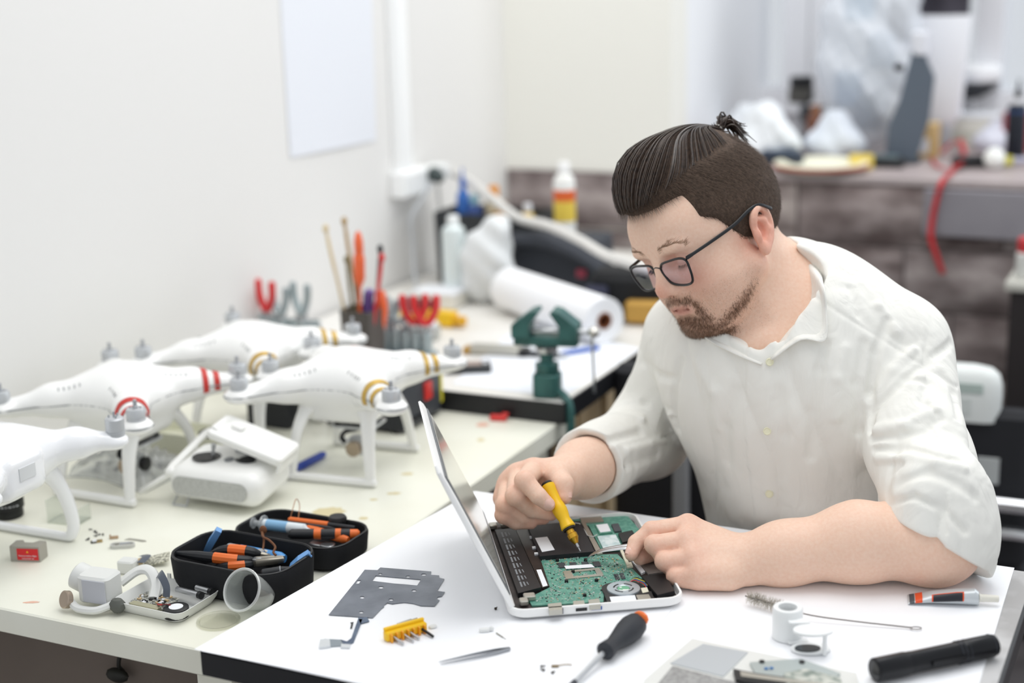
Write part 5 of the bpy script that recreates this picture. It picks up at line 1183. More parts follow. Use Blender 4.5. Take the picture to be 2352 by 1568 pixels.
# ---------------------------------------------------------------- remote controller
c0, c1, c2 = P(402, 1166, ZC), P(566, 1190, ZC), P(690, 1118, ZC); ux = (c1-c0).normalized(); yw = atan2(ux.y, ux.x); Wc = (c1-c0).length+.03
rcO = (c0+c2)/2-ux*.006-Vector((-ux.y, ux.x, 0))*.008; rc = thing('remote_controller', 'white drone remote controller with folded phone clamp on top', 'remote control', (rcO.x, rcO.y, ZC), yw)
Dc = abs((c2-c1).dot(Vector((-ux.y, ux.x, 0))))+.0; Wc = .158; Dc = .108
rs = SDF(); tl = nrm([0, -sin(radians(10)), cos(radians(10))])
rs.box((0, 0, .038), (Wc/2, Dc/2, .026), np.array(Euler((radians(9), 0, 0)).to_matrix()).T, .022, k=.004)
rs.ell((-.036, -.004, .076), (.025, .025, .018), None, k=.004, op='s'); rs.ell((.030, .010, .077), (.020, .020, .016), None, k=.004, op='s')
a_, b_ = rs.mesh(.0028); rcw = mat('controller_white', 'f3f3f0', .4); ob('body', np_mesh('body', a_, b_, rcw), None, rc)
Mp = TR(0, -Dc/2+.004, .033, 90-9+0, 0, 0); ob('front_panel', MB().loft([(rrect(.128, .027, .012, 5), 0), (rrect(.128, .027, .012, 5), .002)], TR(0, -Dc/2-.0012, .034, 90-9, 0, 0) @ TR(0, 0, -.001)), mat('panel_silver', 'c2c3bf', .45, .3, alt='b6b7b3', nscale=300), rc)
for xx, yy in ((-.036, -.004), (.030, .010)):
    ob('stick_well', MB().lathe([(.0225, .0628), (.0210, .0616), (.012, .0605), (.004, .0625), (.0005, .0625)], TR(xx, yy, .0015), 24), bpl, rc); ob('stick', MB().lathe([(.0026, .06), (.0024, .072), (.0036, .078), (.004, .082), (.0025, .083)], TR(xx, yy, 0, -6, 5, 0), 12), mat('stick_grey', 'c4c6c6', .35, .3), rc)
ob('power_button', MB().lathe([(.0072, 0), (.0072, .0015), (.006, .002)], TR(.004, -.006, .0632, 9), 18), mat('button_grey', '83868a', .4, .3), rc)
clp = MB(); Mc = TR(.034, .014, .085, 8, 17, 4)
clp.slab(.125, .062, .012, .008, .002, (0, 0, 0), Mc); cp_ = ob('phone_clamp', clp, rcw, rc); ob('clamp_hinge', MB().cyl((-.056, -.02, .008), (-.056, .02, .008), .008, n=14, M=Mc), rcw, cp_); ob('clamp_lip', MB().slab(.006, .058, .016, .002, .001, (.0595, 0, -.012), Mc), rcw, cp_); ob('clamp_button', MB().slab(.02, .014, .006, .004, .001, (-.030, .006, .0118), Mc), rcw, cp_)
ob('clamp_arm', MB().slab(.030, .022, .034, .005, .002, (.012, .028, .055)), mat('grey_plate2', 'a7a9aa', .4), rc)
rci = (Matrix.Translation((rcO.x, rcO.y, ZC)) @ Matrix.Rotation(yw, 4, 'Z')).inverted()
for a, b in ((P(394, 1086, ZC+.046), P(322, 1130, ZC+.012)), (P(388, 1078, ZC+.050), P(482, 985, ZC+.075))):
    mb = MB(); a, b = rci @ a, rci @ b; mb.tube([a, a+(b-a)*.1, a+(b-a)*.9, b], [.0045, .0062, .0060, .0042], 10, flat=(1, .75)); ob('antenna', mb, rcw, rc)
ob('antenna_joint', MB().ball(tuple(rci @ P(392, 1084, ZC+.047)), .009, 12), rcw, rc)
mb = MB(); mb.tube([Vector(p) for p in ((-.066, -.044, .012), (-.069, -.052, .001), (-.045, -.052, .001), (-.045, -.044, .012))], .0018, 6); ob('lanyard_ring', mb, stl, rc)
# ---------------------------------------------------------------- open tool case
cav = mat('case_fabric', '15161a', .8, bump=.3, bscale=1200)
def rim_shell(w, d, h, r, t=.004, n=6):
    mb = MB(); mb.loft([(rrect(w-.016, d-.016, r-.006, n), 0), (rrect(w-.004, d-.004, r, n), .006), (rrect(w, d, r, n), h-.003), (rrect(w-.002, d-.002, r, n), h), (rrect(w-2*t, d-2*t, r-t, n), h), (rrect(w-2*t-.004, d-2*t-.004, r-t, n), .006), (rrect(w-.03, d-.03, max(r-.016, .004), n), .004)]); return mb
cy = radians(-27); ca = thing('tool_case', 'black zip tool case lying open, packed with pliers and hand tools', 'case', (0, 0, ZC), cy)
def place_shell(name, ctr, w, d, h, r):
    q = Matrix.Rotation(-cy, 3, 'Z') @ Vector((ctr.x, ctr.y, 0)); o_ = ob(name, rim_shell(w, d, h, r), cav, ca, loc=(q.x, q.y, 0)); mb = MB(); mb.tube([Vector((p[0], p[1], h)) for p in rrect(w-.004, d-.004, r, 8)], .0018, 5, closed=True); ob('zip', mb, bpl, o_); return q
hB = .046
cB = P(556, 1268, ZC+hB); cL_ = P(692, 1214, ZC+.034)
ca.location = (cB.x, cB.y, ZC)
cL2 = cL_-cB; cB2 = Vector((0, 0, 0))
place_shell('base_tray', cB2, .176, .112, hB, .034); qL = place_shell('lid_tray', cL2, .176, .104, .034, .032)
org = mat('grip_orange', 'e36f2c', .45); grb = mat('grip_black', '202226', .5); blu = mat('tool_blue', '6ea3dc', .35)
def tw_(px, py, h): return P(px, py, ZC+h)
def cyl_tool(name, label, cat, a, b, secs, group=None):
    a, b = Vector(a), Vector(b); t = thing(name, label, cat, a, 0, group); d = b-a; Mx = frame(Vector(), d)
    for nm, m, prof in secs: ob(nm, MB().lathe([(r, z*d.length) for r, z in prof], Mx, 12), m, t)
    return t
# pliers: two curved grips, pivot and jaws
def pliers(label, jaw, piv, g1, g2, h, hj, jl=1, grip=(org, grb)):
    pv = tw_(*piv, h); t = thing('pliers', label, 'pliers', pv, 0, 'pliers in the tool case'); 
    for g in (g1, g2):
        c = [Vector(p)-pv for p in spl([tw_(*q[:2], q[2]) for q in g], 6)]; n = len(c)
        mb = MB(); mb.tube(c, [float(np.interp(i/(n-1), [0, .15, .45, .8, 1], [.0035, .0062, .0068, .0062, .003])) for i in range(n)], 10); ob('grip', mb, grip[1], t)
        k0 = int(n*.35); k1 = int(n*.62); mb = MB(); mb.tube(c[k0:k1+1], .0071, 10); ob('grip_band', mb, grip[0], t)
    mb = MB(); mb.cyl((0, 0, -.004), (0, 0, .005), .0062, n=14); ob('pivot', mb, stl, t)
    jt = tw_(*jaw, hj)-pv
    for s_ in (1, -1):
        n_ = Vector((-jt.y, jt.x, 0)).normalized()*.0032*s_; mb = MB(); mb.tube([-jt*.12+n_*.6, n_*1.25, jt*.5+n_*1.3, jt*.95+n_*.9, jt+n_*.6], [.004, .0058, .005, .0036, .003], 8, flat=(.75, 1)); ob('jaw', mb, mat('jaw_steel', '8f8a80', .35, .8), t)
    return t
pliers('combination pliers with orange and black grips in the front tray', (652, 1283), (590, 1290), [(590, 1292, .030), (560, 1297, .034), (520, 1300, .034), (490, 1302, .028)], [(588, 1287, .034), (545, 1286, .040), (480, 1279, .043), (405, 1270, .042)], .034, .036)
pliers('second pair of orange and black pliers behind the combination pliers', (620, 1275), (598, 1272), [(598, 1272, .038), (565, 1265, .044), (520, 1262, .044), (482, 1272, .036)], [(600, 1276, .030), (575, 1282, .030), (540, 1287, .026), (500, 1290, .022)], .036, .034)
cyl_tool('cutter', 'dark hand tool at the front wall of the tool case', 'hand tool', tw_(600, 1318, .030), tw_(672, 1306, .034), [('handle', grb, [(.004, 0), (.006, .05), (.006, .6), (.003, 1)]), ('edge', mat('steel_mid', '8b8d90', .35, .8), [(.0025, .55), (.0064, .6), (.0064, .64), (.0025, .68)])])
def flat_bar(name, label, cat, pts, w, th, m, h0, twist=None):
    q = [tw_(*p[:2], p[2]) for p in pts]; o = q[0]; mb = MB(); mb.tube([v-o for v in q], [w*.85]+[w]*(len(q)-2)+[w*.9], 4, flat=(1, th/w)); return single(name, mb, m, label, cat, o, sm=20)
flat_bar('pry_tool', 'blue plastic pry tool leaning on the back wall of the case', 'pry tool', [(472, 1270, .020), (485, 1245, .040), (503, 1216, .060)], .0062, .0062, blu, 0)
flat_bar('pry_tool', 'rounded pale blue plastic pry tool at the right end of the front tray', 'pry tool', [(672, 1300, .028), (690, 1285, .040), (712, 1270, .048)], .0088, .006, blu, 0)
mb = MB(); a, b = tw_(545, 1262, .034), tw_(655, 1283, .030); d = b-a; mb.lathe([(.004, 0), (.0075, .004), (.0078, d.length*.9), (.005, d.length)], frame(Vector(), d), 14); 
t = thing('marker_pen', 'blue barrelled tool lying behind the pliers', 'hand tool', a); ob('barrel', mb, mat('blue_barrel', '4f97d8', .3), t); ob('cap', MB().lathe([(.006, -.014), (.0068, -.012), (.0068, .002), (.0055, .003)], frame(Vector(), d), 12), mat('cap_clear_grey', 'aeb6bd', .3, .3), t)
mb = MB(); ct = [tw_(602, 1216, .052), tw_(604, 1232, .050), tw_(618, 1240, .050), tw_(632, 1255, .046), tw_(628, 1268, .042), tw_(634, 1275, .040)]; mb.tube([Vector(p)-ct[0] for p in spl(ct, 6)], .0016, 6); ct2 = [tw_(602, 1216, .052), tw_(606, 1240, .046), tw_(604, 1262, .040)]; mb.tube([Vector(p)-ct[0] for p in spl(ct2, 5)], .0014, 6); mb.ball((.002, -.003, .001), (.005, .004, .006)); single('leather_cord', mb, mat('leather_brown', '6d4428', .7), 'knotted brown leather cord hanging over the tray wall', 'cord', ct[0])
# tools in the lid tray
sy_a, sy_b = tw_(580, 1200, .034), tw_(705, 1216, .034); t = thing('syringe', 'clear syringe with blue scale in the rear tray', 'syringe', sy_a); d = sy_b-sy_a; Mx = frame(Vector(), d); Ls = d.length
ob('barrel', MB().lathe([(.0075, Ls*.22), (.0075, Ls*.95), (.003, Ls), (.002, Ls*1.06)], Mx, 14), mat('syringe_plastic', 'dfe6ea', .25), t); ob('scale_band', MB().lathe([(.0077, Ls*.28), (.0077, Ls*.66)], Mx, 14, cap=False), mat('syringe_blue', '86b4d8', .35), t); ob('flange', MB().lathe([(.012, Ls*.19), (.0125, Ls*.205), (.012, Ls*.22)], Mx, 16), clear('clear_plastic', 'f2f5f6', .12, .1, frost=.25), t); ob('plunger', MB().lathe([(.0075, 0), (.0078, .002), (.004, .003), (.004, Ls*.3)], Mx, 12), MATS['clear_plastic'], t)
cyl_tool('box_cutter', 'box cutter with orange and black body at the front of the rear tray', 'knife', tw_(662, 1226, .034), tw_(826, 1226, .030), [('handle', grb, [(.004, 0), (.0068, .04), (.0070, .36)]), ('grip_band', org, [(.0071, .36), (.0073, .46)]), ('handle', grb, [(.0070, .46), (.0072, .66)]), ('grip_band', org, [(.0074, .66), (.0074, .74)]), ('handle', grb, [(.0072, .74), (.0070, .86), (.005, .9)]), ('end_cap', org, [(.0066, .86), (.0064, .97), (.004, 1)])])
cyl_tool('driver_shank', 'orange handled needle tool lying along the back of the rear tray', 'hand tool', tw_(663, 1193, .036), tw_(815, 1212, .032), [('handle', org, [(.003, 0), (.0042, .02), (.0042, .6)]), ('shank', grb, [(.0035, .6), (.003, 1)])])
cyl_tool('probe', 'thin dark probe between the syringe and the orange needle tool', 'hand tool', tw_(620, 1194, .036), tw_(770, 1214, .033), [('shaft', grb, [(.002, 0), (.0026, .1), (.0026, .9), (.001, 1)])])
cyl_tool('scraper_handle', 'orange tool handle half hidden below the syringe', 'hand tool', tw_(700, 1212, .030), tw_(800, 1240, .026), [('handle', org, [(.004, 0), (.006, .1), (.0062, .9), (.004, 1)])])
kb = tw_(776, 1205, .028); mb = MB(); pf = [(.0001 if 0 else .012, 0)]
mb.loft([([(r_*(1+.04*(k % 2))*cos(2*pi*k/28), r_*(1+.04*(k % 2))*sin(2*pi*k/28)) for k in range(28)], z_) for r_, z_ in ((.0115, 0), (.0125, .002), (.0125, .010), (.0108, .013))]); single('knurled_knob', mb, bpl, 'round black knurled knob in the rear tray', 'knob', kb)
mb = MB(); mb.slab(.030, .012, .003, .004, .001); mb.slab(.02, .016, .002, .006, .0006, (.012, .0, .002)); single('metal_bracket', mb, stl, 'flat steel bracket in the front corner of the rear tray', 'bracket', tw_(735, 1252, .018), cy)
mb = MB(); w0 = tw_(665, 1198, .030); mb.tube([Vector(p)-w0 for p in spl([w0, tw_(672, 1170, .045), tw_(680, 1146, .055), tw_(688, 1160, .045), tw_(684, 1198, .030)], 6)], .0006, 5); single('copper_wire', mb, mat('copper', 'c08a66', .35, .8), 'bent copper wire sticking up from the rear tray', 'wire', w0)
# ---------------------------------------------------------------- clear cup, its lid, parts bag
cpl = clear('cup_plastic', 'f2f5f4', .12, .12, frost=.20, fcol='f2f4f2')
rc_ = P(555, 1354, ZC+.038); cdir = Vector((-.42, -.74, .52)).normalized(); cb_ = rc_-cdir*.043; cu = thing('plastic_cup', 'small clear plastic cup tipped against the black case', 'cup', (cb_.x, cb_.y, ZC)); Mx = Matrix.Translation(-Vector(cu.location)) @ frame(rc_, cdir)
mb = MB(); mb.lathe([(.0001, -.043), (.019, -.043), (.0195, -.041), (.0247, -.002), (.0240, -.002), (.0188, -.040), (.0001, -.0405)], Mx, 36, cap=False); ob('wall', mb, cpl, cu); mb = MB(); mb.lathe([(.0245, -.0025), (.0268, -.0018), (.0272, .0), (.0262, .0012), (.0242, .0008)], Mx, 40, cap=False); ob('rim', mb, clear('cup_rim', 'f4f6f4', .18, .12, frost=.40, fcol='f4f6f4'), cu)
q = P(502, 1428, ZC); mb = MB(); mb.lathe([(.0001, .0012), (.022, .0012), (.0235, .003), (.0262, .0032), (.0266, .0022), (.0262, .0005), (.0001, .0004)], None, 36, cap=False); single('cup_lid', mb, clear('lid_plastic', 'fafaf6', .06, .15, frost=.08, fcol='f2f2e8'), 'flat clear plastic lid lying at the bench edge', 'lid', (q.x, q.y, ZC))
bg = P(300, 1085, ZC); mb = MB(); rows = []; rn = random.Random(5)
for i in range(15):
    r = []
    for j in range(23):
        u_, v_ = i/14, j/22; e = min(u_, 1-u_, v_, 1-v_); hgt = .042*min(1, e*5)**.6*(.7+.3*sin(i*1.7+j*.9)*cos(j*1.3))+.0015
        r.append(((v_-.5)*.165, (u_-.5)*.115+.012*sin(v_*5), hgt+rn.uniform(0, .003)))
    rows.append(r)
mb.grid(rows); mb.grid([[(p[0], p[1], .0006) for p in r] for r in rows]); bgo = thing('parts_bag', 'clear plastic bag of metal parts behind the remote controller', 'bag', (bg.x, bg.y, ZC), radians(-25)); ob('film', mb, clear('bag_film', 'f8f9f9', .06, .2, frost=.28, fcol='f0f1f0'), bgo, sm=70)
for k in range(46):
    mb = MB(); s_ = rn.uniform(.004, .008); (mb.cyl((0, 0, 0), (s_*rn.uniform(.5, 1.4), s_, s_*.4), s_*.35, n=8) if k % 2 else mb.slab(s_*1.6, s_, s_*.6, .001, .0004)); ob('part', mb, [stl, mat('part_grey', '9aa0a4', .35, .6), bpl, tin][k % 4], bgo, loc=(rn.uniform(-.065, .065), rn.uniform(-.038, .038), rn.uniform(.002, .02)), rz=rn.uniform(0, 6))
# ---------------------------------------------------------------- dismantled gimbal camera
cg = mat('gimbal_shell', 'dedfdc', .4); g0 = P(230, 1392, ZC)
gc = thing('gimbal_camera', 'grey gimbal camera head with bronze motor disc near the bench edge', 'camera', (g0.x, g0.y, ZC), radians(-20))
mb = MB(); mb.slab(.046, .036, .036, .008, .003, (0, .004, .008)); mb.lathe([(.016, 0), (.0175, .002), (.0175, .020), (.015, .022)], TR(-.020, .012, .026, 0, -70, 0), 20); ob('housing', mb, cg, gc)
ob('face_plate', MB().slab(.0335, .0016, .030, .003, .0006, (.004, -.0148, .011)), mat('face_grey', 'c3c5cb', .4), gc); ob('motor_disc', MB().lathe([(.010, 0), (.0112, .001), (.0112, .007), (.0098, .008)], TR(-.030, -.020, .014, 70, 0, -25), 22), mat('bronze_disc', 'b3a393', .32, .7), gc)
mb = MB(); mb.tube([Vector(p) for p in spl([(-.026, -.022, .012), (-.012, -.028, .008), (.010, -.028, .008), (.022, -.020, .010), (.032, -.010, .014)], 6)], .0052, 8, flat=(1, .9)); ob('yoke', mb, cg, gc); ob('cable_boot', MB().ball((.036, -.014, .012), (.011, .009, .010), 10), mat('boot_grey', '5d5f5a', .7), gc)
mb = MB(); mb.tube([Vector(p) for p in spl([(.012, .030, .020), (.028, .046, .032), (.046, .046, .034), (.060, .036, .022), (.066, .020, .010)], 6)], .0075, 8, flat=(1, .7)); ob('arm', mb, cg, gc)
s0 = P(385, 1392, ZC); gs_ = thing('drone_shell_half', 'opened grey drone shell with circuit boards and black fan inside', 'electronics', (s0.x, s0.y, ZC), radians(-27))
tray = MB(); tray.loft([(rrect(.092, .070, .010, 4), .0006), (rrect(.104, .082, .012, 4), .010), (rrect(.108, .086, .013, 4), .016), (rrect(.1055, .0835, .012, 4), .016), (rrect(.089, .067, .009, 4), .003)]); ob('tray', tray, cg, gs_)
for k in range(4): ob('tab', MB().box((-.03+k*.022, .0425, .018), (.005, .002, .008)), cg, gs_)
ob('board', MB().slab(.052, .036, .003, .002, .0004, (-.012, -.010, .0075)), mat('board_grey', '6c6f70', .5, alt='b9b9ae', nscale=420, nlo=.45, nhi=.55), gs_)
for k in range(40): ob('chip', MB().box((0, 0, 0), (rn.uniform(.002, .005), rn.uniform(.002, .004), .002)), [bpl, tin, lab, MATS['smd_tan']][k % 4], gs_, loc=(-.012+rn.uniform(-.024, .024), -.010+rn.uniform(-.016, .016), .0115))
ob('battery_cell', MB().slab(.044, .010, .010, .002, .0006, (-.008, -.031, .004)), mat('cell_olive', 'a8a58a', .4, .3), gs_); ob('fan', MB().lathe([(.0155, .004), (.0155, .015), (.014, .016), (.009, .016)], TR(.034, -.024, 0), 24), bpl, gs_); ob('fan_label', MB().lathe([(.0001, .0162), (.0088, .0162), (.009, .0155)], TR(.034, -.024, 0), 18), lab, gs_)
for k, yy in enumerate((.012, .026)): ob('rail', MB().cyl((.002+k*.02, yy+.006, .016), (.040+k*.006, yy, .018), .0038, n=10), stl, gs_); 
for k, yy in enumerate((.012, .026)): ob('rail_cap', MB().cyl((.041+k*.006, yy, .018), (.046+k*.006, yy-.001, .018), .005, n=10), bpl, gs_)
mb = MB(); rr = [Vector(p) for p in spl([(-.030, .022, .014), (-.024, .016, .032), (-.008, .002, .040), (.006, -.006, .030), (.008, -.010, .018)], 6)]; mb.tube(rr, .0052, 4, flat=(1, .10)); ob('ribbon', mb, mat('ribbon_slate', '5d6470', .35, .2), gs_)
for k, c_ in enumerate(('b8322c', '1b1b1d')):
    mb = MB(); mb.tube([Vector(p) for p in spl([(.002, -.020, .012), (.010, -.028+k*.002, .016), (.018, -.030, .018), (.026, -.024, .017)], 5)], .0010, 5); ob('wire', mb, mat('wire_p%d' % k, c_, .4), gs_)
b0 = P(350, 1300, ZC); gb = thing('circuit_module', 'small circuit boards and bracket pieces leaning behind the opened drone shell', 'electronics', (b0.x, b0.y, ZC), radians(-15)); ob('board', MB().slab(.034, .022, .002, .002, .0004, (0, 0, .006), TR(.004, .01, 0, 10, -12, 20)), mat('board_ivory', '8b8a7c', .5, alt='d8d6c4', nscale=300, nlo=.45, nhi=.55), gb); ob('connector', MB().slab(.010, .008, .006, .001, .0004, (-.012, .0, .010), TR(0, 0, 0, 20, -20, 0)), MATS['smd_tan'], gb); ob('bracket', MB().slab(.024, .02, .018, .005, .002, (-.022, -.024, .0)), cg, gb); ob('ribbon', MB().tube([Vector(p) for p in spl([(-.016, .006, .012), (-.004, -.006, .016), (-.004, -.022, .014)], 5)], .006, 4, flat=(1, .1)), MATS['ribbon_slate'], gb)
# ---------------------------------------------------------------- small parts on the bench
o = P(66, 1284, ZC); gk = thing('gimbal_clamp', 'grey plastic gimbal clamp with a red warning label', 'clamp', (o.x, o.y, ZC), radians(-8)); gg = mat('clamp_grey', 'a5a197', .5)
mb = MB(); mb.prism([(-.021, -.009), (.021, -.009), (.022, .012), (.012, .014), (.006, .006), (-.006, .006), (-.012, .014), (-.021, .012)], 0, .022); ob('block', mb, gg, gk, sm=20)
ob('label', MB().box((.004, -.0094, .011), (.030, .0006, .016)), mat('label_red', 'd8262c', .45), gk)
for k, tx in enumerate(('Remove before flight', 'and power on')): writing('lettering', tx, .0030, lab, gk, TR(.004, -.0099, .009-k*.0038, 90, 0, 0))
mb = MB(); mb.prism([(-.0016, 0), (.0016, 0), (0, .0028)], -.0001, .0001, TR(.004, -.0099, .0135, 90, 0, 0)); ob('warning_mark', mb, mat('warn_yellow', 'f3c934', .5), gk)
for k, (x, y) in enumerate(((205, 1217), (217, 1222), (223, 1225), (230, 1228), (236, 1228), (197, 1241), (203, 1239), (222, 1232))): screw(x, y, k*1.3, ['tiny black screw farthest back in the scatter left of the grey hinge part', 'tiny black screw, second from the back in the bench scatter', 'tiny black screw in the middle cluster behind the sensor board', 'tiny black screw right of the middle cluster on the bench', 'rightmost tiny black screw of the bench scatter', 'leftmost tiny black screw of the bench scatter', 'tiny black screw just right of the leftmost screw on the bench', 'tiny black screw touching the sensor board on the bench'][k], .9, ZC, 'loose screws on the cream bench', bpl)
o = P(222, 1244, ZC); t = thing('sensor_board', 'tiny black sensor board with gold corners among the screws', 'circuit board', (o.x, o.y, ZC), radians(18)); ob('board', MB().slab(.016, .010, .0014, .001, .0003), mat('sensor_black', '25241f', .5, alt='a48b52', nscale=200, nlo=.5, nhi=.55), t); ob('chip', MB().slab(.006, .005, .002, .0006, .0003, (-.003, -.001, .0014)), lab, t)
o = P(282, 1256, ZC); t = thing('hinge_part', 'small grey oval hinge part with steel pins', 'machine part', (o.x, o.y, ZC), radians(4)); mb = MB(); mb.loft([(rrect(.034, .014, .007, 5), 0), (rrect(.034, .014, .007, 5), .005), (rrect(.030, .010, .005, 5), .005), (rrect(.029, .009, .0045, 5), .002)]); ob('tray', mb, mat('part_plastic_grey', 'c9c9c4', .45), t); ob('pin', MB().cyl((-.004, 0, .005), (.010, .001, .006), .0012, n=8), stl, t); ob('pin', MB().cyl((-.010, .001, .004), (-.004, -.001, .006), .0015, n=8), tin, t)
mb = MB(); mb.prism([(-.018, -.003), (-.006, -.002), (.010, -.006), (.016, -.004), (.012, .0), (-.004, .003), (-.014, .004), (-.016, .001)], 0, .0006); single('thin_bracket', mb, tin, 'thin bent sheet metal bracket behind the grey hinge part', 'bracket', P(315, 1240, ZC), radians(-12), sm=10)
mb = MB(); mb.slab(.012, .006, .003, .001, .0005); mb.cyl((-.005, 0, .003), (-.005, 0, .006), .0012, n=6); single('copper_contact', mb, mat('copper_dull', 'b59a7d', .5, .4), 'small copper contact piece behind the grey hinge part', 'contact strip', P(262, 1236, ZC), .2)
o = P(716, 1057, ZC+.006); e = P(745, 1042, ZC+.006); t = thing('marker_pen', 'blue marker pen with white lettering under the front gold-striped drone', 'pen', o); d = (e-o)*1.0; Mx = frame(Vector(), d.normalized()); bmk = mat('marker_blue', '2f49a8', .35); ob('cap', MB().lathe([(.0062, -.03), (.0066, -.028), (.0062, d.length*.8), (.004, d.length)], Mx, 14), bmk, t); ob('barrel', MB().lathe([(.0058, -.11), (.006, -.108), (.006, -.03)], Mx, 14), bmk, t)
# clear holder and low tray behind the drones
o = P(160, 1195, ZC); mb = MB(); 
for c_, s_ in (((0, 0, .001), (.05, .035, .002)), ((-.024, 0, .018), (.002, .035, .034)), ((.024, 0, .012), (.002, .035, .022))): mb.box(c_, s_)
single('clear_bracket', mb, clear('acrylic', 'f6f8f4', .07, .06, frost=.12), 'clear acrylic bracket between the left landing gears', 'bracket', (o.x, o.y, ZC), radians(-20))
t = thing('plastic_tray', 'low cream plastic box with lens caps behind the remote controller', 'box', (-.515, 2.312, ZC), radians(-25)); mb = MB(); mb.loft([(rrect(.15, .058, .010, 4), 0), (rrect(.158, .066, .012, 4), .045), (rrect(.152, .060, .010, 4), .045), (rrect(.146, .054, .008, 4), .03)]); ob('body', mb, mat('box_cream', 'dcdcc8', .5), t)
for k, (xx, yy) in enumerate(((.03, .002), (.052, .004))): ob('lens_cap', MB().lathe([(.020, .03), (.021, .032), (.021, .044), (.018, .046)], TR(xx, yy, 0), 20), bpl, t)
# black bench power supply with red switch
o = P(925, 1000, ZC); t = thing('power_supply', 'black bench power supply with red rocker switch behind the front drone', 'power supply', (o.x, o.y, ZC), RZ); psm = mat('supply_black', '26282d', .5)
ob('case', MB().slab(.150, .136, .088, .004, .002, (-.076, .068, .004)), psm, t); ob('end_panel', MB().slab(.004, .130, .082, .002, .001, (.0005, .068, .007)), mat('supply_grey', '3d4046', .5), t); ob('switch', MB().slab(.006, .024, .030, .002, .001, (.0045, .085, .040)), mat('switch_red', 'd1332f', .4), t); ob('edge_strip', MB().slab(.004, .007, .060, .001, .0005, (.001, .138, .02)), mat('strip_yellow', 'd9cf3c', .5), t)
for k in range(3): ob('terminal', MB().cyl((.002, .03+k*.014, .020), (.010, .03+k*.014, .020), .003, n=8), bpl, t)
for a in ((-.14, .01), (-.14, .12), (-.02, .01), (-.02, .12)): ob('foot', MB().cyl((a[0], a[1], 0), (a[0], a[1], .004), .006, n=10), bpl, t)
o = P(634, 972, ZC); t = thing('battery_box', 'black battery box on the bench under the rear drone', 'box', (o.x, o.y, ZC), radians(-25)); ob('body', MB().slab(.085, .05, .058, .005, .002), psm, t); ob('lid', MB().slab(.083, .048, .006, .005, .002, (0, 0, .058)), bpl, t)
# stains on the cream bench
stn = mat('stain_tan', 'd9cda4', .6); stn2 = mat('stain_red', 'e6b9a4', .6)
for (x, y, rx, ry, m_) in ((936, 1088, .009, .006, stn), (905, 1133, .010, .005, stn), (858, 1147, .006, .004, stn), (757, 1175, .022, .017, stn), (835, 1190, .006, .006, stn), (1108, 975, .010, .012, stn2), (1010, 1033, .008, .01, stn2), (72, 1383, .010, .003, stn2), (1105, 1010, .006, .008, stn)):
    q = P(x, y, ZC); mb = MB(); rr = random.Random(x); mb.loft([([(rx*(1+.25*rr.uniform(-1, 1))*cos(2*pi*k/14), ry*(1+.25*rr.uniform(-1, 1))*sin(2*pi*k/14)) for k in range(14)], z_) for z_ in (0, .00015)]); s_ = ob('stain', mb, m_, cb, sm=0); qq = Matrix.Rotation(-RZ, 3, 'Z') @ Vector((q.x, q.y, 0)); s_.location = (qq.x, qq.y, ZC+.0001); s_.rotation_euler = (0, 0, -RZ)
# ---------------------------------------------------------------- left wall: paper, trunking, socket box, cables
o = RA(745, 180, AL); pw = thing('wall_notice', 'plain white sheet of paper hanging on the left wall', 'paper', o, RZ)
pts = [RA(*p, AL)-o for p in ((640, -40), (852, -40), (862, 322), (665, 362))]; inv = Matrix.Rotation(-RZ, 3, 'Z')
mb = MB(); rows = []
for i in range(9):
    t = i/8; a = pts[0]*(1-t)+pts[3]*t; b = pts[1]*(1-t)+pts[2]*t; r = []
    for j in range(7):
        u_ = j/6; q = inv @ (a*(1-u_)+b*u_); r.append((q.x+.0012+.003*t*t*sin(u_*pi*.9+.2), q.y, q.z))
    rows.append(r)
mb.grid(rows); solid(ob('sheet', mb, mat('notice_paper', 'eaedf4', .6), pw, sm=0), .0004)
def wall_box(px0, py0, px1, py1, dep, name, m, par=None, r=.002):
    a, b = RA(px0, py0, AL), RA(px1, py1, AL); mid = (a+b)/2; w = abs((b-a).dot(AY)); h = abs(b.z-a.z); mb = MB(); mb.box((dep/2, 0, 0), (dep, w, h)); return mb, mid
tr_w = mat('trunking_white', 'fbfcfc', .35)
b0, b1 = uv(RA(893, 200, AL))[1], uv(RA(921, 200, AL))[1]; z0 = RA(912, 392, AL).z
trk = thing('cable_trunking', 'vertical white cable trunking on the left wall', 'trunking', B(AL, (b0+b1)/2, z0), RZ)
ob('channel', MB().slab(.022, b1-b0, 2.85-z0, .002, .001, (.0112, 0, 0)), tr_w, trk); ob('cover', MB().slab(.004, (b1-b0)*.8, 2.85-z0-.02, .001, .0008, (.0242, 0, .01)), tr_w, trk)
s0, s1 = RA(893, 396, AL), RA(958, 436, AL); bs0, bs1 = uv(s0)[1], uv(s1)[1]
sb_ = thing('socket_box', 'white surface socket box with plugs below the trunking', 'socket', B(AL, (bs0+bs1)/2, s1.z), RZ)
ob('box', MB().slab(.038, bs1-bs0, s0.z-s1.z, .004, .003, (.0195, 0, 0)), tr_w, sb_); ob('faceplate', MB().slab(.006, (bs1-bs0)*.86, (s0.z-s1.z)*.84, .003, .002, (.0405, 0, (s0.z-s1.z)*.08)), mat('faceplate_white', 'f4f6f6', .3), sb_)
pg = RA(952, 400, AL-0)+AX*.06; plug = thing('power_plug', 'dark plug in the socket box with grey cord hanging down', 'plug', pg, RZ)
mb = MB(); mb.loft([(rrect(.030, .030, .008, 3), -.014), (rrect(.034, .034, .010, 3), .0), (rrect(.020, .020, .006, 3), .02)], TR(-.005, 0, 0, 0, 120, 0)); ob('plug_body', mb, mat('plug_dark', '3f4a4a', .5), plug)
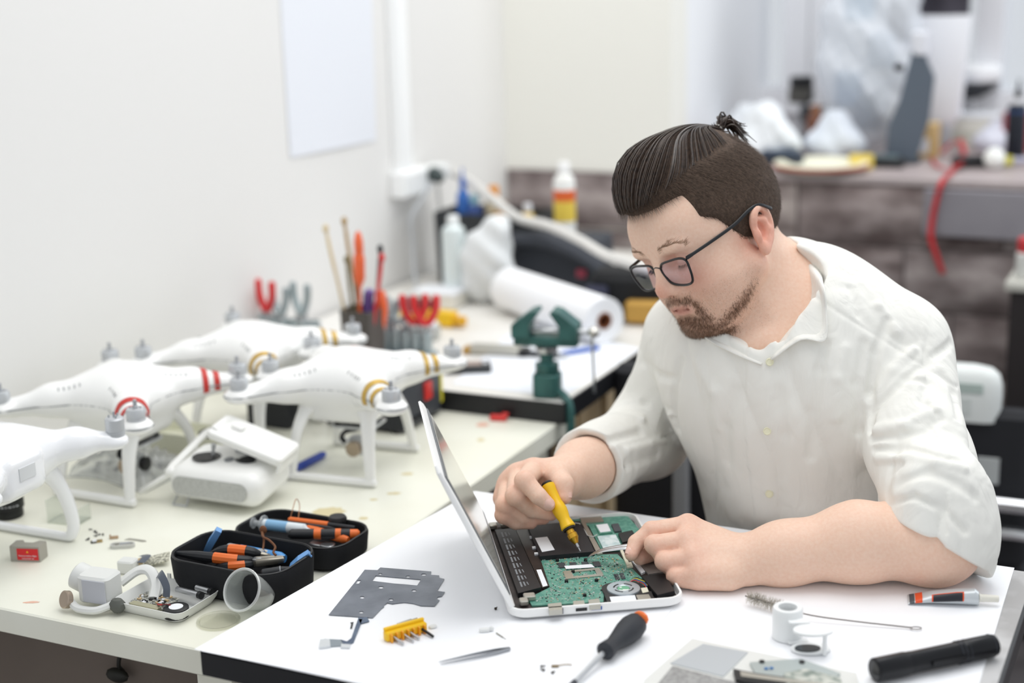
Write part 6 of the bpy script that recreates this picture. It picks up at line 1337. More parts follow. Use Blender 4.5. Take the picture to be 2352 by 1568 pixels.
def cord_pts(pl, dep): return [RA(x, y, AL)+AX*d for (x, y), d in zip(pl, dep)]
def local_tube(par, pts, r, n=8): c = [inv @ (Vector(p)-Vector(par.location)) for p in spl(pts, 8)]; mb = MB(); mb.tube(c, r, n); return mb
ob('cord', local_tube(plug, cord_pts([(948, 415), (925, 455), (905, 500), (905, 560), (898, 610), (888, 660)], [.05, .05, .045, .05, .06, .08]), .0048), mat('cord_grey', 'b9bcbf', .5), plug)
wc0 = [RA(965, 388, AL)+AX*.06, J(1060, 405, 3.55), J(1130, 455, 3.40), J(1190, 500, 3.3), J(1260, 518, 3.2), J(1330, 550, 3.1), J(1390, 585, 3.0), J(1450, 605, 2.95), J(1560, 640, 2.9), B(-1.02, 2.95, ZW+.06), B(-1.06, 3.05, ZW+.013), B(-1.15, 3.2, ZW+.013)]
pc = thing('power_cable', 'thick white cable sagging from the socket across the stone wall', 'cable', wc0[0]); mb = MB(); mb.tube([Vector(p)-wc0[0] for p in spl(wc0, 8)], .0105, 10); ob('sheath', mb, mat('cable_white', 'dcdad6', .5), pc); ob('plug_body', MB().slab(.05, .04, .035, .01, .004, (-.01, 0, -.02)), mat('plug_white', 'eef0ef', .4), pc)
wc1 = [RA(962, 410, AL)+AX*.05, RA(985, 470, AL)+AX*.03, RA(1000, 560, AL)+AX*.03, RA(1008, 700, AL)+AX*.03]; pc = thing('power_cable', 'thin pale cable hanging down the wall behind the spray can', 'cable', wc1[0]); mb = MB(); mb.tube([Vector(p)-wc1[0] for p in spl(wc1, 8)], .004, 8); ob('sheath', mb, mat('cable_pale', 'e3e3e1', .5), pc)
# ---------------------------------------------------------------- things on the vise bench
def on(px, py, z=ZW+.001): return P(px, py, z)
# green vise clamped to the bench edge
vg = mat('vise_green', '3c6a66', .4, .2, alt='335c59', nscale=30); o = on(1275, 925, ZW+.001); o = B(uv(o)[0]-.03, 2.262, ZW+.001); vs = thing('bench_vise', 'green metal bench vise clamped to the rear bench corner', 'vise', o, RZ+radians(12))
vs.scale = (.86, .86, .74)
ob('clamp_body', MB().slab(.055, .05, .055, .012, .003, (0, 0, .0)), vg, vs); ob('swivel', MB().lathe([(.022, .055), (.024, .058), (.024, .078), (.014, .082), (.013, .105)], None, 20), vg, vs); ob('collar', MB().lathe([(.020, .105), (.022, .108), (.022, .118), (.012, .122)], None, 20), stl, vs)
ob('bed', MB().slab(.130, .034, .022, .006, .003, (0, 0, .122)), vg, vs)
for s_ in (1, -1):
    mb = MB(); mb.prism([(-.066, 0), (-.066, .030), (-.030, .062), (-.016, .066), (-.012, .060), (-.030, .030), (-.030, .0)], -.026, .026, TR(0, 0, .142, 90, 0, 0) @ Matrix.Scale(s_, 4, (1, 0, 0))); 
    if s_ < 0: mb.f = [q[::-1] for q in mb.f]
    ob('jaw', mb, vg, vs, sm=25)
ob('screw', MB().cyl((-.06, 0, .155), (.090, 0, .155), .007, n=12), stl, vs); ob('knob', MB().ball((.095, 0, .155), .013, 12), mat('knob_chrome', 'd9d6cf', .2, .8), vs); ob('handle_bar', MB().cyl((.092, -.006, .165), (.095, .002, .01), .0028, n=8), stl, vs)
mb = MB(); mb.prism([(-.015, -.03), (.022, -.03), (.030, -.15), (.016, -.15), (.008, -.05), (-.015, -.05)], -.014, .014, TR(.03, -.030, 0, 90, 0, 40)); 
mb = MB(); mb.tube([Vector(p) for p in spl([(.02, -.01, .02), (.048, -.035, .0), (.055, -.045, -.05), (.05, -.045, -.11), (.03, -.035, -.13)], 5)], .009, 8); ob('clamp_arm', mb, vg, vs); ob('clamp_screw', MB().cyl((.028, -.02, -.14), (.028, -.02, -.05), .006, n=10), stl, vs)
# paper roll with brown core
r0, r1 = on(1200, 700), on(1392, 745); ax_ = Vector((r1.x-r0.x, r1.y-r0.y, 0)); Rr = .046; o = Vector((r1.x, r1.y, ZW+.001)); rl = thing('paper_roll', 'big white paper roll with brown core lying on the rear bench', 'paper roll', o)
dirr = (J(1390, 722, 2.90)-J(1210, 690, 3.15)); dirr = Vector((dirr.x, dirr.y, 0)).normalized(); e0 = J(1388, 724, 2.90); rl.location = (e0.x, e0.y, ZW+.001); Mr = frame(Vector((0, 0, Rr)), -dirr)
mb = MB(); mb.loft([(circ(.016, 28), .001), (circ(Rr-.001, 28), 0), (circ(Rr, 28), .002), (circ(Rr, 28), .36), (circ(.016, 28), .36)], Mr, cap=False); ob('paper', mb, mat('roll_white', 'f6f7f9', .6), rl); mb = MB(); mb.loft([(circ(.0165, 24), -.002), (circ(.0165, 24), .36), (circ(.0135, 24), .36), (circ(.0135, 24), -.002), (circ(.0165, 24), -.002)], Mr, cap=False); ob('core', mb, mat('core_brown', '8a5537', .8), rl); ob('core_plug', MB().lathe([(.0001, .03), (.0134, .03)], Mr, 20, cap=False), mat('core_dark', '6b3d26', .9), rl)
# white sheets on the rear bench
sheet('paper_sheet', [on(1040, 880), on(1290, 912), on(1470, 800), on(1200, 740)], ZW, 'white paper sheets on the rear bench around the vise', .0012, m=mat('paper_blue_white', 'eef1f7', .6))
sheet('paper_sheet', [on(1180, 760), on(1330, 800), on(1430, 760), on(1290, 725)], ZW+.0012, 'white drawing sheet in front of the paper roll', .0008, m=MATS['paper_blue_white'])
bar = [on(1290, 810, ZW+.006), on(1375, 797, ZW+.006)]; mb = MB(); d = bar[1]-bar[0]; mb.slab(d.length, .012, .006, .002, .001, (d.length/2, 0, 0)); single('ruler_bar', mb, mat('bar_blue', '3566c0', .4), 'blue plastic bar on the rear bench to the right of the vise', 'tool', Vector((bar[0].x, bar[0].y, ZW+.0022)), atan2(d.y, d.x))
o = on(1193, 936, ZW+.0); q = P(1193, 934, ZC); mb = MB(); mb.slab(.030, .012, .010, .004, .002); mb.slab(.012, .008, .004, .002, .001, (.012, 0, .010)); single('red_clip', mb, mat('clip_red', 'd63b38', .4), 'small red clip lying against the rear bench edge', 'clip', (B(uv(q)[0], 2.205, ZC)), RZ+.2)
# loose gadgets in front of the vise
def gadget(px, py, w, d, h, m, label, cat, rz=0, extra=None, name='small_gadget', z=ZW+.0015):
    o = on(px, py, z); t = thing(name, label, cat, o, RZ+rz); ob('body', MB().slab(w, d, h, .004, .002), m, t)
    if extra: extra(t)
    return t
gadget(1075, 850, .085, .045, .012, mat('gadget_dark', '2a2d30', .4), 'dark flat handheld device on the rear bench beside the front drone arm', 'device', .5, lambda t: (ob('screen', MB().slab(.05, .032, .002, .002, .0005, (0, 0, .012)), mat('gadget_tan', 'a08f86', .4), t), ob('button', MB().slab(.01, .01, .002, .003, .0005, (.032, 0, .012)), lab, t)))
gadget(1140, 812, .10, .03, .016, tin, 'silver gadget lying on the sheets left of the vise', 'device', .15, lambda t: (ob('end', MB().slab(.02, .03, .014, .004, .002, (.055, 0, 0)), bpl, t), ob('cap', MB().slab(.018, .028, .012, .004, .002, (-.055, 0, 0)), mat('brass_dull', 'b98f3c', .4, .5), t)))
gadget(1235, 818, .085, .014, .010, mat('gadget_char', '43464a', .45), 'charcoal bar tool lying directly behind the vise base', 'tool', .1, lambda t: ob('tip', MB().slab(.02, .008, .006, .002, .001, (.05, 0, .002)), stl, t))
q = on(1245, 815); mb = MB(); mb.ball((0, 0, .016), (.020, .020, .016), 14); t = single('round_knob', mb, mat('knob_ivory', 'e4e0d8', .4), 'round ivory knob beside the vise screw', 'knob', (q.x, q.y, ZW+.012))
# tool cup with pliers
def hand_pliers(o, ang, grip, label, h=.20, grp='tools standing in the holders'):
    t = thing('pliers', label, 'pliers', o, ang, grp)
    for s_ in (1, -1):
        mb = MB(); c = [Vector(p) for p in spl([(0, 0, h*.45), (s_*.010, 0, h*.55), (s_*.020, 0, h*.75), (s_*.022, 0, h)], 5)]; mb.tube(c, [.005]+[.0075]*(len(c)-2)+[.005], 8); ob('grip', mb, grip, t)
        mb = MB(); mb.tube([Vector(p) for p in ((s_*.002, 0, .0), (s_*.006, 0, h*.25), (s_*.010, 0, h*.42), (0, 0, h*.48))], [.003, .006, .007, .004], 8); ob('jaw', mb, stl, t)
    return t
rdg = mat('grip_red', 'd9383a', .4); ppl = mat('grip_purple', '7d63ad', .45); oro = mat('grip_vermilion', 'ec6a3c', .4); glv = mat('zinc_grey', 'a9b5b8', .4, .5)
o = on(838, 832); tc_ = thing('tool_cup', 'dark pencil cup crowded with tools behind the front drone', 'holder', o, RZ); mb = MB(); mb.loft([(rrect(.062, .062, .01, 4), 0), (rrect(.066, .066, .01, 4), .105), (rrect(.060, .060, .008, 4), .105), (rrect(.056, .056, .008, 4), .004)]); ob('cup', mb, mat('cup_dark', '55504c', .5), tc_)
cup_tools = [((-.018, -.010), 'stick', mat('wood_pale', 'dccaa4', .6), .25, (-.16, .05)), ((.002, -.016), 'orange', oro, .22, (.03, 0)), ((-.008, .014), 'stick', mat('wood_mid', 'b59a6c', .6), .26, (-.10, .04)), ((.016, .008), 'dark', grb, .21, (.10, .02)), ((.02, -.014), 'stick', rdg, .20, (.16, -.02)), ((-.02, .006), 'stick', mat('brush_olive', '8c8566', .6), .19, (-.05, 0)), ((-.004, .0), 'dark', mat('grip_grey_dk', '6a6663', .5), .18, (-.02, .05))]
for k, ((x_, y_), kind, m_, h, (tx, ty)) in enumerate(cup_tools):
    nm = ['pale wooden stick leaning left in the dark tool cup', 'long vermilion handled tool, tallest in the dark tool cup', 'tan wooden stick at the back of the dark tool cup', 'black rod leaning right in the dark tool cup', 'thin red rod at the right of the dark tool cup', 'olive brush handle in the dark tool cup', 'short grey handle in the middle of the dark tool cup'][k]
    w_ = B(x_, y_)+o; t = thing('hand_tool', nm, 'tool', (w_.x, w_.y, ZW+.006), 0); c = [(0, 0, 0), (tx*h*.4, ty*h*.4, h*.45), (tx*h*.8, ty*h*.8, h*.8), (tx*h, ty*h, h)]; mb = MB(); mb.tube([Vector(p) for p in spl(c, 4)], [.003]*7+([.0105]*4 if kind == 'orange' else [.0036]*4)+[.006 if kind == 'orange' else .003, .003][:2], 8); ob('shaft', mb, m_, t)
    mb = MB(); mb.ball(c[-1], (.006, .006, .009) if kind != 'orange' else (.009, .009, .03), 10); ob('end', mb, m_, t)
o2 = on(868, 826); t = thing('cable_cutter', 'orange and purple handled cutters standing at the tool cup', 'cutters', (o2.x, o2.y, ZW+.001), RZ)
for s_, m_ in ((-.6, ppl), (.6, oro)):
    mb = MB(); mb.tube([Vector(p) for p in spl([(0, 0, .03), (s_*.012, 0, .06), (s_*.026, 0, .10), (s_*.018, 0, .135)], 5)], [.006]+[.0105]*14+[.008], 8); ob('grip', mb, m_, t)
ob('head', MB().slab(.022, .012, .05, .004, .002, (0, 0, 0)), glv, t)
o = on(935, 812); hl_ = thing('tool_stand', 'grey metal tool stand holding red handled pliers', 'holder', o, RZ); ob('plate', MB().slab(.115, .05, .006, .004, .002), glv, hl_)
for k in range(5): mb = MB(); mb.lathe([(.010, .006), (.011, .008), (.011, .045), (.009, .047), (.008, .012)], TR(-.044+k*.022, .0, 0), 14); ob('tube', mb, glv, hl_)
for k, (dx, m_, hh, lb) in enumerate(((-.044, glv, .09, 'grey handled pliers at the left end of the metal stand'), (-.014, glv, .10, 'grey handled pliers standing second in the metal stand'), (.020, rdg, .105, 'red handled pliers standing in the middle of the metal stand'), (.044, rdg, .105, 'red handled pliers at the right end of the metal stand'))):
    w_ = B(dx, 0)+o; hand_pliers((w_.x, w_.y, ZW+.014), RZ+.4, m_, lb, hh)
# second holder near the left wall
o = on(668, 790); h2 = thing('tool_stand', 'grey metal tool rack near the left wall behind the drones', 'holder', o, RZ); ob('plate', MB().slab(.15, .05, .006, .004, .002), glv, h2)
for k in range(6): mb = MB(); mb.lathe([(.010, .006), (.011, .008), (.011, .05), (.009, .052), (.008, .012)], TR(-.06+k*.024, 0, 0), 14); ob('tube', mb, glv, h2)
for k, (dx, m_, hh, lb) in enumerate(((-.052, rdg, .115, 'red handled pliers leaning at the left end of the wall rack'), (-.02, glv, .105, 'grey handled pliers in the middle of the wall rack'), (.03, glv, .115, 'tall grey handled pliers in the wall rack'))): w_ = B(dx, 0)+o; hand_pliers((w_.x, w_.y, ZW+.012), RZ-.3, m_, lb, hh)
o = on(735, 800); mb = MB(); mb.slab(.09, .03, .012, .004, .002); mb.cyl((.045, 0, .006), (.075, .01, .04), .006, n=8); single('purple_tool', mb, mat('tool_violet', '7a7dbb', .45), 'violet plastic tool lying at the foot of the wall rack', 'tool', o, RZ)
o = on(770, 803); mb = MB(); mb.tube([Vector(p) for p in spl([(-.04, 0, .006), (0, 0, .012), (.03, 0, .03), (.05, .01, .045)], 5)], .006, 8); single('brown_handle', mb, mat('handle_brown', '9a6233', .5), 'brown wooden handle tool right of the violet tool', 'tool', o, RZ)
# spray can, yellow tool, jars and boxes at the wall
def bottle(px, py, r, h, m, label, cap=None, name='bottle', cat='bottle', z=ZW+.001, nozzle=None, dep=None):
    o = on(px, py, z) if dep is None else Vector((*J(px, py, dep)[:2], z)); t = thing(name, label, cat, (o.x, o.y, z), RZ); ob('body', MB().lathe([(r*.94, 0), (r, r*.06), (r, h*.80), (r*.92, h*.85), (r*.45, h*.90), (r*.42, h*.93)], None, 20), m, t)
    if cap: ob('cap', MB().lathe([(r*.5, h*.90), (r*.5, h*.98), (r*.42, h)] if not nozzle else [(r*.5, h*.9), (r*.5, h*1.0), (r*.22, h*1.04), (r*.12, h*1.25)], None, 14), cap, t)
    return t
bottle(1047, 690, .026, .19, mat('can_white', 'dfe8e8', .35, .2), 'pale spray can standing by the left wall', mat('can_cap', 'eef1f1', .4), 'spray_can', 'spray can')
o = on(1122, 694); t = thing('white_sack', 'crumpled white plastic bag standing behind the paper roll', 'bag', o, RZ); sk = SDF(); sk.ell((0, 0, .075), (.066, .046, .075), None, k=.02); sk.cone((.0, 0, .12), (.03, 0, .165), .05, .03, k=.03); a_, b_ = sk.mesh(.006, lambda x: .006*np.sin(x[:, 0]*70+x[:, 2]*40)*np.cos(x[:, 1]*60+x[:, 2]*55)); ob('bag', np_mesh('bag', a_, b_, mat('sack_white', 'e2e5e6', .45)), None, t)
t = gadget(985, 742, .13, .03, .03, yel, 'yellow tool lying by the left wall behind the metal stand', 'tool', -.1, lambda t: (ob('grip', MB().slab(.05, .034, .02, .006, .003, (-.02, 0, .028)), bpl, t), ob('tip', MB().slab(.03, .02, .018, .004, .002, (.075, 0, .004)), mat('yellow_deep', 'e0a81f', .4), t)), 'power_tool')
gadget(975, 775, .06, .04, .025, mat('block_grey', 'b9bcb8', .5), 'small grey block in front of the yellow tool', 'block', .3, lambda t: ob('lid', MB().slab(.05, .032, .006, .003, .001, (0, 0, .025)), lab, t))
gadget(1010, 700, .10, .07, .028, mat('box_pale', 'e7e4da', .6), 'pale low box by the wall behind the yellow tool', 'box', .0, lambda t: ob('lid', MB().slab(.104, .074, .008, .004, .002, (0, 0, .028)), lab, t))
# dark organiser box crowded with bottles behind the roll
o = Vector((*J(1140, 640, 3.5)[:2], ZW+.001)); t = thing('organiser_box', 'dark organiser box at the back of the rear bench', 'box', o, RZ); mb = MB(); mb.loft([(rrect(.24, .13, .01, 3), 0), (rrect(.25, .14, .01, 3), .165), (rrect(.242, .132, .008, 3), .165), (rrect(.232, .122, .008, 3), .05)]); ob('body', mb, mat('organiser_dark', '2e3134', .5), t); ob('label', MB().slab(.06, .002, .05, .003, .0005, (-.03, -.071, .06)), mat('label_dark', '45484c', .5), t)
bx0 = o
def at_box(dx, dy, z=.052): q = B(dx, dy)+bx0; return (q.x, q.y, ZW+z)
def std_bottle(loc, r, h, m, capm, label, name='bottle', cat='bottle', nozzle=False):
    t = thing(name, label, cat, loc, RZ); ob('body', MB().lathe([(r*.94, 0), (r, r*.06), (r, h*.72), (r*.85, h*.8), (r*.4, h*.86), (r*.4, h*.9)], None, 18), m, t); ob('cap', MB().lathe([(r*.48, h*.88), (r*.48, h*.95), (r*.2, h), (r*.14, h*1.12)] if nozzle else [(r*.55, h*.86), (r*.55, h*.97), (r*.48, h)], None, 12), capm, t); return t
std_bottle(at_box(-.085, .01), .016, .185, mat('bottle_blue', '3f74c4', .35), mat('cap_blue', '2d61b8', .4), 'slim blue marker bottle in the dark organiser box', nozzle=True)
std_bottle(at_box(-.045, -.01), .02, .15, mat('bottle_navy', '34508f', .35), mat('cap_teal', '8fb8c8', .4), 'navy bottle with pale cap in the dark organiser box')
std_bottle(at_box(-.005, .01), .022, .17, mat('bottle_cream', 'e8d9b8', .4), mat('cap_orange', 'e69a3a', .4), 'cream bottle with orange cap in the dark organiser box')
std_bottle(at_box(.03, -.02), .02, .14, mat('bottle_amber', 'd9a04a', .35), mat('cap_brown', '8b6236', .5), 'amber bottle in the dark organiser box')
std_bottle(at_box(.075, .02), .018, .13, mat('bottle_yellow', 'e4c463', .4), lab, 'yellow tube bottle at the right end of the organiser box')
o = Vector((*J(1296, 620, 3.25)[:2], ZW+.09)); o.z = ZW+.16
# boxes behind the roll that carry the glue bottle
bz = Vector((*J(1296, 660, 3.36)[:2], ZW+.001)); t = thing('storage_box', 'dark cloth covered box behind the paper roll', 'box', bz, RZ+.1); ob('body', MB().slab(.20, .12, .13, .012, .006), mat('cloth_char', '3e4148', .85), t); mb = MB(); mb.tube([Vector(p) for p in spl([(-.12, -.05, .12), (-.02, -.068, .13), (.08, -.07, .09), (.16, -.075, .02)], 6)], [.03]*10+[.026]*9, 10, flat=(1, .6)); ob('cloth', mb, MATS['cloth_char'], t); ob('badge', MB().slab(.022, .004, .018, .004, .001, (.06, -.063, .05)), mat('badge_red', 'b0475a', .5), t)
q = B(.0, .01)+bz; std_bottle((q.x, q.y, ZW+.132), .024, .16, mat('glue_white', 'f0f0ec', .4), mat('cap_white2', 'fbfbfa', .35), 'white glue bottle with yellow and red label on the dark box'); 
t = bpy.data.objects[[o_.name for o_ in bpy.data.objects if o_.get('label', '').startswith('white glue bottle')][0]]; ob('label_band', MB().lathe([(.0243, .03), (.0243, .075)], None, 18, cap=False), mat('band_yellow', 'e9cb52', .5), t); ob('label_band', MB().lathe([(.0244, .075), (.0244, .10)], None, 18, cap=False), mat('band_orange', 'e2672f', .5), t)
bz = Vector((*J(1448, 690, 3.12)[:2], ZW+.001)); t = thing('tool_bag', 'black tool bag with tan pocket next to the man\'s shoulder', 'bag', bz, RZ+.2); ob('body', MB().slab(.16, .11, .10, .03, .015), mat('bag_black', '17181b', .8), t); ob('pocket', MB().slab(.10, .03, .045, .012, .006, (.05, -.065, .004)), mat('pocket_tan', 'c69a4b', .7), t); ob('side_pouch', MB().slab(.05, .04, .075, .015, .006, (-.06, -.065, .002)), mat('pouch_navy', '2c2e44', .7), t)
gadget(1475, 712, .14, .05, .018, mat('hose_pale', 'cfd0cf', .5), 'pale bundle of cable on the rear bench beside the man', 'cable', .3, lambda t: ob('coil', MB().tube([(.05*cos(a), .022*sin(a), .022+.004*sin(3*a)) for a in np.linspace(0, 2*pi, 25)[:-1]], .007, 8, closed=True), MATS['hose_pale'], t), 'cable_bundle')
# ---------------------------------------------------------------- things on the counter under the window
ZQ = ZK+.001
def ct(px, py): return P(px, py, ZQ)
def bag(px, py, w, d, h, m, label, seed, amp=.012, name='plastic_bag', cat='bag', taper=.6):
    o = ct(px, py); t = thing(name, label, cat, o, RZ); k = SDF(); k.ell((0, 0, h*.42), (w/2, d/2, h*.42), None, k=.02); k.cone((0, 0, h*.4), (w*.05*(seed % 3-1), 0, h*.92), min(w, d)*.42, min(w, d)*.42*taper, k=.05)
    a_, b_ = k.mesh(.011, lambda x: amp*(np.sin(x[:, 0]*(30+seed)+x[:, 2]*23)*np.cos(x[:, 1]*33+x[:, 2]*(19+seed))+.6*np.abs(np.sin(x[:, 0]*71+x[:, 2]*47+seed+np.sin(x[:, 1]*60)))-.3*np.abs(np.cos(x[:, 0]*52-x[:, 2]*83+x[:, 1]*40)))); a_[:, 2] = np.maximum(a_[:, 2], 0); ob('film', np_mesh('film', a_, b_, m), None, t); return t
clrb = clear('poly_bag', 'f6f8fb', .06, .25, frost=.45, fcol='f2f5fa')
bag(1990, 350, .28, .18, .62, clrb, 'tall clear plastic sack standing on the counter before the window', 3, .014)
for k, (dx, dz, c_) in enumerate(((-.05, .12, '8aa4bd'), (.03, .22, 'b7c3cf'), (.0, .06, '6f7f90'), (-.03, .34, 'a9c3d6'), (.06, .10, 'd9dde2'))):
    q = B(dx, .0)+ct(1990, 350); mb = MB(); mb.slab(.07, .05, .09, .01, .005); single('packed_part', mb, mat('packed_%d' % k, c_, .4), ['blue grey block at the left inside the clear sack', 'pale block high inside the clear sack', 'slate block at the bottom of the clear sack', 'light blue block near the top of the clear sack', 'whitish block at the right inside the clear sack'][k], 'part', (q.x, q.y, ZQ+dz), RZ+.3*k)
# grey printer panel leaning (tall slate board) with pale top
o = ct(2062, 372); t = thing('slate_panel', 'tall slate grey appliance panel leaning on the counter', 'panel', o, RZ+.1); t.scale = (.85, .85, .66); mb = MB(); mb.prism([(-.035, 0), (.055, 0), (.085, .14), (.095, .30), (.060, .40), (.030, .40), (.000, .22), (-.030, .12)], -.02, .02, TR(0, 0, .02, 90, 0, 0)); ob('panel', mb, mat('slate', '59636f', .5), t, sm=30); ob('head', MB().slab(.05, .05, .09, .02, .008, (.052, 0, .40)), mat('pale_head', 'd9dbe2', .4), t); ob('base', MB().slab(.13, .09, .02, .02, .005), mat('base_char', '3d454c', .5), t); ob('knob', MB().ball((-.005, -.02, .36), .016, 10), bpl, t)
# dark hanging jacket above
o = RB(2130, 120, BW-.22); t = thing('dark_jacket', 'dark jacket hanging in front of the window', 'jacket', (o.x, o.y, o.z), RZ); jk = SDF(); jk.ell((0, 0, .10), (.10, .035, .16), None, k=.02); jk.cone((-.03, 0, .2), (-.045, 0, .55), .06, .06, k=.05); jk.cone((.04, 0, .2), (.05, 0, .55), .05, .06, k=.05); a_, b_ = jk.mesh(.012, lambda x: .008*np.sin(x[:, 0]*90+x[:, 2]*8)); ob('cloth', np_mesh('cloth', a_, b_, mat('jacket_dark', '3d3a42', .9)), None, t); ob('hook', MB().cyl((0, 0, .58), (0, .1, .9), .006, n=8), stl, t)
# shiny white shade/pipe crossing
a, b = RB(2010, 140, BW-.3), RB(2200, 45, BW-.2); t = thing('desk_lamp', 'pale tilted lamp with wide white shade in front of the window', 'lamp', a); mb = MB(); mb.tube([Vector(), (b-a)*.5, b-a], .014, 10); ob('arm', mb, mat('arm_pale', 'eceef2', .35), t); q = RB(2150, 230, BW-.25)-a; mb = MB(); mb.loft([([(x_*.55, y_*.55) for x_, y_ in rrect(.30, .06, .02, 3)], .22), (rrect(.13, .06, .02, 3), -.04), ([(x_*.8, y_*.8) for x_, y_ in rrect(.12, .06, .02, 3)], -.06)], Matrix.Translation(q) @ Matrix.Rotation(RZ, 4, 'Z')); ob('shade', mb, mat('shade_white', 'eff1f6', .5), t)
# microscope-like dark gadget, brown bottle, white bags on the left
o = ct(1838, 332); t = thing('microscope', 'black and grey microscope head at the left end of the counter', 'microscope', o, RZ); t.scale = (.9, .9, .72); ob('base', MB().slab(.12, .10, .02, .01, .004), bpl, t); ob('column', MB().cyl((.0, .03, .02), (.0, .03, .22), .014, n=12), stl, t); ob('head', MB().slab(.07, .07, .06, .015, .006, (0, 0, .16)), mat('scope_dark', '4c4a46', .45), t); ob('eyepiece', MB().lathe([(.034, .22), (.036, .225), (.036, .255), (.030, .26)], None, 18), bpl, t); ob('arm', MB().slab(.05, .05, .06, .012, .004, (.03, -.02, .09)), mat('scope_char', '37393d', .5), t)
std_bottle((*ct(1872, 356)[:2], ZQ), .024, .13, mat('bottle_brown', '6d3f28', .35), mat('cap_tan', '8a5a3a', .5), 'brown glass bottle beside the microscope')
bag(1762, 372, .18, .13, .13, mat('bag_white', 'e9edf1', .45), 'bulky white plastic bag behind the man\'s head', 5, .012, taper=.8)
bag(1715, 345, .15, .11, .11, MATS['bag_white'], 'small white bag at the niche wall', 8, .008)
t = bag(1918, 368, .15, .12, .11, mat('bag_grey', 'd3d9e2', .45), 'low pale grey bag in front of the clear sack', 11, .010)
o = ct(1885, 392); t = thing('serving_plate', 'pale yellow plate with red rim at the counter front', 'plate', o); ob('dish', MB().lathe([(.05, 0), (.085, .004), (.112, .018), (.114, .021), (.108, .020), (.083, .008), (.001, .006)], None, 32), mat('plate_cream', 'eeecd6', .4), t); ob('rim', MB().tube([(.113*cos(a_), .113*sin(a_), .014) for a_ in np.linspace(0, 2*pi, 41)[:-1]], .003, 6, closed=True), mat('rim_red', 'b8604e', .5), t)
o = ct(1978, 384); t = thing('tape_roll', 'small yellow tape roll on the counter beside the plate', 'tape', o); mb = MB(); mb.loft([(circ(.014, 20), 0), (circ(.030, 20), 0), (circ(.030, 20), .03), (circ(.014, 20), .03), (circ(.014, 20), 0)], None, cap=False); ob('tape', mb, mat('tape_yellow', 'e9cf62', .5), t); ob('core', MB().lathe([(.0141, .001), (.0141, .029)], None, 18, cap=False), lab, t)
o = ct(2030, 382); t = thing('black_adapter', 'black adapter block at the foot of the slate panel', 'adapter', o, RZ); ob('body', MB().slab(.10, .05, .022, .008, .003), mat('adapter', '23272a', .4), t); ob('top', MB().slab(.07, .035, .006, .006, .002, (0, 0, .022)), mat('adapter_teal', '5a6b70', .4), t)
o = ct(2105, 358); t = thing('cardboard_box', 'small tan cardboard box with white label on the counter', 'box', o, RZ+.05); ob('box', MB().slab(.105, .075, .085, .002, .001), mat('cardboard', 'd8b983', .8, alt='cdae78', nscale=20), t); ob('label', MB().slab(.080, .001, .036, .001, .0003, (-.006, -.0382, .014)), lab, t); ob('flap', MB().slab(.107, .038, .002, .001, .0005, (0, -.018, .085)), mat('cardboard_flap', 'e2c692', .8), t)
mb = MB(); mb.box((0, 0, 0), (.045, .0006, .005)); q = bpy.data.objects['label'] if 0 else None
ob('print', MB().slab(.05, .0006, .006, .001, .0002, (-.006, -.0392, .03)), mat('print_grey', '9aa0a8', .6), t)
gadget(2232, 332, .13, .08, .075, mat('carton_pale', 'e8e6dc', .6), 'long pale carton beside the cardboard box', 'box', .05, lambda t: (ob('stripe', MB().slab(.10, .001, .018, .001, .0003, (0, -.0408, .02)), mat('carton_mark', 'cfcfc2', .6), t), ob('lid', MB().slab(.134, .084, .010, .003, .001, (0, 0, .075)), lab, t)), 'carton', ZQ)
o = Vector((*ct(2172, 335)[:2], ZQ)); t = thing('blue_cap_bottle', 'white bottle with bright blue cap behind the cartons', 'bottle', o+AY*.03); ob('body', MB().lathe([(.032, 0), (.034, .003), (.034, .11), (.02, .13)], None, 18), lab, t); ob('cap', MB().lathe([(.022, .128), (.022, .15), (.012, .165)], None, 14), mat('cap_bright_blue', '2f86c0', .4), t)
o = ct(2222, 322)+AY*.02; t = thing('lamp_dish', 'white bowl-shaped lamp head with dark underside on the counter', 'lamp', o, RZ); ob('stand', MB().cyl((0, 0, 0), (0, 0, .12), .012, n=10), stl, t); ob('bowl', MB().lathe([(.03, .135), (.075, .165), (.082, .19), (.07, .205), (.02, .21)], None, 24), mat('bowl_white', 'f5f6f8', .35), t); ob('underside', MB().lathe([(.012, .112), (.04, .122), (.070, .150), (.072, .158), (.03, .134)], None, 24), mat('under_dark', '33363b', .5), t)
o = ct(2330, 372); t = thing('adhesive_bottle', 'tall black bottle with pointed nozzle at the right end of the counter', 'bottle', o, RZ); ob('body', MB().lathe([(.022, 0), (.0235, .004), (.0235, .132), (.021, .14), (.010, .145)], None, 20), mat('bottle_black', '101522', .35), t); ob('band', MB().lathe([(.0237, .122), (.0237, .131)], None, 20, cap=False), mat('band_dkblue', '1f3a63', .4), t); ob('collar', MB().lathe([(.011, .143), (.011, .158)], None, 14), lab, t); ob('nozzle', MB().lathe([(.0085, .158), (.009, .168), (.004, .185), (.002, .205)], None, 12), bpl, t)
o = ct(2283, 388); mb = MB(); mb.ball((0, 0, .026), .026, 18); t = thing('white_ball', 'white ball with yellow tab on the counter edge', 'ball', o); ob('ball', mb, mat('ball_white', 'eef0ec', .35), t); ob('tab', MB().slab(.02, .012, .022, .004, .002, (.034, .002, .008)), mat('tab_yellow', 'c9c22f', .5), t)
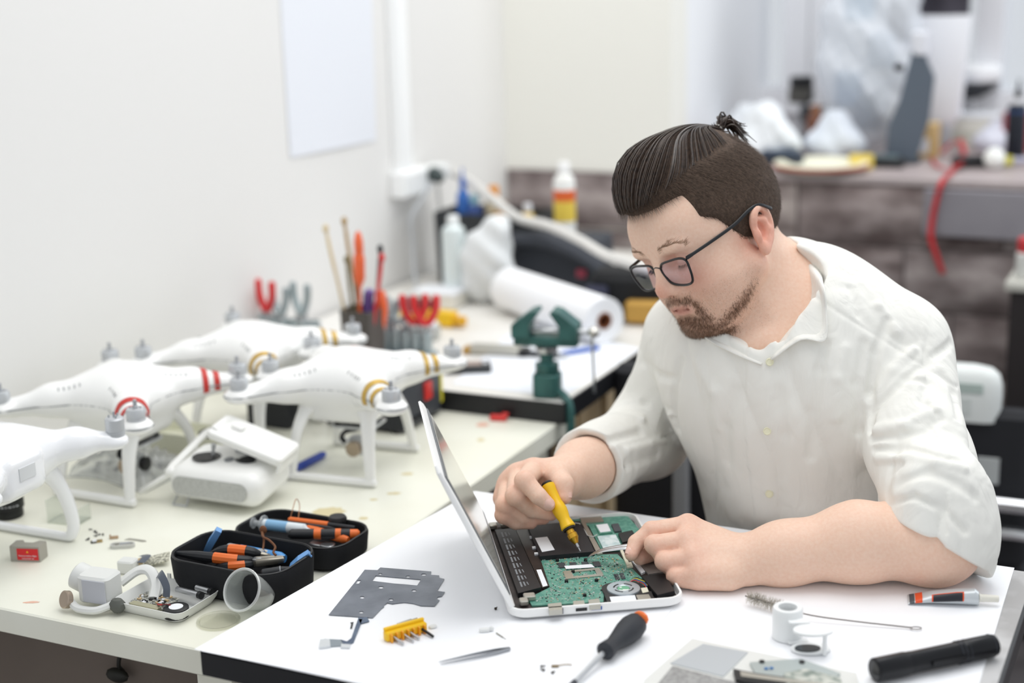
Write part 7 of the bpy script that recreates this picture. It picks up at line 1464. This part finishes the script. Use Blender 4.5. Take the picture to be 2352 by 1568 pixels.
o = ct(2215, 385); t = thing('black_tool', 'long black handled tool lying on the counter', 'tool', o, RZ+.35); ob('handle', MB().lathe([(.010, -.03), (.015, -.02), (.015, .05), (.008, .06)], TR(0, 0, .016, 0, 90, 0), 14), bpl, t); ob('blade', MB().lathe([(.008, .06), (.009, .12), (.005, .17)], TR(0, 0, .016, 0, 90, 0), 10), mat('blade_lilac', 'b9b9cc', .3, .5), t)
bag(2290, 345, .12, .08, .06, mat('bag_lilac', 'd5d7e4', .4), 'crumpled pale lilac wrapper next to the black bottle', 13, .006, 'wrapper', 'wrapper')
o = ct(2345, 350)+AY*.03; t = thing('red_box', 'dark red box at the right picture edge behind the black bottle', 'box', o, RZ); ob('box', MB().slab(.10, .05, .10, .003, .001), mat('box_red', '9c4650', .6), t); ob('stripe', MB().slab(.012, .001, .08, .001, .0003, (-.03, -.0258, .01)), mat('box_violet', '5b5f8a', .5), t)
o = ct(1795, 380); t = thing('cable_pouch', 'dark navy pouch on the counter behind the man\'s head', 'pouch', o, RZ); ob('body', MB().slab(.11, .06, .035, .02, .008), mat('pouch_dk', '2a3240', .6), t); ob('flap', MB().slab(.09, .03, .006, .01, .002, (0, -.012, .034)), mat('pouch_mid', '46566b', .6), t)
o = ct(1905, 318); t = thing('soldering_case', 'dark grey case behind the brown bottle', 'case', o, RZ+.2); ob('body', MB().slab(.12, .06, .07, .008, .004), mat('case_dk', '33373b', .5), t); ob('handle', MB().tube([Vector(p) for p in spl([(-.03, 0, .07), (-.02, 0, .088), (.02, 0, .088), (.03, 0, .07)], 5)], .004, 8), bpl, t)
# red ribbon draped over the counter edge
rbm = mat('ribbon_red', 'c0282e', .55); o = ct(2200, 392); rb = thing('red_ribbon', 'red ribbon hanging down over the stone wall', 'ribbon', o)
def ribbon(pts, w, nm):
    c = [Vector(p) for p in spl(pts, 8)]; mb = MB(); rows = []
    for k, p in enumerate(c):
        sd_ = (AX*.9+Vector((0, 0, .1))).normalized(); rows.append([p-o-sd_*w, p-o, p-o+sd_*w])
    mb.grid(rows); solid(ob(nm, mb, rbm, rb, sm=80), .0012, 0)
fx0 = lambda x, y, d=.05: RB(x, y, BB-d)
ribbon([ct(2205, 345)+Vector((0, 0, .03)), ct(2212, 372)+Vector((0, 0, .02)), ct(2185, 398)+Vector((0, 0, .004)), RB(2165, 415, BB-.040), fx0(2152, 455), fx0(2142, 500), fx0(2138, 545, .055), fx0(2150, 585, .06), fx0(2166, 630, .06)], .0065, 'strip')
ribbon([ct(2140, 365)+Vector((0, 0, .004)), ct(2150, 385)+Vector((0, 0, .006)), ct(2185, 396)+Vector((0, 0, .008)), ct(2215, 380)+Vector((0, 0, .02)), ct(2195, 350)+Vector((0, 0, .03)), ct(2160, 360)+Vector((0, 0, .01))], .004, 'loop')
# ---------------------------------------------------------------- chairs behind the man
chr_ = mat('chrome', 'd8dade', .15, .95); upb = mat('upholstery_black', '1c1d22', .7); grp_ = mat('chair_grey', '9a9b9d', .45, .3)
o = J(2270, 1180, 2.75); t = thing('visitor_chair', 'black chair with grey back post, chrome arms and white printed cover behind the man', 'chair', (o.x, o.y, 0), RZ+radians(4))
cz = lambda px, py, d: J(px, py, d)
ob('backrest', MB().slab(.40, .05, .30, .04, .012, (-.13, .02, .37)), upb, t); ob('back_cover', MB().loft([(rrect(.30, .07, .03, 5, -.14, .02), .650), (rrect(.304, .072, .03, 5, -.14, .02), .69), (rrect(.302, .066, .03, 5, -.14, .02), .715), (rrect(.292, .056, .025, 5, -.14, .02), .732), (rrect(.27, .044, .02, 5, -.14, .02), .742), (rrect(.22, .03, .012, 5, -.14, .02), .747)]), mat('cover_white', 'dfe3e1', .5), t); ob('cover_print', MB().slab(.20, .001, .03, .004, .0003, (-.14, -.0168, .665)), mat('print_pale', 'd0d6d3', .5), t); ob('cover_band', MB().slab(.24, .001, .018, .004, .0003, (-.14, -.0160, .705)), mat('print_green', 'b3c2bc', .5), t)
ob('back_post', MB().slab(.045, .02, .42, .006, .003, (-.015, -.02, .02)), grp_, t); ob('label_plate', MB().slab(.04, .004, .05, .004, .001, (-.005, -.009, .535)), mat('plate_grey', 'b4b8b8', .4), t)
ob('seat', MB().slab(.46, .44, .06, .06, .015, (-.05, .22, .30)), upb, t)
for s_ in (1, -1):
    mb = MB(); x_ = -.05+s_*.25; mb.tube([Vector(p) for p in spl([(x_-s_*.20, -.03, .505), (x_-s_*.02, -.03, .505), (x_+s_*.03, .0, .52), (x_+s_*.03, .25, .60), (x_, .36, .40), (x_-s_*.05, .36, .33)], 5)], .014, 10); ob('armrest', mb, chr_, t)
mb = MB(); mb.tube([Vector(p) for p in ((-.32, -.035, .455), (.05, -.035, .455), (.30, -.035, .44))], .012, 8); ob('cross_bar', mb, chr_, t)
for a in ((-.25, .05), (.15, .05), (-.25, .40), (.15, .40)): mb = MB(); mb.tube([Vector((a[0], a[1], .31)), Vector((a[0]*1.1, a[1]*1.02, .0))], .012, 8); ob('leg', mb, chr_, t)
o = J(2345, 870, 2.95); mb = MB(); mb.slab(.06, .04, .05, .01, .004); mb.slab(.09, .05, .01, .004, .002, (.03, 0, -.0)); 
bag_t = thing('side_shelf', 'dark side cabinet with red capped jar at the right picture edge', 'cabinet', (o.x+.18, o.y+.16, 0), RZ); ob('cabinet', MB().slab(.30, .30, .78, .006, .003, (0, .15, 0)), mat('cab_dark', '2b2627', .6), bag_t); ob('top', MB().slab(.32, .32, .02, .006, .003, (0, .15, .78)), mat('cab_top', 'c3c2ba', .5), bag_t)
q = B(-.12, .05)+Vector((o.x+.18, o.y+.16, 0)); t = thing('jar', 'small jar with red lid on the side cabinet', 'jar', (q.x, q.y, .801)); ob('glass', MB().lathe([(.026, 0), (.028, .004), (.028, .05), (.022, .056)], None, 16), mat('jar_pale', 'd8d9d6', .3), t); ob('lid', MB().lathe([(.026, .055), (.026, .08), (.022, .084)], None, 16), mat('lid_red', 'c0343a', .4), t)
# the man's own chair and a black chair seen under his arm
o = Vector((BEL[0], BEL[1], 0)); t = thing('office_stool', 'black padded stool the man sits on', 'stool', (hip[0]+.02, hip[1]+.03, 0), radians(-30)); ob('seat', MB().lathe([(.17, .33), (.19, .34), (.19, .365), (.17, .375)], None, 28), upb, t); ob('column', MB().cyl((0, 0, .04), (0, 0, .33), .03, n=14), chr_, t)
for k in range(5): a = k*2*pi/5; mb = MB(); mb.tube([Vector((0, 0, .07)), Vector((.26*cos(a), .26*sin(a), .035))], [.025, .016], 8); f_ = ob('foot', mb, bpl, t)
o = J(1500, 1130, 2.75); t = thing('black_chair', 'black chair with grey post seen below the man\'s raised arm', 'chair', (o.x, o.y, 0), RZ)
ob('backrest', MB().slab(.27, .05, .40, .04, .012, (.05, .03, .36)), upb, t); ob('seat', MB().slab(.27, .40, .06, .05, .015, (.05, .25, .40)), upb, t)
q = J(1577, 1120, 2.70); w_ = Matrix.Rotation(-RZ, 3, 'Z') @ (q-o); ob('post', MB().slab(.028, .02, .75, .004, .002, (w_.x, w_.y-.03, .10)), grp_, t)
for a in ((-.05, .08), (.15, .08), (-.05, .42), (.15, .42)): ob('leg', MB().cyl((a[0], a[1], 0), (a[0], a[1], .40), .014, n=8), grp_, t)
